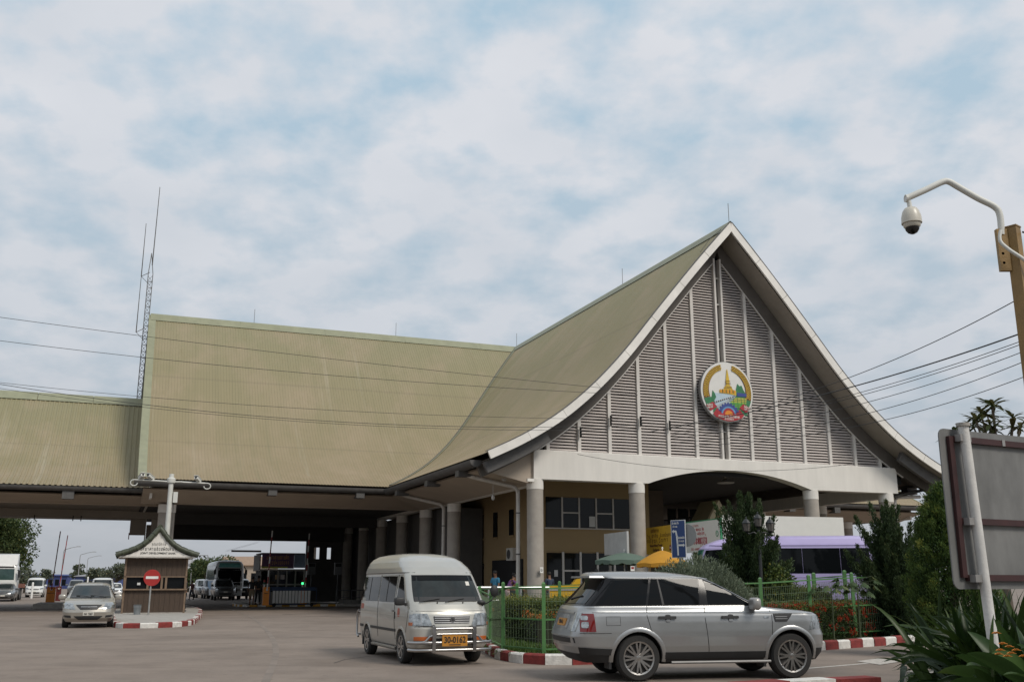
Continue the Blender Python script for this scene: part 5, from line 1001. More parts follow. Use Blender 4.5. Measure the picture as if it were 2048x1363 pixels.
# ------------------------------------------------------------------ wooden kiosk
def kiosk():
    a, b = G(246, 1233), G(364, 1233); q = (a+b)/2
    T = thing('kiosk', 'brown timber payment kiosk with curved green tiled roof and white bank gable', 'kiosk', (q.x, q.y, .165), ROT)
    W2, D, H = 1.30, 2.3, 2.42; wd = mat('kiosk_timber', (.058, .037, .024), .7, var=.35, scale=6, stretch=(6, 6, .5)); wd2 = mat('kiosk_rail', (.17, .115, .075), .65, var=.25, scale=5); wr = mat('white_render', (.7, .67, .62)); tile = mat('green_roof_tile', (.048, .056, .034), .5, var=.35, scale=4)
    n = 12
    for k in range(n):
        x0 = -W2+2*W2*k/n; 
        MB().box(x0+.004, x0+2*W2/n-.004, -.03, .0, .02, .98).build('plank', wd, T); MB().box(x0+.004, x0+2*W2/n-.004, -.03, .0, 1.57, H).build('plank', wd, T)
    for sg in (-1, 1):
        for k in range(9):
            y0 = D*k/9; MB().box(sg*W2-.015, sg*W2+.015, y0+.004, y0+D/9-.004, .02, H).build('plank', wd, T)
    MB().box(-W2+.03, W2-.03, D-.04, D, .02, H).build('wall', wd, T)
    MB().box(-W2-.06, W2+.06, -.16, .02, .98, 1.04).build('counter', wd2, T); MB().box(-W2-.02, W2+.02, -.06, .02, 1.53, 1.58).build('window_head', wd2, T)
    for x in (-W2, -.36, .22, .40, W2-.08): MB().box(x, x+.09, -.05, .02, 1.04, 1.53).build('window_post', wd2, T)
    MB().box(-W2+.05, W2-.05, .05, .09, 1.04, 1.53).build('window', cglass, T); MB().box(-.75, -.62, -.005, .04, 1.2, 1.3).build('window_notice', mat('notice_white', (.6, .6, .58)), T)
    for x in (-W2-.02, W2-.06): MB().box(x, x+.08, -.06, .03, 0, H).build('corner_post', wd2, T)
    MB().box(-W2-.05, W2+.05, -.04, D+.04, -.0, .03).build('base', con, T)
    # curved roof, ridge front to back
    prof = [(0, 3.64), (.22, 3.36), (.48, 3.05), (.82, 2.80), (1.2, 2.63), (1.72, 2.46)]; y0, y1 = -.42, D+.42
    gp = [(-1.56, H)] + [(-x*.93, z-.10) for x, z in prof[::-1]] + [(x*.93, z-.10) for x, z in prof[1:]] + [(1.56, H)]
    MB().prism(gp, y0+.02, y0+.08, 'xz').build('gable_board', wr, T); MB().prism(gp, y1-.16, y1-.1, 'xz').build('gable_board', wr, T); MB().box(-1.62, 1.62, y0+.05, y1-.05, H-.03, H+.02).build('eave_board', wr, T)
    fine = catmull([(x, 0, z) for x, z in prof], .05); L = [0]
    for p, q_ in zip(fine, fine[1:]): L.append(L[-1]+(q_-p).length)
    def on(t): return np.interp(t, L, [p.x for p in fine]), np.interp(t, L, [p.z for p in fine])
    rows_ = 7
    for sg in (-1, 1):
        for r in range(rows_):
            t0, t1 = L[-1]*r/rows_, min(L[-1], L[-1]*(r+1)/rows_+.05)
            for k in range(9):
                a0, a1 = y0+(y1-y0)*k/9, y0+(y1-y0)*(k+1)/9-.01; mbt = MB(); R2 = []
                for t, up in ((t0, .0), (t1, .035)):
                    x, z = on(t); R2.append([(sg*x, a0, z+up), (sg*x, (a0+a1)/2-.05, z+up+.03), (sg*x, (a0+a1)/2+.05, z+up+.03), (sg*x, a1, z+up)])
                mbt.grid(R2); o = len(mbt.v); mbt.v += [(v[0], v[1], v[2]-.035) for v in mbt.v[:8]]; mbt.f += [(4, 5, o+5, o+4), (5, 6, o+6, o+5), (6, 7, o+7, o+6), (0, 4, o+4, o), (3, o+3, o+7, 7)]; mbt.build('roof_tile', tile, T)
            xa, za = on(t0); xb, zb = on(t1)  # verge tiles: half pipes along the front edge
            for yy in (y0, y1): MB().tube([(sg*xa, yy, za+.02), (sg*(xa+xb)/2, yy, (za+zb)/2+.035), (sg*xb, yy, zb+.02)], [.10, .115, .13], 8).build('verge_tile', tile, T, smooth=50)
    for k in range(8): MB().tube([(0, y0-.03+(y1-y0+.06)*k/8, 3.70), (0, y0-.03+(y1-y0+.06)*(k+1)/8, 3.70)], [.115, .10], 10).build('ridge_tile', tile, T, smooth=50)
    lao('ຈຸດບໍລິການ', .62, .085, inkb, T, (0, y0+.012, 2.95), sw=.10); lao('ທະນາຄານຮ່ວມພັດທະນາ', 1.52, .11, inkb, T, (0, y0+.012, 2.74), sw=.13); text('JOINT DEVELOPMENT BANK', .115, inkb, T, (0, y0+.012, 2.56), (PI/2, 0, 0), xs=1.0)
    # neighbours: no entry sign, paint bucket
    s = G(296, 1237); S = thing('no_entry_sign', 'round red no entry sign with white bar on a post before the timber kiosk', 'road sign', (s.x, s.y, .165), ROT)
    MB().tube([(0, 0, 0), (0, 0, 1.75)], .035, 10).build('post', mat('galvanised_post', (.33, .33, .32), .5, metal=.4, var=.2), S, smooth=50)
    MB().lathe([(.33, -.055), (.335, -.05), (.335, -.035)], (.02, 0, 1.50), 40, axis='y').build('sign_face', mat('sign_red', (.33, .018, .015), .45, var=.06), S); MB().box(-.22, .27, -.062, -.057, 1.455, 1.56).build('sign_bar', mat('sign_white', (.68, .67, .65), .5), S)
    s = G(273, 1236); S = thing('paint_bucket', 'grey plastic paint bucket on the pavement under the kiosk window', 'bucket', (s.x, s.y, .165), ROT)
    MB().lathe([(.13, 0), (.155, .38), (.168, .385), (.165, .40), (.15, .40), (.13, .05)], n=20).build('bucket_shell', mat('bucket_grey', (.20, .215, .22), .5, var=.2), S, smooth=40); MB().lathe([(.157, .30), (.163, .31), (.160, .33)], n=20).build('bucket_band', mat('bucket_band', (.30, .31, .32), .5), S)
    MB().tube([(math.cos(t)*.16, -.16*.25*0-.02, .38-.12*math.sin(t)) for t in np.linspace(0, PI, 9)], .006, 5).build('handle', chrome, S)
kiosk()
# ------------------------------------------------------------------ camera masts
def camera(mb_parent, p, rz, m):
    g = MB().box(-.09, .09, -.22, .22, -.07, .07).box(-.11, .11, -.28, .22, .07, .09).build('camera', m, mb_parent); g.location = p; g.rotation_euler = (-.35, 0, rz); MB().lathe([(.05, -.24), (.05, -.221)], n=12, axis='y').build('camera_lens', inkb, g); return g
q = at_dist(326, 47.5); T = thing('camera_mast', 'white mast with crossbar and small cameras rising behind the timber kiosk', 'camera mast', (q.x, q.y, 0), ROT)
pm = mat('mast_white', (.60, .60, .56), .5, var=.08)
mast_top = HC + (HOR-948)/math.hypot(FPX, HOR-CY)*47.5
MB().tube([(0, 0, 0), (0, 0, mast_top)], [.135, .11], 14).build('pole', pm, T, smooth=50); MB().lathe([(.18, mast_top-.42), (.19, mast_top-.36), (.19, mast_top-.22), (.15, mast_top-.18)], n=14).build('collar', pm, T, smooth=40)
za = mast_top-.36
MB().tube([(-1.55, 0, za+.03), (1.55, 0, za-.02)], .035, 8).build('crossbar', pm, T); 
for sg, z in ((-1, za+.03), (1, za-.02)):
    MB().tube([(sg*1.55, 0, z)] + [(sg*(1.66+.16*math.cos(t)), 0, z-.14+.14*math.sin(t)) for t in np.linspace(PI/2, -PI, 10)], .03, 6).build('crossbar_scroll', pm, T, smooth=60)
    MB().bar((sg*.15, 0, za), (sg*.5, 0, za+.02), .09, .05).build('bracket', pm, T)
camera(T, (-1.35, -.05, za+.18), .3, pm); camera(T, (-.95, -.05, za+.17), -.6, pm); camera(T, (1.2, -.05, za+.14), -.5, pm)
MB().tube([(.18, .0, mast_top-.9), (.20, 0, .2)], .018, 6).build('conduit', dark, T); MB().box(.14, .34, -.12, .1, mast_top-1.35, mast_top-.85).build('junction_box', pm, T)
# big dome camera on the yellow steel post at the right
Y0 = 11.6; pb = A(2038, 560, Y0); T = thing('dome_camera_post', 'ochre steel post with bent white arm and hanging dome camera at the right edge', 'camera mast', (pb.x, Y0, 0), 0)
och = mat('ochre_steel', (.24, .145, .045), .5, var=.22, scale=2.5, bump=.15); tz = A(2020, 456, Y0).z; sc = Y0/math.hypot(FPX, HOR-CY)*1.02
MB().box(-.068, .068, -.068, .068, 0, tz, rz=.7).build('post', och, T); MB().box(-.075, .075, -.075, .075, tz+.001, tz+.018, rz=.7).build('post_cap', och, T)
MB().box(-.215, -.085, -.03, .03, tz-.56, tz-.02).build('mount_plate', och, T)
for z in (.10, .22, .34, .46): MB().lathe([(.018, 0), (.018, .03), (.001, .035)], (-.17, -.03, tz-z), 8, axis='y').build('bolt', chrome, T)
apts = [A(x, y, Y0)-Vector((pb.x, Y0, 0)) for x, y in ((2003, 470), (2000, 432), (1990, 414), (1955, 396), (1915, 373), (1897, 363), (1884, 364), (1850, 380), (1812, 397))]
MB().tube(catmull(apts, .04), .04, 14).build('arm', pm, T, smooth=60); e = apts[-1]; MB().lathe([(.05, 0), (.05, .03)], (e.x-.01, e.y, e.z), 14, axis='x').build('arm_cap', pm, T)
c = A(1823, 440, Y0)-Vector((pb.x, Y0, 0)); shell = mat('camera_shell_cream', (.52, .49, .42), .35, var=.06)
MB().tube([(c.x-.01, c.y, c.z+.25), (c.x, c.y, c.z+.12)], .028, 10).build('drop_pipe', pm, T, smooth=50); 
MB().lathe([(.04, .165), (.075, .15), (.10, .11), (.118, .04), (.121, -.02), (.122, -.045), (.112, -.05), (.10, -.05)], tuple(c), 28).build('camera_shell', shell, T, smooth=40); MB().lathe([(.105, -.05), (.10, -.085), (.086, -.10)], tuple(c), 28).build('camera_ring', shell, T, smooth=40)
MB().lathe([(.086, -.095), (.080, -.13), (.055, -.165), (.02, -.183), (.001, -.185)], tuple(c), 28).build('camera_dome', mat('smoked_dome', (.012, .012, .013), .06, var=0), T, smooth=60)
MB().tube(catmull([(-.19, -.08, tz-.06), (-.225, -.10, tz-.2), (-.15, -.13, tz-.32), (.02, -.14, tz-.46), (.2, -.1, tz-.62)], .04), .022, 8).build('conduit', pm, T, smooth=50); MB().tube([(.115, 0, tz-.05), (.2, -.05, tz-.1), (.6, -.1, tz-.3)], .012, 6).build('cable', cab, T)
# ------------------------------------------------------------------ backs of the two road signs at the right
PX = 9.0
p0 = at_dist(1908, PX); T = thing('road_sign', 'back of a large grey road sign with maroon frame on a white post', 'road sign', (p0.x, p0.y, 0), math.radians(28))
Wd_, zb, zt_ = 2.4, HC-12/2038*PX*1.0, HC+(HOR-856)/2038*PX*1.01; r = .06
def rounded(x0, x1, z0, z1, r, n=5): return [(cx+r*math.cos(t), cz+r*math.sin(t)) for cx, cz, a in ((x1-r, z1-r, 0), (x0+r, z1-r, PI/2), (x0+r, z0+r, PI), (x1-r, z0+r, 3*PI/2)) for t in np.linspace(a, a+PI/2, n)]
sgm = mat('sign_back_alu', (.165, .165, .16), .6, metal=.2, var=.28, scale=1.6, stretch=(2, 2, .9)); mar = mat('maroon_frame', (.036, .009, .009), .6, var=.3, scale=6)
MB().prism(rounded(0, Wd_, zb, zt_, .07), .0, .012, 'xz').build('sign_panel', sgm, T)
fy = -.035
MB().box(.09, .15, fy, -.001, zb+.10, zt_-.07).build('frame_bar', mar, T); MB().box(Wd_-.2, Wd_-.14, fy, -.001, zb+.1, zt_-.07).build('frame_bar', mar, T)
for z in (zb+.07, zb+.55*(zt_-zb)*.62+.08, zt_-.12): MB().box(.152, Wd_-.22, fy-.004, -.002, z, z+.055).build('frame_bar', mar, T)
ps = MB().tube([(.36, -.085, 0), (.235, -.085, zt_+.03)], .046, 18).build('post', mat('post_white_paint', (.60, .585, .56), .55, var=.12, scale=5, bump=.2), T, smooth=50); MB().lathe([(.062, zt_+.02), (.062, zt_+.05)], (.235, -.085, 0), 18).build('post_cap', con, T)
for z in (zb+.09, zb+.55*(zt_-zb)*.62+.10, zt_-.09): MB().box(.165, .31, -.10, -.036, z-.03, z+.035).build('clamp', mat('clamp_steel', (.30, .29, .28), .5, metal=.5), T)
MB().box(.82, .86, fy-.01, -.036, zt_-.12, zt_-.06).build('clamp', mat('clamp_steel', (.30, .29, .28), .5, metal=.5), T)
p0 = A(2052, 700, 8.0); T = thing('warning_sign', 'grey back of a slanting sign panel cut by the right edge above the road sign', 'road sign', (p0.x, p0.y, 0), math.radians(20))
B0, T0 = A(2024, 850, 8.0).z, A(2052, 700, 8.0).z; MB().prism([(-.10, B0+.03), (-.085, B0-.005), (.5, B0-.02), (.5, T0+.2), (.02, T0+.05)], 0, .012, 'xz').build('sign_panel', mat('sign_back_grey', (.27, .27, .265), .6, var=.1), T); MB().tube([(.3, -.05, 0), (.3, -.05, T0+.1)], .045, 12).build('post', mat('post_white_paint', (.6, .58, .56)), T, smooth=50)
# ------------------------------------------------------------------ blue lane sign in the garden, advertising boards
q = at_dist(1361, 31.); T = thing('direction_sign', 'tall blue road sign with white lane arrows beside a round sign back on one post', 'road sign', (q.x, q.y, 0), math.radians(-42))
k_ = 31./2038; zt_, zb = HC+(HOR-1041)*k_, HC+(HOR-1116)*k_; hw = .26; bl = mat('sign_blue', (.012, .045, .16), .4, var=.06); wh = mat('sign_white', (.68, .67, .65), .5)
MB().box(-hw, hw, -.02, .0, zb, zt_).build('sign_panel', wh, T); MB().box(-hw+.022, hw-.022, -.027, -.021, zb+.022, zt_-.022).build('sign_face', bl, T)
mb = MB()
for pts in ([(-.02, zb+.09), (-.03, zb+.42), (-.05, zb+.66), (-.08, zb+.80), (-.17, zb+.80)], [(.0, zb+.38), (.19, zb+.38)]):
    for a, b_ in zip(pts, pts[1:]): ribbon(mb, Vector((a[0], -.031, a[1])), Vector((b_[0], -.031, b_[1])), .052)
mb.add([(.17, -.033, zb+.32), (.23, -.033, zb+.38), (.17, -.033, zb+.44)], [(0, 1, 2)]).add([(-.15, -.033, zb+.74), (-.22, -.033, zb+.80), (-.15, -.033, zb+.86)], [(2, 1, 0)]).build('arrow', wh, T)
lao('ປະຕູເຂົ້າ', .25, .05, wh, T, (-.08, -.032, zt_-.10), sw=.2); lao('ປະເທດ', .16, .045, wh, T, (-.10, -.032, zt_-.2), sw=.2); lao('ບ່ອນຈອດລົດ', .25, .05, wh, T, (.10, -.032, zb+.60), sw=.2); lao('ຂາອອກ', .2, .045, wh, T, (.11, -.032, zb+.5), sw=.2)
MB().tube([(.0, .04, 0), (0, .04, zt_-.05)], .04, 10).build('post', mat('galvanised_post', (.33, .33, .32)), T, smooth=50); MB().lathe([(.34, .05), (.34, .062)], (.26, 0, (zb+zt_)/2+.1), 32, axis='y').build('round_sign_back', mat('sign_back_grey', (.27, .27, .265)), T)
def board(name, label, cat, pl, ytl, ybl, pr, ytr, Yl, m, legs=True, parts=None):
    Yr = Yl*(HOR-ytl)/(HOR-ytr); a, b = at_dist(pl, Yl), at_dist(pr, Yr); d = b-a; L = d.length; T = thing(name, label, cat, (a.x, a.y, 0), math.atan2(d.y, d.x)); k = Yl/2038; zt, zb_ = HC+(HOR-ytl)*k, HC+(HOR-ybl)*k
    MB().box(0, L, -.04, .04, zb_, zt).build('board_panel', m, T)
    if legs:
        for x in (.1*L, .9*L): MB().box(x-.05, x+.05, .05, .15, 0, zt-.1).build('board_leg', dark, T)
    return T, L, zb_, zt
yl = mat('yellow_board', (.56, .34, .02), .5, var=.05); brn = mat('brown_lettering', (.12, .045, .015), .6)
T, L, zb, zt = board('exchange_board', 'yellow money transfer and exchange board beside the second column', 'signboard', 1284, 1059, 1110, 1352, 1050, 46, yl)
h = zt-zb; mid = L/2; lao('ບໍລິການ', .9, .12, brn, T, (mid-.1, -.05, zt-.17), sw=.16); lao('ໂອນເງິນ ສາກົນ ດ່ວນທັນໃຈ', L*.92, .11, brn, T, (mid, -.05, zt-.40), sw=.12); lao('ແລກປ່ຽນເງິນຕາ', L*.8, .13, brn, T, (mid-.1, -.05, zt-.60), sw=.12); text('Western Money Transfer', .16, brn, T, (mid, -.05, zt-.80), xs=.85); text('Exchange', .18, brn, T, (mid, -.05, zt-.99)); MB().box(L-.42, L-.18, -.052, -.042, zb+.1, zb+.32).build('corner_logo', mat('logo_crimson', (.2, .015, .02), .5), T); text('MG', .1, mat('sign_white', (.68, .67, .65)), T, (L-.3, -.056, zb+.21))
T, L, zb, zt = board('bank_board', 'white bank board with big red lettering and green edge beside the left juniper', 'signboard', 1352, 1051, 1108, 1447, 1039, 40, mat('board_white', (.62, .62, .58), .5, var=.03))
rl = mat('red_lettering', (.45, .04, .05), .6); gl_ = mat('green_logo', (.03, .22, .10), .5)
MB().box(-.02, L+.02, -.045, .045, zt, zt+.04).box(L, L+.04, -.045, .045, zb, zt).build('board_frame', gl_, T); lao('ທະນາຄານ', .6, .08, rl, T, (L*.5, -.05, zt-.14), sw=.06); lao('ທະນາຄານ ພັດທະນາລາວ ຈຳກັດ', 1.05, .09, rl, T, (L*.55, -.05, zt-.29), sw=.045); lao('ໜ່ວຍບໍລິການ ແລກປ່ຽນເງິນຕາ', 1.15, .09, rl, T, (L*.55, -.05, zt-.44), sw=.045)
lao('ປະຈຳນະຄອນຫຼວງວຽງຈັນ', 1.1, .24, mat('crimson_lettering', (.42, .03, .06), .6), T, (L*.60, -.05, zt-.70), sw=.042); lao('ສາຂາ ນະຄອນຫຼວງ ວຽງຈັນ', 1.2, .08, rl, T, (L*.55, -.05, zt-1.0), sw=.06)
MB().lathe([(.11, -.052), (.11, -.044)], (L-.22, 0, zt-.50), 20, axis='y').build('round_logo', gl_, T); MB().lathe([(.075, -.056), (.075, -.051)], (L-.22, 0, zt-.50), 20, axis='y').build('round_logo', mat('board_white', (.62, .62, .58)), T); text('P', .13, gl_, T, (L-.22, -.06, zt-.5))
wb = mat('hoarding_white', (.66, .65, .61), .6, var=.03)
board('hoarding', 'long blank white hoarding behind the lilac minibus', 'hoarding', 1449, 1031, 1100, 1695, 1036, 36.5, wb)
board('notice_board', 'blank pale grey board leaning by the second column above the green parasol', 'notice board', 1212, 1069, 1111, 1258, 1063, 41.2, mat('notice_grey', (.45, .45, .44), .6))
# small cream gablet
T = thing('gate_shelter', 'small shelter with steep cream gable between the bank board and the arch', 'shelter', Wd(11.2, 3.4), ROT)
k_ = 50.0/2038; zt, zb = HC+(HOR-1003)*k_, HC+(HOR-1046)*k_; cr2 = mat('cream_gable', (.58, .50, .34), .7, var=.05)
MB().prism([(-.66, zb), (0, zt), (.66, zb), (.40, zb), (0, zt-.42), (-.40, zb)], -.08, .1, 'xz').build('gable_frame', cr2, T); MB().prism([(-.42, zb), (0, zt-.4), (.42, zb)], .02, .06, 'xz').build('gable_infill', cream, T)
MB().prism([(-.66, zb), (0, zt), (.66, zb)], .1, 1.6, 'xz').build('roof', RM, T); MB().box(-.6, .6, .1, 1.5, 0, zb).build('wall', cream, T)
# ------------------------------------------------------------------ barrier gates
rd = mat('barrier_red', (.28, .02, .018), .5, var=.1); wt = mat('barrier_white', (.78, .77, .74), .5, var=.05); orm = mat('barrier_orange', (.80, .26, .015), .45, var=.08)
def gate(px, py, label, m, height, lean, arm_mats, lights=True, w_=.36, h_=1.05, base=.12):
    q = at_dist(px, HC*2038/(py-HOR)); T = thing('barrier_gate', label, 'barrier', (q.x, q.y, base), ROT, None)
    MB().box(-w_/2, w_/2, -.18, .18, 0, h_).build('cabinet', m, T); MB().box(-w_/2-.02, w_/2+.02, -.2, .2, h_, h_+.04).build('cabinet_lid', m, T); MB().box(-w_/2+.05, w_/2-.05, -.19, -.181, h_*.66, h_*.69).build('cabinet_seam', inkb, T)
    MB().lathe([(.07, -.26), (.07, -.19)], (.02, 0, h_-.12), 12, axis='y').build('hub', wt, T); n = 9
    for k in range(n):
        a, b = k/n*height, (k+1)/n*height; MB().bar((.02+lean*a, -.22, h_-.15+a), (.02+lean*b, -.22, h_-.15+b), .11, .06).build('arm_segment', arm_mats[k % 2], T)
    if lights:
        MB().tube([(-w_*.35, 0, h_+.04), (-w_*.35, 0, h_+.2)], .05, 8).build('beacon_base', wt, T); MB().tube([(-w_*.35, 0, h_+.2), (-w_*.35, 0, h_+.32)], .06, 10).build('beacon_lens', mat('beacon_green_off', (.02, .10, .06), .2), T); MB().tube([(-w_*.35, 0, h_+.325), (-w_*.35, 0, h_+.48)], .065, 10).build('beacon_lens', rd, T)
    return T
blk = mat('barrier_maroon', (.10, .012, .012), .5, var=.1)
gate(104, 1210, 'orange barrier cabinet with raised striped arm on the left concrete island', orm, 3.7, .045, (rd, wt), base=.12, w_=.52)
gate(119, 1203, 'maroon barrier cabinet with raised dark striped arm behind the orange one', blk, 4.0, .055, (blk, rd), lights=False, base=.12)
gC = gate(533, 1212, 'orange barrier cabinet with raised red and white arm left of the blue barricade', orm, 3.6, .035, (wt, rd))
gD = gate(609, 1209.5, 'orange barrier with lit green beacon right of the blue barricade', orm, 3.6, .03, (wt, rd))
b_ = [o for o in kids(gD) if o.name.startswith('beacon_lens')]; b_[0].data.materials[0] = mat('beacon_green_lit', (.05, 1., .25), .3, var=0, emit=3.0)
mb = MB(); mb.box(-.75, 1.1, -.7, 6, 0, .26); q = at_dist(100, HC*2038/(1214-HOR)); o = mb.build('barrier_island', con, kind='structure'); o.location = (q.x, q.y, 0); o.rotation_euler = (0, 0, ROT)

yk = mat('kerb_yellow_paint', (.50, .27, .05), .8, var=.2, scale=9)
kerb('booth_kerb', [Wd(-8.6, 30), Wd(-8.3, 27.6), Wd(-7.6, 27.0), Wd(-6, 27.0), Wd(-2.2, 27.1)], .5, .14, .2, -1, mats=(yk, paint_w))
MB().box(-8.3, -2.2, 27.2, 34.5, 0, .13).build('booth_island', con, kind='structure').matrix_world = Matrix.Translation(O) @ Matrix.Rotation(ROT, 4, 'Z')
# blue barricade with white slats
a, b = at_dist(541, 64), at_dist(634, 65.5); d = b-a; L = d.length; T = thing('barricade', 'blue tube barricade with upright white slats in front of the booth', 'barricade', (a.x, a.y, 0), math.atan2(d.y, d.x))
bt = mat('barricade_blue', (.03, .06, .13), .5, var=.1)
MB().tube([(0, 0, .15), (0, 0, 1.12), (.06, 0, 1.18), (L-.06, 0, 1.18), (L, 0, 1.12), (L, 0, .15), (0, 0, .15)], .028, 8).tube([(.0, 0, 1.0), (L, 0, 1.0)], .02, 6).build('frame', bt, T, smooth=50)
MB().box(.1, L-.1, -.015, .015, 1.01, 1.15).build('top_board', bt, T)
n = 12
for k in range(n): MB().box(.16+(L-.55)*k/n+.025, .16+(L-.55)*(k+1)/n-.025, -.02, .0, .22, .98).build('slat', wt, T)
for x in (.3, L-.3): MB().lathe([(.11, -.03), (.12, 0), (.11, .03)], (x, 0, .12), 14, axis='y').build('wheel', tyrem, T)
# ticket booth
s_b = hitV(521, 1150, 29.5)[0]; T = thing('ticket_booth', 'dark glazed ticket booth with purple banner and tiled awning under the hall', 'booth', Wd(s_b, 29.5, .13), ROT)
k_ = 66./2038; W_ = hitV(608, 1150, 29.5)[0]-s_b; bw = mat('booth_frame', (.24, .22, .20), .6, var=.1); ban = mat('purple_banner', (.075, .02, .075), .5, var=.25, scale=2)
MB().box(0, W_, 0, 3, 0, .75).build('booth_base', bw, T); MB().box(.05, W_-.05, .08, 2.9, .75, 2.1).build('booth_interior', black, T)
for k in range(6): MB().box(W_*k/5-.05 if k else 0, W_*k/5+.05, -.02, .08, .75, 2.1).build('window_post', bw, T)
for k in range(5): MB().box(W_*k/5+.05, W_*(k+1)/5-.05, .02, .05, 1.28, 2.1).build('window', cglass, T); MB().box(W_*k/5+.1, W_*(k+1)/5-.1, -.012, .03, .82, 1.15).build('wall_panel', black, T)
MB().box(0, W_, -.06, .08, 1.18, 1.27).build('counter', bw, T); MB().box(-.1, W_+.1, -.12, 3.1, 2.1, 2.22).build('lintel', bw, T)
MB().box(.02, W_*.74, -.20, -.13, 2.25, 3.2).build('banner', ban, T); MB().box(.02, W_*.6, -.215, -.2, 2.25, 2.37).build('banner_stripe', mat('banner_lime', (.36, .36, .03), .5), T); MB().box(W_*.745, W_, -.20, -.13, 2.3, 3.2).build('banner_picture', mat('banner_sky_picture', (.16, .21, .30), .5, var=.4, scale=1.6), T)
lao('ທະນາຄານການຄ້າ', 1.5, .2, mat('banner_gold', (.40, .20, .07), .5), T, (1.05, -.205, 2.95), sw=.16); lao('ຕ່າງປະເທດລາວ', 1.4, .18, mat('banner_gold', (.4, .2, .07)), T, (1.1, -.205, 2.62), sw=.16)
MB().box(0, W_, -.12, 2.9, 3.2, 3.26).build('roof_slab', bw, T); MB().box(-.12, -.05, -.12, 2.9, 2.2, 3.15).build('side_board', mat('booth_side_board', (.22, .215, .21), .6), T)
for k in range(8): MB().add([(-2.1+.24*k, -.5, 3.42+.07*k), (-1.86+.24*k, -.5, 3.50+.07*k), (-1.86+.24*k, 3, 3.50+.07*k), (-2.1+.24*k, 3, 3.42+.07*k)], [(0, 1, 2, 3)]).add([(-2.1+.24*k, -.5, 3.36+.07*k), (-1.86+.24*k, -.5, 3.44+.07*k), (-1.86+.24*k, 3, 3.44+.07*k), (-2.1+.24*k, 3, 3.36+.07*k)], [(3, 2, 1, 0)]).build('awning_tile', mat('awning_brown_tile', (.06, .05, .045), .7, var=.3), T)
MB().box(-2.0, -.1, -.45, -.38, 3.28, 3.4).build('awning_beam', bw, T)
for x, m_ in ((.95, mat('round_poster_tan', (.35, .22, .12), .6, var=.5, scale=20)), (1.3, mat('poster_white', (.42, .36, .36), .6, var=.4, scale=25))): MB().box(x, x+.26, -.0, .012, 1.55, 1.85).build('window_poster', m_, T)
# rails and grey lane boxes further in
T = thing('hand_rail', 'low grey tube railing running into the dark hall right of the barricade', 'railing', Wd(-2.6, 27.3), ROT)
ra = mat('rail_grey', (.12, .125, .13), .5, metal=.3)
MB().tube([(0, 0, 1.0), (6., -.6, 1.0)], .03, 6).tube([(0, 0, .55), (6, -.6, .55)], .02, 6).build('rail', ra, T)
for k in range(13): MB().tube([(.5*k, -.05*k, 0), (.5*k, -.05*k, 1.0)], .018, 5).build('rail_post', ra, T)
MB().box(0, 6, -.8, -.2, 0, .12).build('rail_kerb', con, T)
for i, (px, lb) in enumerate(((622, 'grey lane control box on the dark inner wall, left one below the bright opening'), (675, 'grey lane control box on the dark inner wall, right one'))):
    q = at_dist(px, 70); T = thing('lane_box', lb, 'control box', (q.x, q.y, 0), ROT); MB().box(-.25, .25, -.1, .1, 2.0, 2.8).build('cabinet', mat('lane_box_grey', (.16, .16, .165), .5), T); MB().box(-.03, .03, -.03, .03, 0, 2.0).build('post', ra, T); MB().box(-.2, .2, -.11, -.101, 2.55, 2.75).build('display', black, T)
# ------------------------------------------------------------------ hanging lane sign, antenna mast
q = A(276, 1052, 62); T = thing('hanging_sign', 'brown box sign hanging under the canopy left of the timber kiosk roof', 'lane sign', (q.x, q.y, 0), ROT)
k_ = 62/2038; z0, z1 = HC+(HOR-1070)*k_, HC+(HOR-1034)*k_; MB().box(-.45, .42, -.1, .9, z0, z1).build('sign_box', soff, T); MB().box(.425, .47, -.1, .9, z0-.35, z1+.1).build('sign_face', white, T)
for x in (-.3, .3): MB().tube([(x, .1, z1), (x, .1, 5.6)], .02, 5).build('hanger', dark, T)
MB().tube([(-.48, 0, z0-.3), (-.48, 0, z0+.1)], .03, 6).build('lamp_tube', rd, T)
q = Wd(-15.68, 26.6); T = thing('antenna_mast', 'thin lattice radio mast with whip aerials at the left end of the big roof', 'antenna', q, ROT)
am = mat('antenna_steel', (.13, .125, .12), .5, metal=.4); top = 22.2
legs = [(.19*math.cos(t), .19*math.sin(t)) for t in (0, 2*PI/3, 4*PI/3)]
for i, (x, y) in enumerate(legs): MB().tube([(x, y, 5.8), (x, y, top-1.4), (0, 0, top)], .024, 5).build('mast_leg', am, T)
mb = MB(); z = 6.0; k = 0
while z < top-1.5:
    for (x0, y0), (x1, y1) in zip(legs, legs[1:]+legs[:1]): mb.bar((x0, y0, z), (x1, y1, z), .022); mb.bar((x0, y0, z), (x1, y1, z+.42), .02)
    z += .42
mb.build('mast_bracing', am, T, kind='stuff'); MB().tube([(.1, 0, top-.8), (.14, 0, top+4.6)], [.04, .022], 6).build('whip_aerial', am, T)
for z0, L in ((20.6, 3.6), (16.9, 3.7)): MB().tube([(-.5, .1, z0), (-.5, .1, z0+L)], [.036, .02], 6).build('whip_aerial', am, T); MB().bar((-.5, .1, z0), (0, 0, z0+.3), .03).bar((-.5, .1, z0), (0, 0, z0-.5), .03).build('aerial_bracket', am, T)
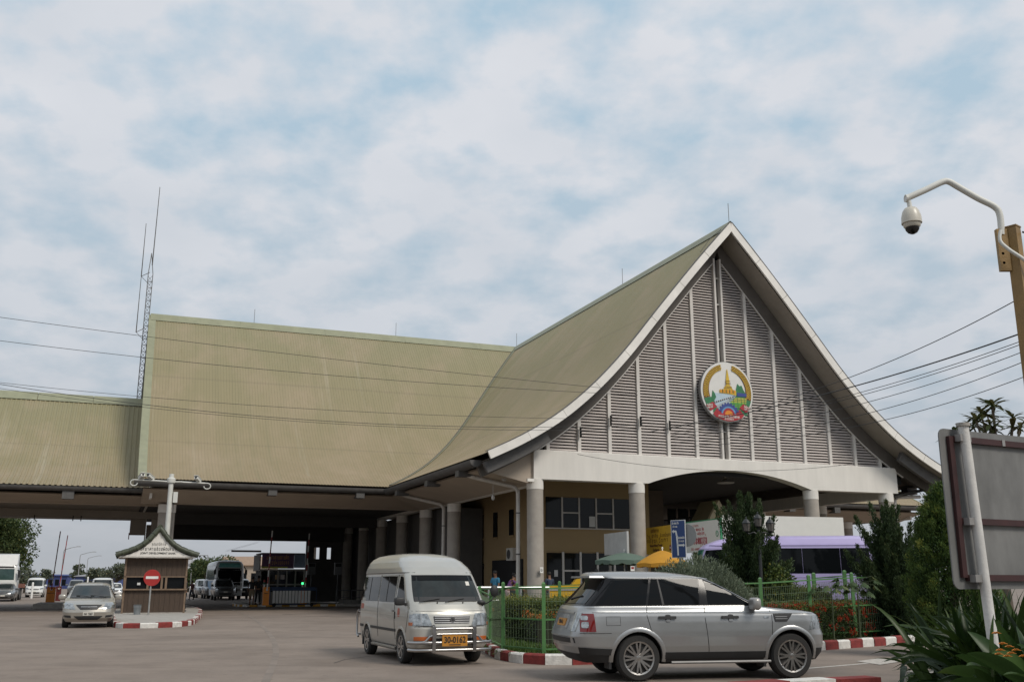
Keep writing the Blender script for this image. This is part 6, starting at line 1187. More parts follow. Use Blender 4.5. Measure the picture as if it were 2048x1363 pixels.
# ------------------------------------------------------------------ green garden fence
fg = mat('fence_green', (.075, .19, .06), .5, var=.18, scale=5); fw = mat('fence_mesh_grey_green', (.13, .18, .11), .5, var=.1)
def fence(name, label, posts, thick=.072):
    T = thing(name, label, 'fence', posts[0][0]); o0 = posts[0][0]
    L_ = [(p-o0, h) for p, h in posts]
    for p, h in L_: MB().box(-thick/2, thick/2, -thick/2, thick/2, 0, h, at=tuple(p)).box(-thick/2, thick/2, -thick/2, thick/2, h+.001, h+.03, at=tuple(p), taper=.4).build('post', fg, T)
    for (p, h), (q, g) in zip(L_, L_[1:]):
        for f0 in (.06, .48, .93): MB().bar(p+Vector((0, 0, h*f0)), q+Vector((0, 0, g*f0)), .03, .03).build('rail', fg, T)
        n = max(2, int((q-p).length/.085)); mb = MB()
        for k in range(1, n):
            c = p.lerp(q, k/n); hh = h+(g-h)*k/n; mb.bar(c+Vector((0, 0, hh*.08)), c+Vector((0, 0, hh*.86)), .0055)
        for f0 in (.2, .34, .62, .74, .86): mb.bar(p+Vector((0, 0, h*f0)), q+Vector((0, 0, g*f0)), .0055)
        mb.build('wire_panel', fw, T)
    return T
def post_at(px, py, ptop, z=.15):
    g = G(px, py, z); return (g, (py-ptop)/2038*g.y*1.02)
fr = [post_at(957, 1252, 1178), post_at(981, 1286, 1190), post_at(1006, 1299, 1174), post_at(1088, 1306, 1175), post_at(1250, 1301, 1170), post_at(1400, 1292, 1167), post_at(1527, 1284, 1164), post_at(1625, 1276, 1158), post_at(1712, 1270, 1153), post_at(1797, 1266, 1150), post_at(1900, 1258, 1146), post_at(2010, 1252, 1140)]
fence('garden_fence', 'green metal mesh fence along the red and white kerb in front of the garden', fr)
rr_ = [(at_dist(960, 36), .0), (at_dist(1034, 33.5), 0), (at_dist(1119, 33.5), 0), (at_dist(1230, 33), 0)]
fence('rear_fence', 'second green fence at the back of the garden before the columns', [(p, HC+(HOR-t)*p.y/2038) for (p, _), t in zip(rr_, (1173, 1166, 1163, 1160))], .10)
rr2 = [(at_dist(px, 27.5 if px < 1640 else 28.5), t) for px, t in ((1628, 1147), (1690, 1142), (1745, 1139), (1840, 1135))]
fence('rear_fence', 'far green fence behind the flower hedge by the lilac minibus', [(p, HC+(HOR-t)*p.y/2038) for p, t in rr2], .09)
# guard rail in front of the platform
T = thing('guard_rail', 'galvanised rail in front of the first column behind the garden', 'railing', Wd(-4, -1.6), ROT); gr_ = mat('galvanised_rail', (.42, .43, .43), .4, metal=.6)
MB().tube([(0, 0, 1.28), (11, 0, 1.28)], .05, 8).tube([(0, 0, .8), (11, 0, .8)], .03, 6).build('rail', gr_, T)
for k in range(9): MB().tube([(1.35*k, 0, 0), (1.35*k, 0, 1.28)], .035, 6).build('rail_post', gr_, T)
# ------------------------------------------------------------------ lantern post, parasols, cart, air conditioner, notices
q = at_dist(1523, 25.6); T = thing('lantern_post', 'dark ornate lamp post with three lanterns before the left juniper', 'street lamp', (q.x, q.y, .1), 0)
lm = mat('cast_iron_dark', (.02, .022, .024), .5, var=.1); lg_ = mat('lantern_glass', (.12, .11, .10), .15, var=.4); k_ = 25.6/2038; H = (HC+(HOR-1056)*k_)-.1
MB().lathe([(.14, 0), (.14, .1), (.09, .2), (.06, .5), (.045, 1.2), (.04, H-.05)], n=14).build('pole', lm, T, smooth=40)
def lantern(x, y, z, T):
    MB().lathe([(.03, 0), (.05, .02), (.085, .05)], (x, y, z), 8).build('lantern_base', lm, T); MB().lathe([(.10, .235), (.115, .25), (.06, .33), (.02, .36), (.02, .40), (.001, .42)], (x, y, z), 8).build('lantern_cap', lm, T); g = MB().lathe([(.07, .055), (.10, .235)], (x, y, z), 6).build('lantern_glass', lg_, T)
    MB().tube([(x+.09, y, z+.06), (x+.105, y, z+.24)], .008, 4).build('lantern_rib', lm, T); MB().tube([(x-.09, y, z+.06), (x-.105, y, z+.24)], .008, 4).build('lantern_rib', lm, T); MB().tube([(x, y-.09, z+.06), (x, y-.105, z+.24)], .008, 4).build('lantern_rib', lm, T)
for sg in (-1, 1): MB().tube(catmull([(0, 0, H-.22), (sg*.12, 0, H-.12), (sg*.24, 0, H-.16), (sg*.30, 0, H-.10)], .03), .018, 6).build('arm', lm, T); lantern(sg*.30, 0, H-.14, T)
lantern(0, 0, H-.02, T)
def parasol(px, dist, ytop, yedge, wpx, m, label, n=8, scallop=.0):
    q = at_dist(px, dist); k_ = dist/2038; T = thing('parasol', label, 'parasol', (q.x, q.y, 0), .2); zt, ze, R_ = HC+(HOR-ytop)*k_, HC+(HOR-yedge)*k_, wpx/2*k_
    mb = MB(); rows = []
    for i in range(7):
        f = i/6; rows.append([(R_*f*math.cos(t)*(1-.06*abs(math.sin(n/2*t))*f), R_*f*math.sin(t)*(1-.06*abs(math.sin(n/2*t))*f), zt+(ze-zt)*(f**1.35)-(.03*abs(math.sin(n/2*t))*-1*f)) for t in np.linspace(0, 2*PI, n*6, endpoint=False)])
    rows.append([(x*1.0, y*1.0, z-.12-scallop*abs(math.sin(n*t))) for (x, y, z), t in zip(rows[-1], np.linspace(0, 2*PI, n*6, endpoint=False))])
    mb.grid(rows, closed=True).build('canopy', m, T, smooth=25); MB().tube([(0, 0, 0), (0, 0, zt+.08)], .025, 8).build('pole', wt, T)
    for j in range(n): t = 2*PI*j/n; MB().bar((.02*math.cos(t), .02*math.sin(t), zt-.03), (R_*math.cos(t)*.98, R_*math.sin(t)*.98, ze-.01), .012).build('rib', dark, T)
    MB().ball((0, 0, zt+.08), .035).build('finial', wt, T)
parasol(1250, 39, 1105, 1122, 122, mat('green_parasol', (.10, .145, .115), .8, var=.08), 'faded green scalloped parasol under the notice board', 8, .06)
parasol(1327, 36.5, 1101, 1128, 110, mat('yellow_parasol', (.46, .22, .015), .8, var=.08), 'orange yellow parasol behind the blue road sign', 8, .02)
q = at_dist(1318, 35.8); T = thing('vendor_cart', 'yellow vendor cart under the orange parasol', 'cart', (q.x, q.y, 0), .3); MB().box(-.9, .9, -.4, .4, .55, 1.15).build('cart_body', mat('cart_yellow', (.5, .28, .02), .6), T); MB().box(-.95, .95, -.45, .45, 1.152, 1.2).build('cart_top', wt, T)
for x in (-.6, .6): MB().lathe([(.26, -.03), (.28, 0), (.26, .03)], (x, -.45, .28), 18, axis='y').build('wheel', tyrem, T)
q = at_dist(1142, 35.5); T = thing('tuk_tuk', 'bright yellow tuk tuk body seen over the fence beside the silver off-roader', 'tuk tuk', (q.x, q.y, 0), .0)
ty = mat('tuktuk_yellow', (.68, .38, .01), .4, var=.05, coat=.4); z0 = HC+(HOR-1187)*35.5/2038; z1 = HC+(HOR-1168)*35.5/2038
MB().prism([(-.75, .5), (-.75, z1-.02), (.0, z1), (.16, z1+.18), (.30, z1+.2), (.28, z1-.06), (.62, z1-.08), (.72, .5)], -.55, .55, 'xz').build('body', ty, T, smooth=20); MB().box(-.78, .74, -.57, -.552, z1-.2, z1-.14).build('body_stripe', mat('stripe_grey', (.3, .3, .3), .4), T); MB().box(-.7, .6, -.56, .56, .3, .5).build('underbody', plastic, T)
for x, y in ((-.5, -.5), (-.5, .5), (.55, 0)): MB().lathe([(.22, -.06), (.25, -.03), (.25, .03), (.22, .06)], (x, y, .25), 18, axis='y').build('wheel', tyrem, T)
v, z = hitU(1031, 1108, 2.7); T = thing('air_conditioner', 'white outdoor air conditioner unit on the cream wall left of the first column', 'air conditioner', Wd(2.55, v, z-.3), ROT)
ac = mat('ac_white', (.55, .53, .48), .5, var=.06); MB().box(-.18, .18, -.45, .45, 0, .62).build('casing', ac, T); MB().lathe([(.22, -.20), (.235, -.19), (.235, -.181)], (0, .12, .31), 24, axis='x').build('fan_guard', mat('ac_fan_dark', (.06, .06, .06), .6), T); MB().box(.18, .25, -.4, -.35, -.05, .02).box(.18, .25, .35, .4, -.05, .02).build('bracket', dark, T)
for px, py, lb, dist in ((1083, 1139, 'small white no-smoking sticker on the first column', 41.6),):
    q = A(px, py, dist); T = thing('column_notice', lb, 'notice', (q.x, q.y, q.z), ROT+.35); MB().box(-.085, .085, -.012, 0, -.115, .115).build('notice_panel', wt, T); MB().lathe([(.06, -.016), (.06, -.012)], n=18, axis='y').build('notice_ring', inkb, T); MB().lathe([(.045, -.019), (.045, -.015)], n=18, axis='y').build('notice_face', wt, T); MB().bar((-.04, -.02, .04), (.04, -.02, -.04), .012, .004).bar((-.035, -.02, -.01), (.035, -.02, -.01), .014, .004).build('notice_symbol', inkb, T)
q = A(1265, 1136, 43.3); T = thing('column_notice', 'small red and white sticker low on the second column', 'notice', (q.x, q.y, q.z), ROT+.1); MB().box(-.1, .1, -.012, 0, -.1, .1).build('notice_panel', wt, T); MB().box(-.07, .07, -.016, -.012, -.02, .07).build('notice_print', rd, T)
# restroom symbols on the dark wall
q = A(872, 1105, 66); T = thing('restroom_sign', 'pale hanging figures of a dark restroom sign behind the aisle columns', 'sign', (q.x, q.y, q.z), ROT); MB().box(-.8, .8, .02, .06, -.8, 1.0).build('sign_panel', black, T)
for x, z, s_ in ((-.38, -.55, 1), (0, -.5, 1.25), (.42, -.55, 1), (.12, .35, 1.2)): MB().prism([(x-.09*s_, z-.12*s_), (x-.07*s_, z+.14*s_), (x, z+.25*s_), (x+.07*s_, z+.14*s_), (x+.09*s_, z-.12*s_), (x, z-.25*s_)], .0, .018, 'xz').build('sign_figure', mat('sign_figure_grey', (.40, .40, .40), .6), T)
# ------------------------------------------------------------------ plants
def leaf_mat(name, c, c2, rough=.6, trans=.25):
    if name in MATS: return MATS[name]
    m = bpy.data.materials.new(name); m.use_nodes = True; t = m.node_tree; b = t.nodes['Principled BSDF']; b.inputs['Roughness'].default_value = rough; b.inputs['Specular IOR Level'].default_value = .3
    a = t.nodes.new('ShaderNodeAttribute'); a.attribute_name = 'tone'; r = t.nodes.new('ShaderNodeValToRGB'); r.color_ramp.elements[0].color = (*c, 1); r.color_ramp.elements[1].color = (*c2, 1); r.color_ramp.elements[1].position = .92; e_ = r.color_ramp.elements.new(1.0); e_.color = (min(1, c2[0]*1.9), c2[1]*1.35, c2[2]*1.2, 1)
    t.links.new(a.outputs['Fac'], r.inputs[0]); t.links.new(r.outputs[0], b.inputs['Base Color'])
    tr = t.nodes.new('ShaderNodeBsdfTranslucent'); t.links.new(r.outputs[0], tr.inputs[0]); mx = t.nodes.new('ShaderNodeMixShader'); mx.inputs[0].default_value = trans
    t.links.new(b.outputs[0], mx.inputs[1]); t.links.new(tr.outputs[0], mx.inputs[2]); t.links.new(mx.outputs[0], t.nodes['Material Output'].inputs[0]); MATS[name] = m; return m
def leaves(name, P, size, m, parent=None, aspect=2.2, up=.0, dirs=None, kind=None, jitter=.35, tone=None):
    """one pointed leaf (4 corners) at every point of P"""
    n = len(P); P = np.asarray(P); d = rng.normal(size=(n, 3)) if dirs is None else dirs + rng.normal(size=(n, 3))*jitter
    d[:, 2] += up; d /= np.linalg.norm(d, axis=1, keepdims=True)+1e-9; q = rng.normal(size=(n, 3)); s_ = np.cross(d, q); s_ /= np.linalg.norm(s_, axis=1, keepdims=True)+1e-9
    L = (size*rng.uniform(.6, 1.35, n))[:, None]; w_ = L/aspect; nn = np.cross(d, s_)
    V_ = np.stack([P, P+d*L*.45+s_*w_*.5+nn*L*.05, P+d*L, P+d*L*.45-s_*w_*.5+nn*L*.05], 1).reshape(-1, 3); F_ = np.arange(n*4).reshape(-1, 4)
    t = np.repeat(rng.uniform(0, 1, n) if tone is None else np.clip(tone, 0, 1), 4); return npmesh(name, V_, F_, m, parent, kind=kind, colors=t)
def shell_pts(n, f, inner=.55):
    u = rng.normal(size=(n, 3)); u /= np.linalg.norm(u, axis=1, keepdims=True); r = inner + (1-inner)*rng.random(n)**.6; return u*r[:, None]*f, u
bark = mat('bark', (.10, .08, .06), .9, var=.3, scale=8)
cyp = leaf_mat('cypress_leaf', (.020, .05, .012), (.105, .16, .036)); jun = leaf_mat('juniper_leaf', (.014, .032, .014), (.055, .085, .030)); hed = leaf_mat('hedge_leaf', (.022, .05, .012), (.11, .14, .03)); ixo = leaf_mat('ixora_leaf', (.022, .045, .012), (.085, .115, .025))
red_f = leaf_mat('red_petal', (.40, .020, .012), (.60, .07, .03), .5, .2); ora_f = leaf_mat('orange_petal', (.45, .09, .02), (.62, .2, .05), .5, .2); sage = leaf_mat('grey_green_leaf', (.075, .10, .06), (.20, .235, .16)); lil = leaf_mat('strap_leaf', (.008, .022, .007), (.042, .075, .016), .38, .3); tre = leaf_mat('tree_leaf', (.025, .05, .018), (.085, .11, .035)); hel = leaf_mat('broad_leaf', (.014, .04, .010), (.05, .095, .022), .4, .3); grs = leaf_mat('grass_blade', (.03, .07, .012), (.09, .15, .03))
# clipped columnar cypress right of the fence: billowing sprays on a tapered column
def conifer(name, label, px, dist, h, w_, m, n, base=.1, clumps=150, size=.085, spiky=0., xs=1., lean=0):
    q = at_dist(px, dist); T = thing(name, label, 'tree', (q.x, q.y, base)); MB().tube([(0, 0, 0), (lean*.5, 0, h*.4), (lean, 0, h*.9)], [.09, .06, .02], 8).build('trunk', bark, T)
    def rad(z): f = z/h; return w_/2*np.interp(f, [0, .08, .3, .55, .8, .93, 1], [.55, .85, 1, .88, .55, .27, .02])
    C = [];
    for i in range(clumps):
        z = h*rng.random()**.85; a = rng.uniform(0, 2*PI); r = rad(z)*rng.uniform(.55, 1.0); C.append((r*math.cos(a)*xs + lean*z/h, r*math.sin(a), z, a))
    C = np.array(C); k = n//clumps; P = []; D = []; tn = []
    for x, y, z, a in C:
        o = np.array([math.cos(a)*.6, math.sin(a)*.6, .75+spiky*.8]); o /= np.linalg.norm(o); t = rng.random(k); L = (.26+.32*spiky*rng.random())*(.6+.5*rad(z)/(w_/2))
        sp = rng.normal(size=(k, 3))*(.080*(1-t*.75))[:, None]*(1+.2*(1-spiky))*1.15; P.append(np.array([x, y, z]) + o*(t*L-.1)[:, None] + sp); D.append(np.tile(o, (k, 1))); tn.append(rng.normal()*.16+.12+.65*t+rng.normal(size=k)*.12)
    leaves('crown', np.concatenate(P), size, m, T, 3.2, .2, np.concatenate(D), jitter=.45, tone=np.concatenate(tn))
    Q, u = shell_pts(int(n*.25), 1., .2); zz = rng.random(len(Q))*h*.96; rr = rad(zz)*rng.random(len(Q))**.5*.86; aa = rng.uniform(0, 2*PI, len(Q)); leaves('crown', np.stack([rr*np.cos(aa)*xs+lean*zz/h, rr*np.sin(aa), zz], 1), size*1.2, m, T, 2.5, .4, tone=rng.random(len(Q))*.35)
    return T
def juniper(label, px, dist, h, w_, n):
    q = at_dist(px, dist); T = thing('juniper', label, 'tree', (q.x, q.y, .1)); MB().tube([(0, 0, 0), (.03, 0, h*.5), (0, 0, h*.92)], [.08, .05, .015], 8).build('trunk', bark, T); P, D, tn = [], [], []
    for i in range(n):
        f = (i+.5)/n; z = h*(.02+.80*f); a = i*2.4+rng.uniform(-.4, .4); reach = w_/2*(1-f)**.75*rng.uniform(.75, 1.35)+.06; el = rng.uniform(.45, .95)+.4*f; L = max(.45, reach/math.cos(el))*rng.uniform(.9, 1.15)
        if f > .93: a, el, L = a, 1.35, .22*h
        d0 = np.array([math.cos(a)*math.cos(el), math.sin(a)*math.cos(el), math.sin(el)]); k = int(620*L/.8); t = rng.random(k)**.8; c = np.array([0, 0, z-.15]) + d0*(t*L)[:, None] + np.array([0, 0, 1.])*(t*t*L*.22)[:, None]
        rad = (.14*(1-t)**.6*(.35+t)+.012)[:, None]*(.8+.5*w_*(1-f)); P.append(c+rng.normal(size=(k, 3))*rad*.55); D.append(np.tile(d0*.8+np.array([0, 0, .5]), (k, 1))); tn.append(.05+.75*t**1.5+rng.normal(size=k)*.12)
    leaves('crown', np.concatenate(P), .075, jun, T, 3.2, .1, np.concatenate(D), jitter=.5, tone=np.concatenate(tn))
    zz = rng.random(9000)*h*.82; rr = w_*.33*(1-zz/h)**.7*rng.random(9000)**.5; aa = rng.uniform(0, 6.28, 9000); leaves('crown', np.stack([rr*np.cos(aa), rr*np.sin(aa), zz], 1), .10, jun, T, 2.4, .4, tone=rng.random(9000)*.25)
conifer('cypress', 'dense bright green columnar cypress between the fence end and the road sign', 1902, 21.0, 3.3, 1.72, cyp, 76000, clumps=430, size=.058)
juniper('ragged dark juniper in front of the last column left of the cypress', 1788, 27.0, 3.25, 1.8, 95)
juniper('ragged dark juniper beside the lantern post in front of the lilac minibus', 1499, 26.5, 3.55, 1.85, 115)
# hedges: leaf skin over box like runs
def hedge(name, label, A_, B_, w_, h, m, n, z0=.1, size=.05, top=None, flowers=None, cat='hedge', rnd=.06):
    A_, B_ = Vector(A_), Vector(B_); d = B_-A_; L = d.length; T = thing(name, label, cat, (A_.x, A_.y, z0), math.atan2(d.y, d.x)); t = rng.random(n)*L; side = rng.random(n); per = w_+2*h; s_ = side*per
    y = np.where(s_ < h, -w_/2, np.where(s_ < h+w_, s_-h-w_/2, w_/2)); z = np.where(s_ < h, s_, np.where(s_ < h+w_, h, per-s_)); bump = .5+.5*np.sin(t*3.1+1)*np.sin(t*7.3)
    P = np.stack([t, y*(1-.08*(z/h)), z*(.94+.07*bump)], 1) + rng.normal(size=(n, 3))*rnd; P[:, 2] = np.maximum(P[:, 2], .02)
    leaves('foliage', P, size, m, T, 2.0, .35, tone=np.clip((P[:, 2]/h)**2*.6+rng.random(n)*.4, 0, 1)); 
    MB().box(0, L, -w_/2+.08, w_/2-.08, 0, h-.08).build('branches', mat('hedge_core', (.018, .02, .010), 1, var=.2), T)
    if flowers:
        fm, fn, fz = flowers; c = rng.random((fn, 2)); hs = np.where(rng.random(fn) < fz, h*.99+rng.normal(size=fn)*.02, h*rng.random(fn)); X = c[:, 0]*L; Y_ = np.where(hs > h*.93, (c[:, 1]-.5)*w_, -w_/2-.05); Q = []; D = []
        for x, yy, zz_ in zip(X, Y_, hs):
            o = np.array([0, -.55 if zz_ < h*.93 else -.2, .8]); k = 34; b_ = np.array([x, yy, zz_]) + rng.normal(size=(k, 3))*.030; Q.append(b_); D.append(np.tile(o, (k, 1)))
        leaves('blossoms', np.concatenate(Q), .035, fm, T, 1.6, 0, np.concatenate(D), jitter=.6)
    return T
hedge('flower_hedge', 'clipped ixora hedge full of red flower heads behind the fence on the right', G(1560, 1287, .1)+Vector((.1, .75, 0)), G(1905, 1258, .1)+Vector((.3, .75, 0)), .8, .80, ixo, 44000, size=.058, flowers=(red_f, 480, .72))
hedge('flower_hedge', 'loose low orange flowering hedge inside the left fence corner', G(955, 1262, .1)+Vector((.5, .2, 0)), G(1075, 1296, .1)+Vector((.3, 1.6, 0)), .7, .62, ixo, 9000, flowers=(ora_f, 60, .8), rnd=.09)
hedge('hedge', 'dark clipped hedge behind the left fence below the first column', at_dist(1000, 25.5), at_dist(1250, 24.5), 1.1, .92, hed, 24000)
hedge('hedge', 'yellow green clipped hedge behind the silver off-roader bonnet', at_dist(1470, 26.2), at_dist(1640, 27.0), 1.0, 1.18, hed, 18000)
# round grey green bush
q = at_dist(1392, 22.3); T = thing('round_bush', 'large round grey green bush behind the roof of the silver off-roader', 'bush', (q.x, q.y, .1)); n = 26000; P, u = shell_pts(n, 1., .78); P[:, 2] = np.abs(P[:, 2]); P *= np.array([1.42, 1.1, 1.82])*(1+.05*np.sin(u[:, :1]*9+u[:, 1:2]*7)+.06*rng.random((n, 1))**4); u[:, 2] = np.abs(u[:, 2]); leaves('foliage', P, .075, sage, T, 3.4, .3, u, jitter=.5, tone=.25+.6*rng.random(n)); MB().ball((0, 0, .1), 1, 16, 10, (1.1, .85, 1.4)).build('branches', mat('bush_core', (.04, .045, .03), 1), T)
def papaya(px, dist, h, label):
    q = at_dist(px, dist); T = thing('papaya_plant', label, 'plant', (q.x, q.y, .1)); MB().tube([(0, 0, 0), (.02, 0, h*.8), (.0, 0, h)], [.024, .018, .012], 6).build('stem', mat('green_stem', (.06, .075, .035), .8), T); V_, F_, tn = [], [], []
    for k in range(11):
        a = k*2.4; el = rng.uniform(-.1, .5); L = rng.uniform(.36, .55); b0 = np.array([0, 0, h*rng.uniform(.82, 1)]); dr = np.array([math.cos(a)*math.cos(el), math.sin(a)*math.cos(el), math.sin(el)]); e = b0+dr*L; MB().tube([b0, b0+dr*L*.5+np.array([0, 0, .03]), e], .005, 4).build('leaf_stalk', mat('green_stem', (.06, .075, .035)), T)
        for j in range(7):
            t = (j-3)*.42; sd_ = np.array([-math.sin(a), math.cos(a), 0]); dd_ = dr*math.cos(t)+sd_*math.sin(t)+np.array([0, 0, -.95]); dd_ /= np.linalg.norm(dd_); l = .27*(1-abs(j-3)*.12); pp = np.cross(dd_, [0, 0, 1.]); pp /= np.linalg.norm(pp); o = len(V_)
            V_ += [e, e+dd_*l*.5+pp*l*.22, e+dd_*l, e+dd_*l*.5-pp*l*.22]; F_.append([o, o+1, o+2, o+3]); tn += [rng.random()]*4
    for i in range(11): npmesh('leaf', V_[i*28:(i+1)*28], np.array(F_[i*7:(i+1)*7])-i*28, leaf_mat('papaya_leaf', (.03, .06, .02), (.08, .12, .05)), T, colors=tn[i*28:(i+1)*28])
papaya(1660, 24.9, 1.25, 'young papaya plant behind the fence below the middle of the lilac minibus'); papaya(1712, 25.4, 1.45, 'taller papaya plant behind the fence below the rear of the lilac minibus'); pass
# thin shrub beside the juniper
q = at_dist(1552, 25.8); T = thing('thin_shrub', 'thin olive shrub between the lantern post and the minibus windows', 'bush', (q.x, q.y, .1)); P, u = shell_pts(3200, 1., .1); P *= np.array([.55, .5, .85]); P[:, 2] += 1.0; leaves('foliage', P, .085, hed, T, 1.8); MB().tube([(0, 0, 0), (.05, 0, .8), (-.1, .1, 1.6)], [.03, .02, .01], 5).build('stem', bark, T)
# strap leaved clump and flowering broad leaved clump in the right foreground
def straps(name, label, base, n, Lr, wr, spread, m, cat='plant', droop=1.0, seg=9, lean=(0, 0), z0=0.):
    T = thing(name, label, cat, base); V_, F_, tn = [], [], []
    for i in range(n):
        a = rng.uniform(0, 2*PI); el = rng.uniform(.3, 1.4); L = rng.uniform(*Lr); w_ = rng.uniform(*wr); p = np.array([rng.normal()*spread, rng.normal()*spread, z0*rng.uniform(.75, 1.1)]); tw = rng.normal()*.7; d = np.array([math.cos(a)*math.cos(el)+lean[0], math.sin(a)*math.cos(el)+lean[1], math.sin(el)]); d /= np.linalg.norm(d); g = droop*rng.uniform(.5, 1.4); t0 = rng.random()**1.6; o = len(V_)
        for k in range(seg+1):
            f = k/seg; s_ = np.cross(d, [0, 0, 1.]); s_ /= np.linalg.norm(s_)+1e-9; s_ = s_*math.cos(tw)+np.cross(d, s_)*math.sin(tw); ww = w_*(.55+.9*f if f < .4 else .91*(1-((f-.4)/.6)**2.2)+.02)/1.0; nrm_ = np.cross(s_, d); V_ += [p+s_*ww/2+nrm_*ww*.18, p, p-s_*ww/2+nrm_*ww*.18]; tn += [t0*.75+.25*f]*3
            p = p+d*L/seg; d = d+np.array([0, 0, -g*f*1.7/seg]); d /= np.linalg.norm(d)
        for k in range(seg):
            F_ += [[o+3*k, o+3*k+1, o+3*k+4, o+3*k+3], [o+3*k+1, o+3*k+2, o+3*k+5, o+3*k+4]]
    nv = 3*(seg+1)
    for i in range(n): npmesh('leaf', V_[i*nv:(i+1)*nv], np.array(F_[i*2*seg:(i+1)*2*seg])-i*nv, m, T, smooth=True, colors=tn[i*nv:(i+1)*nv])
    return T
dq = at_dist(1955, 12.3); straps('spider_lily', 'big clump of dark green strap leaves under the left part of the road sign', (dq.x, dq.y, .1), 300, (.7, 1.25), (.07, .11), .17, lil, droop=1.9)
dq = at_dist(2030, 11.2); straps('spider_lily', 'dense strap leaf clump behind the white sign post at the right edge', (dq.x, dq.y, .1), 280, (.85, 1.5), (.07, .11), .3, lil, droop=1.6)
dq = at_dist(1990, 14.0); straps('spider_lily', 'shaded strap leaf clump behind the others under the road sign', (dq.x, dq.y, .1), 260, (.85, 1.5), (.07, .11), .4, lil, droop=1.7)
dq = at_dist(2050, 6.9); HT = straps('heliconia', 'broad leaved heliconia with orange flowers at the foot of the white sign post', (dq.x, dq.y, .05), 90, (.28, .55), (.085, .13), .13, hel, droop=1.0, z0=.72)
for k in range(24): MB().tube([(rng.normal()*.1, rng.normal()*.1, 0), (rng.normal()*.13, rng.normal()*.13, .8)], .009, 5).build('stalk', mat('green_stem', (.06, .075, .035)), HT)
om = mat('heliconia_orange', (.55, .19, .02), .45, var=.25, scale=30)
for k in range(9):
    px, py = [(1990, 1266), (2003, 1287), (1998, 1300), (2016, 1293), (2020, 1306), (2030, 1300), (1995, 1308), (2044, 1312), (2012, 1312)][k]; e = A(px, py, 6.55) - Vector((dq.x, dq.y, .05)); mb = MB()
    for j in range(4): t = j*.9-1.3; mb.tube([e, e+Vector((math.sin(t)*.012, -.01, .005+.006*math.cos(t))), e+Vector((math.sin(t)*.032, -.02, .012*math.cos(t)))], [.003, .004, .001], 5)
    mb.build('flower', om, HT, smooth=60)
# lawn tufts in the bed, litter of grass by the verge
n = 16000; pts = []
poly = np.array([(p.x, p.y) for p in GK[8:40]])
for _ in range(n):
    p = poly[rng.integers(len(poly))]; v_ = rng.random()**1.3*3.2; pts.append((p[0]+rng.normal()*.15+.25*v_*.3+.12, p[1]+.25+v_, .10))
leaves('lawn_grass', np.array(pts), .11, grs, None, 7, 1.6, kind='stuff')
pts = [(*(at_dist(rng.uniform(1800, 2080), rng.uniform(13.6, 15.3))).xy, .12) for _ in range(2500)]; leaves('verge_grass', np.array(pts), .08, grs, None, 6, 1.2, kind='stuff')
# frangipani like tree behind the sign
q = at_dist(2010, 15.5); T = thing('frangipani_tree', 'frangipani with long leaves in whorls showing above the road sign', 'tree', (q.x, q.y, 0)); k_ = 15.5/2038; tips = []
for px, py in ((1962, 860), (1975, 842), (1990, 835), (2005, 818), (2017, 812), (2000, 850), (2022, 835), (1985, 862), (2012, 858), (2035, 800), (2050, 815), (2030, 860), (2048, 858), (2070, 830), (2080, 850)):
    z = HC+(HOR-py)*k_; p = Vector(((px-2010)*k_, rng.normal()*.25, z)); tips.append(p); mid = Vector((p.x*.6+.05, p.y*.5, z-.55)); MB().tube([(.0, 0, 1.6), mid, p], [.035, .02, .012], 6).build('limb', bark, T)
MB().tube([(0.05, 0, 0), (.0, 0, 1.7)], [.09, .06], 8).build('trunk', bark, T)
V_, F_, tn = [], [], []
for p in tips:
    for k in range(13):
        a = k*2.39+rng.random(); el = rng.uniform(-.5, .7); d = np.array([math.cos(a)*math.cos(el), math.sin(a)*math.cos(el), math.sin(el)]); L = rng.uniform(.2, .32); s_ = np.cross(d, [0, 0, 1.]); s_ /= np.linalg.norm(s_); P0 = np.array(p); o = len(V_)
        for f, w_, dz in ((0, .01, 0), (.35, .028, .01), (.7, .034, 0), (1, .003, -.03)): V_ += [P0+d*L*f+s_*w_+[0, 0, dz], P0+d*L*f-s_*w_+[0, 0, dz]]; tn += [rng.random()]*2
        for j in range(3): F_.append([o+2*j, o+2*j+1, o+2*j+3, o+2*j+2])
for i in range(len(V_)//8): npmesh('leaf', V_[i*8:(i+1)*8], np.array(F_[i*3:(i+1)*3])-i*8, leaf_mat('frangipani_leaf', (.03, .055, .02), (.10, .09, .03)), T, colors=tn[i*8:(i+1)*8])
# trees in the distance and the row behind the photographer that the car windows mirror
def tree(name, label, px, dist, h, w_, n, size, trunk_h=.35, m=tre, blobs=14, flat=.8, group=None):
    q = at_dist(px, dist); T = thing(name, label, 'tree', (q.x, q.y, 0), 0, group); MB().tube([(0, 0, 0), (.1*rng.normal(), 0, h*trunk_h), (0, 0, h*.8)], [w_*.035, w_*.028, .03], 7).build('trunk', bark, T); P, D = [], []
    for i in range(blobs):
        a = rng.uniform(0, 2*PI); r = rng.random()**.6*w_*.36; c = np.array([r*math.cos(a), r*math.sin(a), h*rng.uniform(trunk_h+.12, .88)]); s_ = w_*rng.uniform(.12, .24); Q, u = shell_pts(n//blobs, 1., .5); P.append(Q*s_*np.array([1, 1, flat])+c); D.append(u)
        MB().tube([(0, 0, h*trunk_h*.8), tuple(c*np.array([.5, .5, 1])-np.array([0, 0, s_*.5])), tuple(c)], [w_*.02, w_*.012, .01], 5).build('limb', bark, T)
    leaves('crown', np.concatenate(P), size, m, T, 1.7, .1, np.concatenate(D), jitter=.8); return T
far = leaf_mat('hazed_tree_leaf', (.065, .08, .062), (.14, .16, .10))  # distant leaves paler and greyer: air haze mixed into their colour
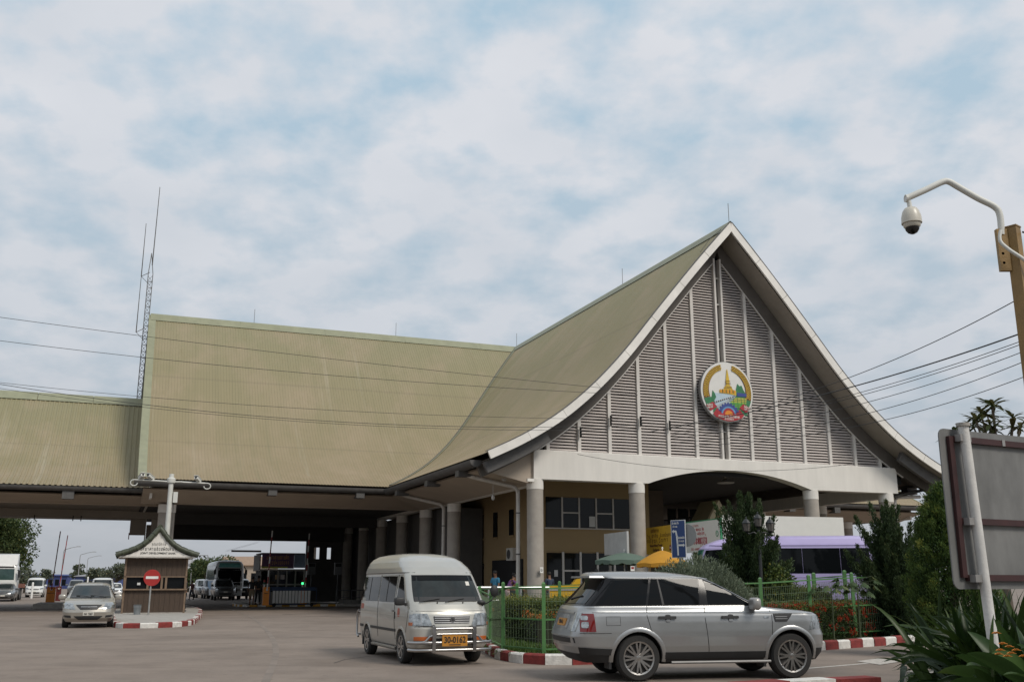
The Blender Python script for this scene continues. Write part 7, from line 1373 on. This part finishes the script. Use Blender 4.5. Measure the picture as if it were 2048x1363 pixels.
for px, d_, h_, w__, lb in ((300, -22, 13, 11, 'leafy tree behind the camera, mirrored in the van'), (1500, -20, 14, 11, 'tall tree behind the camera, mirrored in the dark car windows'), (2600, -26, 13, 11, 'broad tree behind the camera to the right'), (-900, -18, 12, 10, 'leafy tree behind the camera to the left')):
    tree('tree', lb, CX+(CX-px), d_, h_, w__, 2600, .55, .3, tre)
tree('tree', 'big leafy tree at the left edge behind the flatbed truck', 0, 105, 8.8, 6.4, 15000, .26, .2, blobs=46)
tree('tree', 'small round tree far off above the distant white van', 91, 235, 4.5, 3.4, 1100, .42, .45, far)
tree('tree', 'tall thin tree far off between the left street lamps', 153, 260, 6.6, 3.8, 1500, .45, .35, far); tree('tree', 'slender far tree right of the tall thin one', 168, 262, 4.8, 3.0, 900, .45, .4, far)
tree('tree', 'bushy far tree left of the kiosk above the white off-roader', 196, 220, 4.3, 4.6, 1500, .45, .4, far); tree('tree', 'broad spreading tree touching the left wall of the kiosk', 232, 180, 4.8, 6.4, 2200, .4, .4, far)
tree('tree', 'green tree between the billboard and the coach', 412, 118, 4.1, 4.6, 5200, .24, .15, tre); tree('tree', 'dark green tree behind the queue right of the billboard', 398, 130, 3.4, 5.6, 4200, .26, .1, tre); tree('tree', 'green tree directly behind the coach roof', 438, 132, 5.0, 6., 4200, .26, .2, tre)
tree('tree', 'low bushy tree behind the flatbed of the truck', 50, 150, 3.6, 5.0, 1500, .35, .2, far)
# ------------------------------------------------------------------ distance: lamps, sheds, billboard, gantry
lp = mat('lamp_galvanised', (.34, .34, .34), .5, metal=.3)
for px, py, px2, dist, lb in ((21, 1076, 58, 165, 'street lamp with long arm above the flatbed truck'), (121, 1098, 152, 215, 'street lamp right of the raised barrier arms'), (155, 1108, 184, 240, 'street lamp in the middle of the left gap'), (171, 1115, 196, 290, 'faintest street lamp left of the kiosk')):
    q = at_dist(px, dist); k_ = dist/2038; H = HC+(HOR-py)*k_; T = thing('street_lamp', lb, 'street lamp', (q.x, q.y, 0), 0, 'street lamps along the far road'); e = (px2-px)*k_
    MB().tube([(0, 0, 0), (0, 0, H-.6), (.12, 0, H-.2), (e*.5, 0, H+.25), (e-.5, 0, H+.45)], [.11, .085, .07, .06, .05], 8).build('pole', lp, T, smooth=50); MB().box(e-.7, e+.3, -.14, .14, H+.38, H+.54, taper=.8).build('lamp_head', lp, T)
blue_s = mat('blue_shed', (.05, .07, .20), .7, var=.15, scale=.3)
def shed(name, label, pxa, pxb, dist, h, m, roofm, rise=1.0, wins=0):
    a, b = at_dist(pxa, dist), at_dist(pxb, dist); L = (b-a).length; T = thing(name, label, 'building', (a.x, a.y, 0)); MB().box(0, L, 0, 12, 0, h).build('wall', m, T); MB().prism([(-.4, h), (6, h+rise), (12.4, h), (12.4, h-.15), (-.4, h-.15)], -.3, L+.3, 'yz').build('roof', roofm, T)
    for k in range(wins): MB().box(L*(k+.2)/wins, L*(k+.8)/wins, -.05, .0, h*.25, h*.7).build('window', cglass, T)
gsh = mat('shed_roof_grey', (.25, .25, .27), .7, var=.1); brr = mat('brown_roof', (.28, .19, .13), .8, var=.15)
shed('warehouse', 'long low blue warehouse far off behind the left trees', 40, 134, 265, 3.4, blue_s, blue_s, .3, 7); shed('warehouse', 'blue walled shed far off left of the kiosk', 150, 212, 230, 3.0, blue_s, gsh, .4, 4)
shed('house', 'brown roofed building behind the coach', 428, 520, 165, 4.3, mat('house_wall_tan', (.4, .33, .26), .8), brr, 1.5, 4)
q = at_dist(384, 170); T = thing('billboard', 'pale billboard on lattice legs between the kiosk and the coach', 'billboard', (q.x, q.y, 0)); k_ = 170/2038
MB().box(-16*k_, 13*k_, -.1, .1, HC+26*k_, HC+46*k_).build('board_panel', mat('billboard_pale', (.52, .53, .55), .7, var=.04), T); text('Beeline', .85, mat('billboard_grey_ink', (.25, .25, .27), .7), T, (-1*k_, -.13, HC+36*k_))
for x in (-5, 5):
    for y in (0, .8): MB().tube([(x*k_, y, 0), (x*k_, y, HC+26*k_)], .07, 5).build('lattice_leg', dark, T)
for j in range(5): MB().bar((-5*k_, 0, .3+j*.8), (5*k_, 0, 1.1+j*.8), .06).bar((5*k_, 0, .3+j*.8), (-5*k_, 0, 1.1+j*.8), .06).build('lattice_brace', dark, T)
q = at_dist(398, 120); T = thing('signal_gantry', 'thin overhead gantry with two dark signal lights left of the coach', 'gantry', (q.x, q.y, 0)); k_ = 120/2038; z = HC+(HOR-1111)*k_
for x in (-17*k_, 14*k_): MB().tube([(x, 0, 0), (x, 0, z)], .05, 6).build('gantry_leg', lp, T)
MB().tube([(-17*k_, 0, z), (14*k_, 0, z)], .05, 6).build('gantry_beam', lp, T)
for x in (-2*k_, 7*k_): MB().ball((x, -.05, z-.12), .12, 8, 6).build('signal_light', inkb, T)
# distant hedge line and hoarding so the road has an end
pts = np.stack([rng.uniform(-330, 250, 26000), rng.uniform(300, 345, 26000), np.zeros(26000)], 1); pts[:, 2] = rng.random(26000)*(1.5+1.3*np.sin(pts[:, 0]*.11)*np.sin(pts[:, 0]*.037)); leaves('treeline', pts, 1.0, far, None, 1.6, 0, kind='stuff')
for px, dist, lb in ((286-150, 120, ''),): pass
q = at_dist(66, 100); T = thing('bollard', 'white bollard between the flatbed and the distant white van', 'bollard', (q.x, q.y, 0)); MB().lathe([(.1, 0), (.1, 1.45), (.06, 1.52)], n=10).build('post', wt, T)
q = at_dist(175, 140); T = thing('bollard', 'tall white marker post left of the white off-roader roof', 'bollard', (q.x, q.y, 0)); MB().lathe([(.1, 0), (.1, 2.2), (.06, 2.3)], n=10).build('post', wt, T)
# ------------------------------------------------------------------ overhead wires
ENDS = []
def wire(label, pts, Ya, Yb, r=.011, end=None):
    r *= .8
    P = []; n = len(pts); x0, x1 = pts[0][0], pts[-1][0]
    xs = np.array([p[0] for p in pts], float); ys = np.array([p[1] for p in pts], float); cf = np.polyfit(xs, ys, 2 if n > 2 else 1)
    e0, e1 = (x0-420, x1) if x0 < 0 else (x0, x1+420) if x1 > 2000 else (x0, x1)
    for x in np.linspace(e0, e1, 48):
        f = (x-x0)/(x1-x0); Y = 1/((1-f)/Ya + f/Yb); P.append(A(x, np.polyval(cf, x), Y))
    if e0 != x0 or e1 != x1: ENDS.append(P[0] if e0 != x0 else P[-1])
    o = MB().tube(P, r, 5).build('overhead_wire', cab, None, smooth=60); return tag(o, label, 'cable', 'overhead wires')
for lb, pts, r in (('top overhead wire from the left edge across the big roof to the gable', [(-60, 627), (310, 672), (700, 724), (1175, 772), (1276, 782)], .011), ('second overhead wire from the left edge across the big roof', [(-60, 674), (300, 714), (700, 755), (1190, 784), (1276, 790)], .011),
    ('third wire from the left skimming the lower canopy ridge', [(-60, 758), (280, 792), (700, 822), (1100, 836), (1276, 838)], .009), ('fourth wire close under the third across the roof', [(-60, 762), (280, 798), (700, 850), (1090, 857), (1276, 846)], .012), ('lowest of the wires crossing the roof bottom', [(-60, 770), (280, 806), (700, 853), (1090, 862), (1276, 855)], .009)):
    wire(lb, pts, 30, 40.3, r)
for lb, pts, r in (('topmost right hand wire rising to the ochre post', [(1342, 852), (1600, 792), (1740, 740), (1880, 672), (2032, 603)], .011), ('thick black wire right of the gable', [(1300, 862), (1500, 826), (1700, 772), (1880, 722), (2060, 660)], .018), ('right hand wire just under the thick black one', [(1342, 866), (1600, 815), (1770, 770), (1900, 732), (2060, 675)], .009), ('right hand wire paired under the thick black wire', [(1342, 870), (1600, 822), (1770, 776), (1900, 737), (2060, 682)], .009),
    ('right hand wire third above the cypress', [(1342, 876), (1600, 838), (1760, 795), (1900, 755), (2060, 698)], .009), ('right hand wire second above the cypress', [(1342, 884), (1650, 846), (1790, 812), (1900, 777), (2060, 718)], .009), ('lowest right hand wire above the cypress', [(1342, 892), (1650, 862), (1780, 838), (1900, 805), (2060, 748)], .009)):
    wire(lb, pts, 40.5, 16, r)
for grp, lb in (([e for e in ENDS if e.x < 0], 'concrete utility pole carrying the wires beyond the left edge'), ([e for e in ENDS if e.x > 0], 'concrete utility pole carrying the wires beyond the right edge')):
    c = sum(grp, Vector())/len(grp); zt = max(e.z for e in grp)+.5; T = thing('utility_pole', lb, 'utility pole', (c.x, c.y, 0)); MB().box(-.14, .14, -.14, .14, 0, zt, taper=.65).build('pole', con, T)
    for e in grp: MB().bar((0, 0, e.z), (e.x-c.x, e.y-c.y, e.z), .05).build('bracket', dark, T)
wire('loose cable sagging along the white front beam', [(1155, 908), (1300, 930), (1480, 941), (1600, 938), (1710, 926)], 41.2, 46.5, .012)
for s, z in ((SK[3], 8.55), (SK[4], 8.45), (SK[2], 8.5), (SK[1], 7.9)):
    mb = MB()
    for k in range(3): mb.lathe([(.03, 0), (.05, .02), (.05, .05), (.03, .07)], (s, -.27, z-.15*k), 8)
    mb.box(s-.03, s+.03, -.25, -.19, z-.35, z+.1).build('wire_insulator', inkb, B)
# ------------------------------------------------------------------ people
skin = mat('skin_brown', (.22, .115, .07), .6, var=.08); hairm = mat('black_hair', (.008, .007, .007), .5, var=0)
def skinmesh(name, verts, edges, radii, m, parent, root=0, sub=1):
    me = bpy.data.meshes.new(name); me.from_pydata([tuple(v) for v in verts], edges, []); o = link(name, me, parent); me.materials.append(m)
    s_ = o.modifiers.new('skin', 'SKIN')
    for i, r in enumerate(radii):
        r = r if isinstance(r, tuple) else (r, r); me.skin_vertices[0].data[i].radius = r
    me.skin_vertices[0].data[root].use_root = True; s_.use_smooth_shade = True; s_.use_x_symmetry = False; sb = o.modifiers.new('sub', 'SUBSURF'); sb.levels = sb.render_levels = sub; return o
def person(label, loc, rz, h, shirt, trousers, bend=0., arms=(.15, .15), fore=(.3, .3), shorts=False, stride=.06, group=None, hat=None):
    """standing about 1.65 m; +y is forward"""
    T = thing('person', label, 'person', loc, rz, group); k = h/1.66; T.scale = (k, k, k)
    hip = Vector((0, 0, .86)); def_ = lambda x, y, z: Vector((x, y, z))
    R_ = Matrix.Rotation(-bend, 3, 'X')
    up = lambda x, y, z: hip + R_ @ Vector((x, y, z-.86))
    ch, nk, hd0, hd1 = up(0, .0, 1.22), up(0, .0, 1.40), up(0, .03, 1.50), up(0, .03, 1.60)
    sh = {s: up(s*.185, 0, 1.34) for s in (-1, 1)}; el, wr_ = {}, {}
    for i, s in enumerate((-1, 1)):
        a = arms[i]; f = fore[i]; el[s] = sh[s] + Vector((s*.05, math.sin(a)*.28, -math.cos(a)*.28)); wr_[s] = el[s] + Vector((-s*.01, math.sin(a+f)*.24, -math.cos(a+f)*.24))
    kn = {s: Vector((s*.10, .03+s*stride*.4, .46)) for s in (-1, 1)}; an = {s: Vector((s*.105, s*stride-.03, .075)) for s in (-1, 1)}; toe = {s: an[s]+Vector((0, .15, -.04)) for s in (-1, 1)}
    vs = [hip, ch, nk, hd0, hd1]; rd_ = [(.13, .10), (.15, .10), .052, (.075, .088), (.07, .082)]; ed = [(0, 1), (1, 2), (2, 3), (3, 4)]
    for s in (-1, 1):
        o = len(vs); vs += [sh[s], el[s], wr_[s]]; rd_ += [.05, .038, .026]; ed += [(1, o), (o, o+1), (o+1, o+2)]
        d = (wr_[s]-el[s]).normalized(); sd_ = Vector((0, 1, 0)) if abs(d.y) < .8 else Vector((0, 0, 1)); sd_ = (sd_-d*sd_.dot(d)).normalized(); hp = len(vs); vs.append(wr_[s]+d*.06); rd_.append(.026); ed.append((o+2, hp))
        for j, (off_, l) in enumerate(((-.028, .07), (-.01, .082), (.010, .078), (.028, .062))): q = len(vs); vs += [vs[hp]+sd_*off_+d*.03, vs[hp]+sd_*off_*1.1+d*(.03+l)+Vector((-s*.02, 0, 0))]; rd_ += [.010, .007]; ed += [(hp, q), (q, q+1)]
        q = len(vs); vs += [wr_[s]+d*.03+sd_*.035, wr_[s]+d*.075+sd_*.055]; rd_ += [.011, .008]; ed += [(o+2, q), (q, q+1)]
        o = len(vs); vs += [hip+Vector((s*.09, 0, -.06)), kn[s], an[s], toe[s]]; rd_ += [.085, .055, .038, .032]; ed += [(0, o), (o, o+1), (o+1, o+2), (o+2, o+3)]
    skinmesh('body', vs, ed, rd_, skin, T)
    f = (hd1-hd0).normalized(); fw_ = R_ @ Vector((0, 1, 0)); hc = hd0.lerp(hd1, .5)
    MB().ball(tuple(hc+f*.035-fw_*.012), .098, 12, 8, (.88, 1.0, 1.02)).build('hair', hairm, T, smooth=60) if not hat else MB().ball(tuple(hc+f*.06), .10, 12, 8, (.95, 1.05, .7)).build('cap', hat, T, smooth=60)
    MB().ball(tuple(hc+fw_*.095-f*.01), .015, 6, 5).build('nose', skin, T, smooth=60)
    for s in (-1, 1): MB().ball(tuple(hc+fw_*.083+Vector((s*.03, 0, 0))+f*.015), .009, 6, 5).build('eye', inkb, T); MB().ball(tuple(hc+Vector((s*.078, 0, 0))), .02, 6, 5, (.4, .8, 1.2)).build('ear', skin, T, smooth=60)
    MB().ball(tuple(hc+fw_*.083-f*.045), .014, 6, 5, (1.6, .4, .4)).build('mouth', mat('lip', (.16, .06, .05), .5, var=0), T)
    v2 = [hip+Vector((0, 0, -.02)), up(0, 0, 1.05), ch, up(0, 0, 1.36)]; r2 = [(.155, .12), (.15, .115), (.172, .122), (.085, .075)]; e2 = [(0, 1), (1, 2), (2, 3)]
    for s in (-1, 1): o = len(v2); v2 += [sh[s], sh[s].lerp(el[s], .85)]; r2 += [.068, .056]; e2 += [(2, o), (o, o+1)]
    skinmesh('shirt', v2, e2, r2, shirt, T)
    v3 = [hip+Vector((0, 0, .06)), hip]; r3 = [(.145, .112), (.15, .118)]; e3 = [(0, 1)]
    for s in (-1, 1): o = len(v3); v3 += [hip+Vector((s*.095, 0, -.1)), kn[s]] + ([] if shorts else [an[s]+Vector((0, 0, .03))]); r3 += [.10, .075] + ([] if shorts else [.06]); e3 += [(1, o), (o, o+1)] + ([] if shorts else [(o+1, o+2)])
    skinmesh('shorts' if shorts else 'trousers', v3, e3, r3, trousers, T)
    for s in (-1, 1): MB().ball(tuple(an[s]+Vector((0, .06, -.035))), .1, 8, 6, (.5, 1.3, .42)).build('shoe', inkb, T, smooth=60)
    return T
def cloth(n, c): return mat(n, c, .85, var=.15, scale=10)
jean = cloth('dark_trousers', (.03, .032, .045)); FZ = .30
def at_px(px, dist, z=FZ): q = at_dist(px, dist); return (q.x, q.y, z)
person('person in a turquoise shirt standing left of the first column', at_px(991, 44.5), 2.4, 1.68, cloth('turquoise_shirt', (.05, .22, .36)), jean)
person('person in a purple shirt bending over left of the rain pipe', at_px(1014, 43.8), -1.2, 1.62, cloth('purple_shirt', (.14, .05, .17)), cloth('pale_pink_trousers', (.45, .33, .33)), bend=.55, arms=(.9, .7))
person('person in dark blue standing before the glass doors right of the first column', at_px(1099, 44.0), .6, 1.62, cloth('navy_shirt', (.04, .055, .09)), jean)
person('person with long dark hair behind the roof of the silver off-roader, left one of two', at_px(1184, 40.5), 2.6, 1.60, cloth('dark_red_shirt', (.12, .03, .03)), jean)
person('person in dark clothes behind the roof of the silver off-roader, right one of two', at_px(1194, 41.5), 2.2, 1.70, cloth('black_shirt', (.02, .02, .022)), jean)
person('person sitting low under the green parasol', at_px(1243, 39.5, .1), 3.0, 1.6, cloth('brown_shirt', (.1, .06, .04)), jean)
person('person in a yellow top standing behind the bending one', at_px(1027, 45.5), -.8, 1.6, cloth('yellow_shirt', (.38, .22, .03)), jean)
person('person in khaki shorts and dark top at the booth by the orange barrier', at_px(505, 63.5, .14), .3, 1.7, cloth('black_shirt', (.02, .02, .022)), cloth('khaki_shorts', (.20, .16, .10)), shorts=True)
person('person in black with backpack at the booth counter', at_px(517, 64.6, .14), -.3, 1.75, cloth('black_shirt', (.02, .02, .022)), cloth('black_trousers', (.015, .015, .017)))
person('person in dark clothes at the right wall of the timber kiosk', at_px(371, 47.5, .165), 1.6, 1.66, cloth('black_shirt', (.02, .02, .022)), cloth('black_trousers', (.015, .015, .017)))
person('person walking in the sun between the queue and the kiosk', at_px(385, 92, 0), 2.8, 1.68, cloth('maroon_shirt', (.08, .03, .035)), jean, stride=.16)
for c in [o for o in bpy.data.objects if o.type == 'MESH' and not o.data.materials]: c.data.materials.append(black)
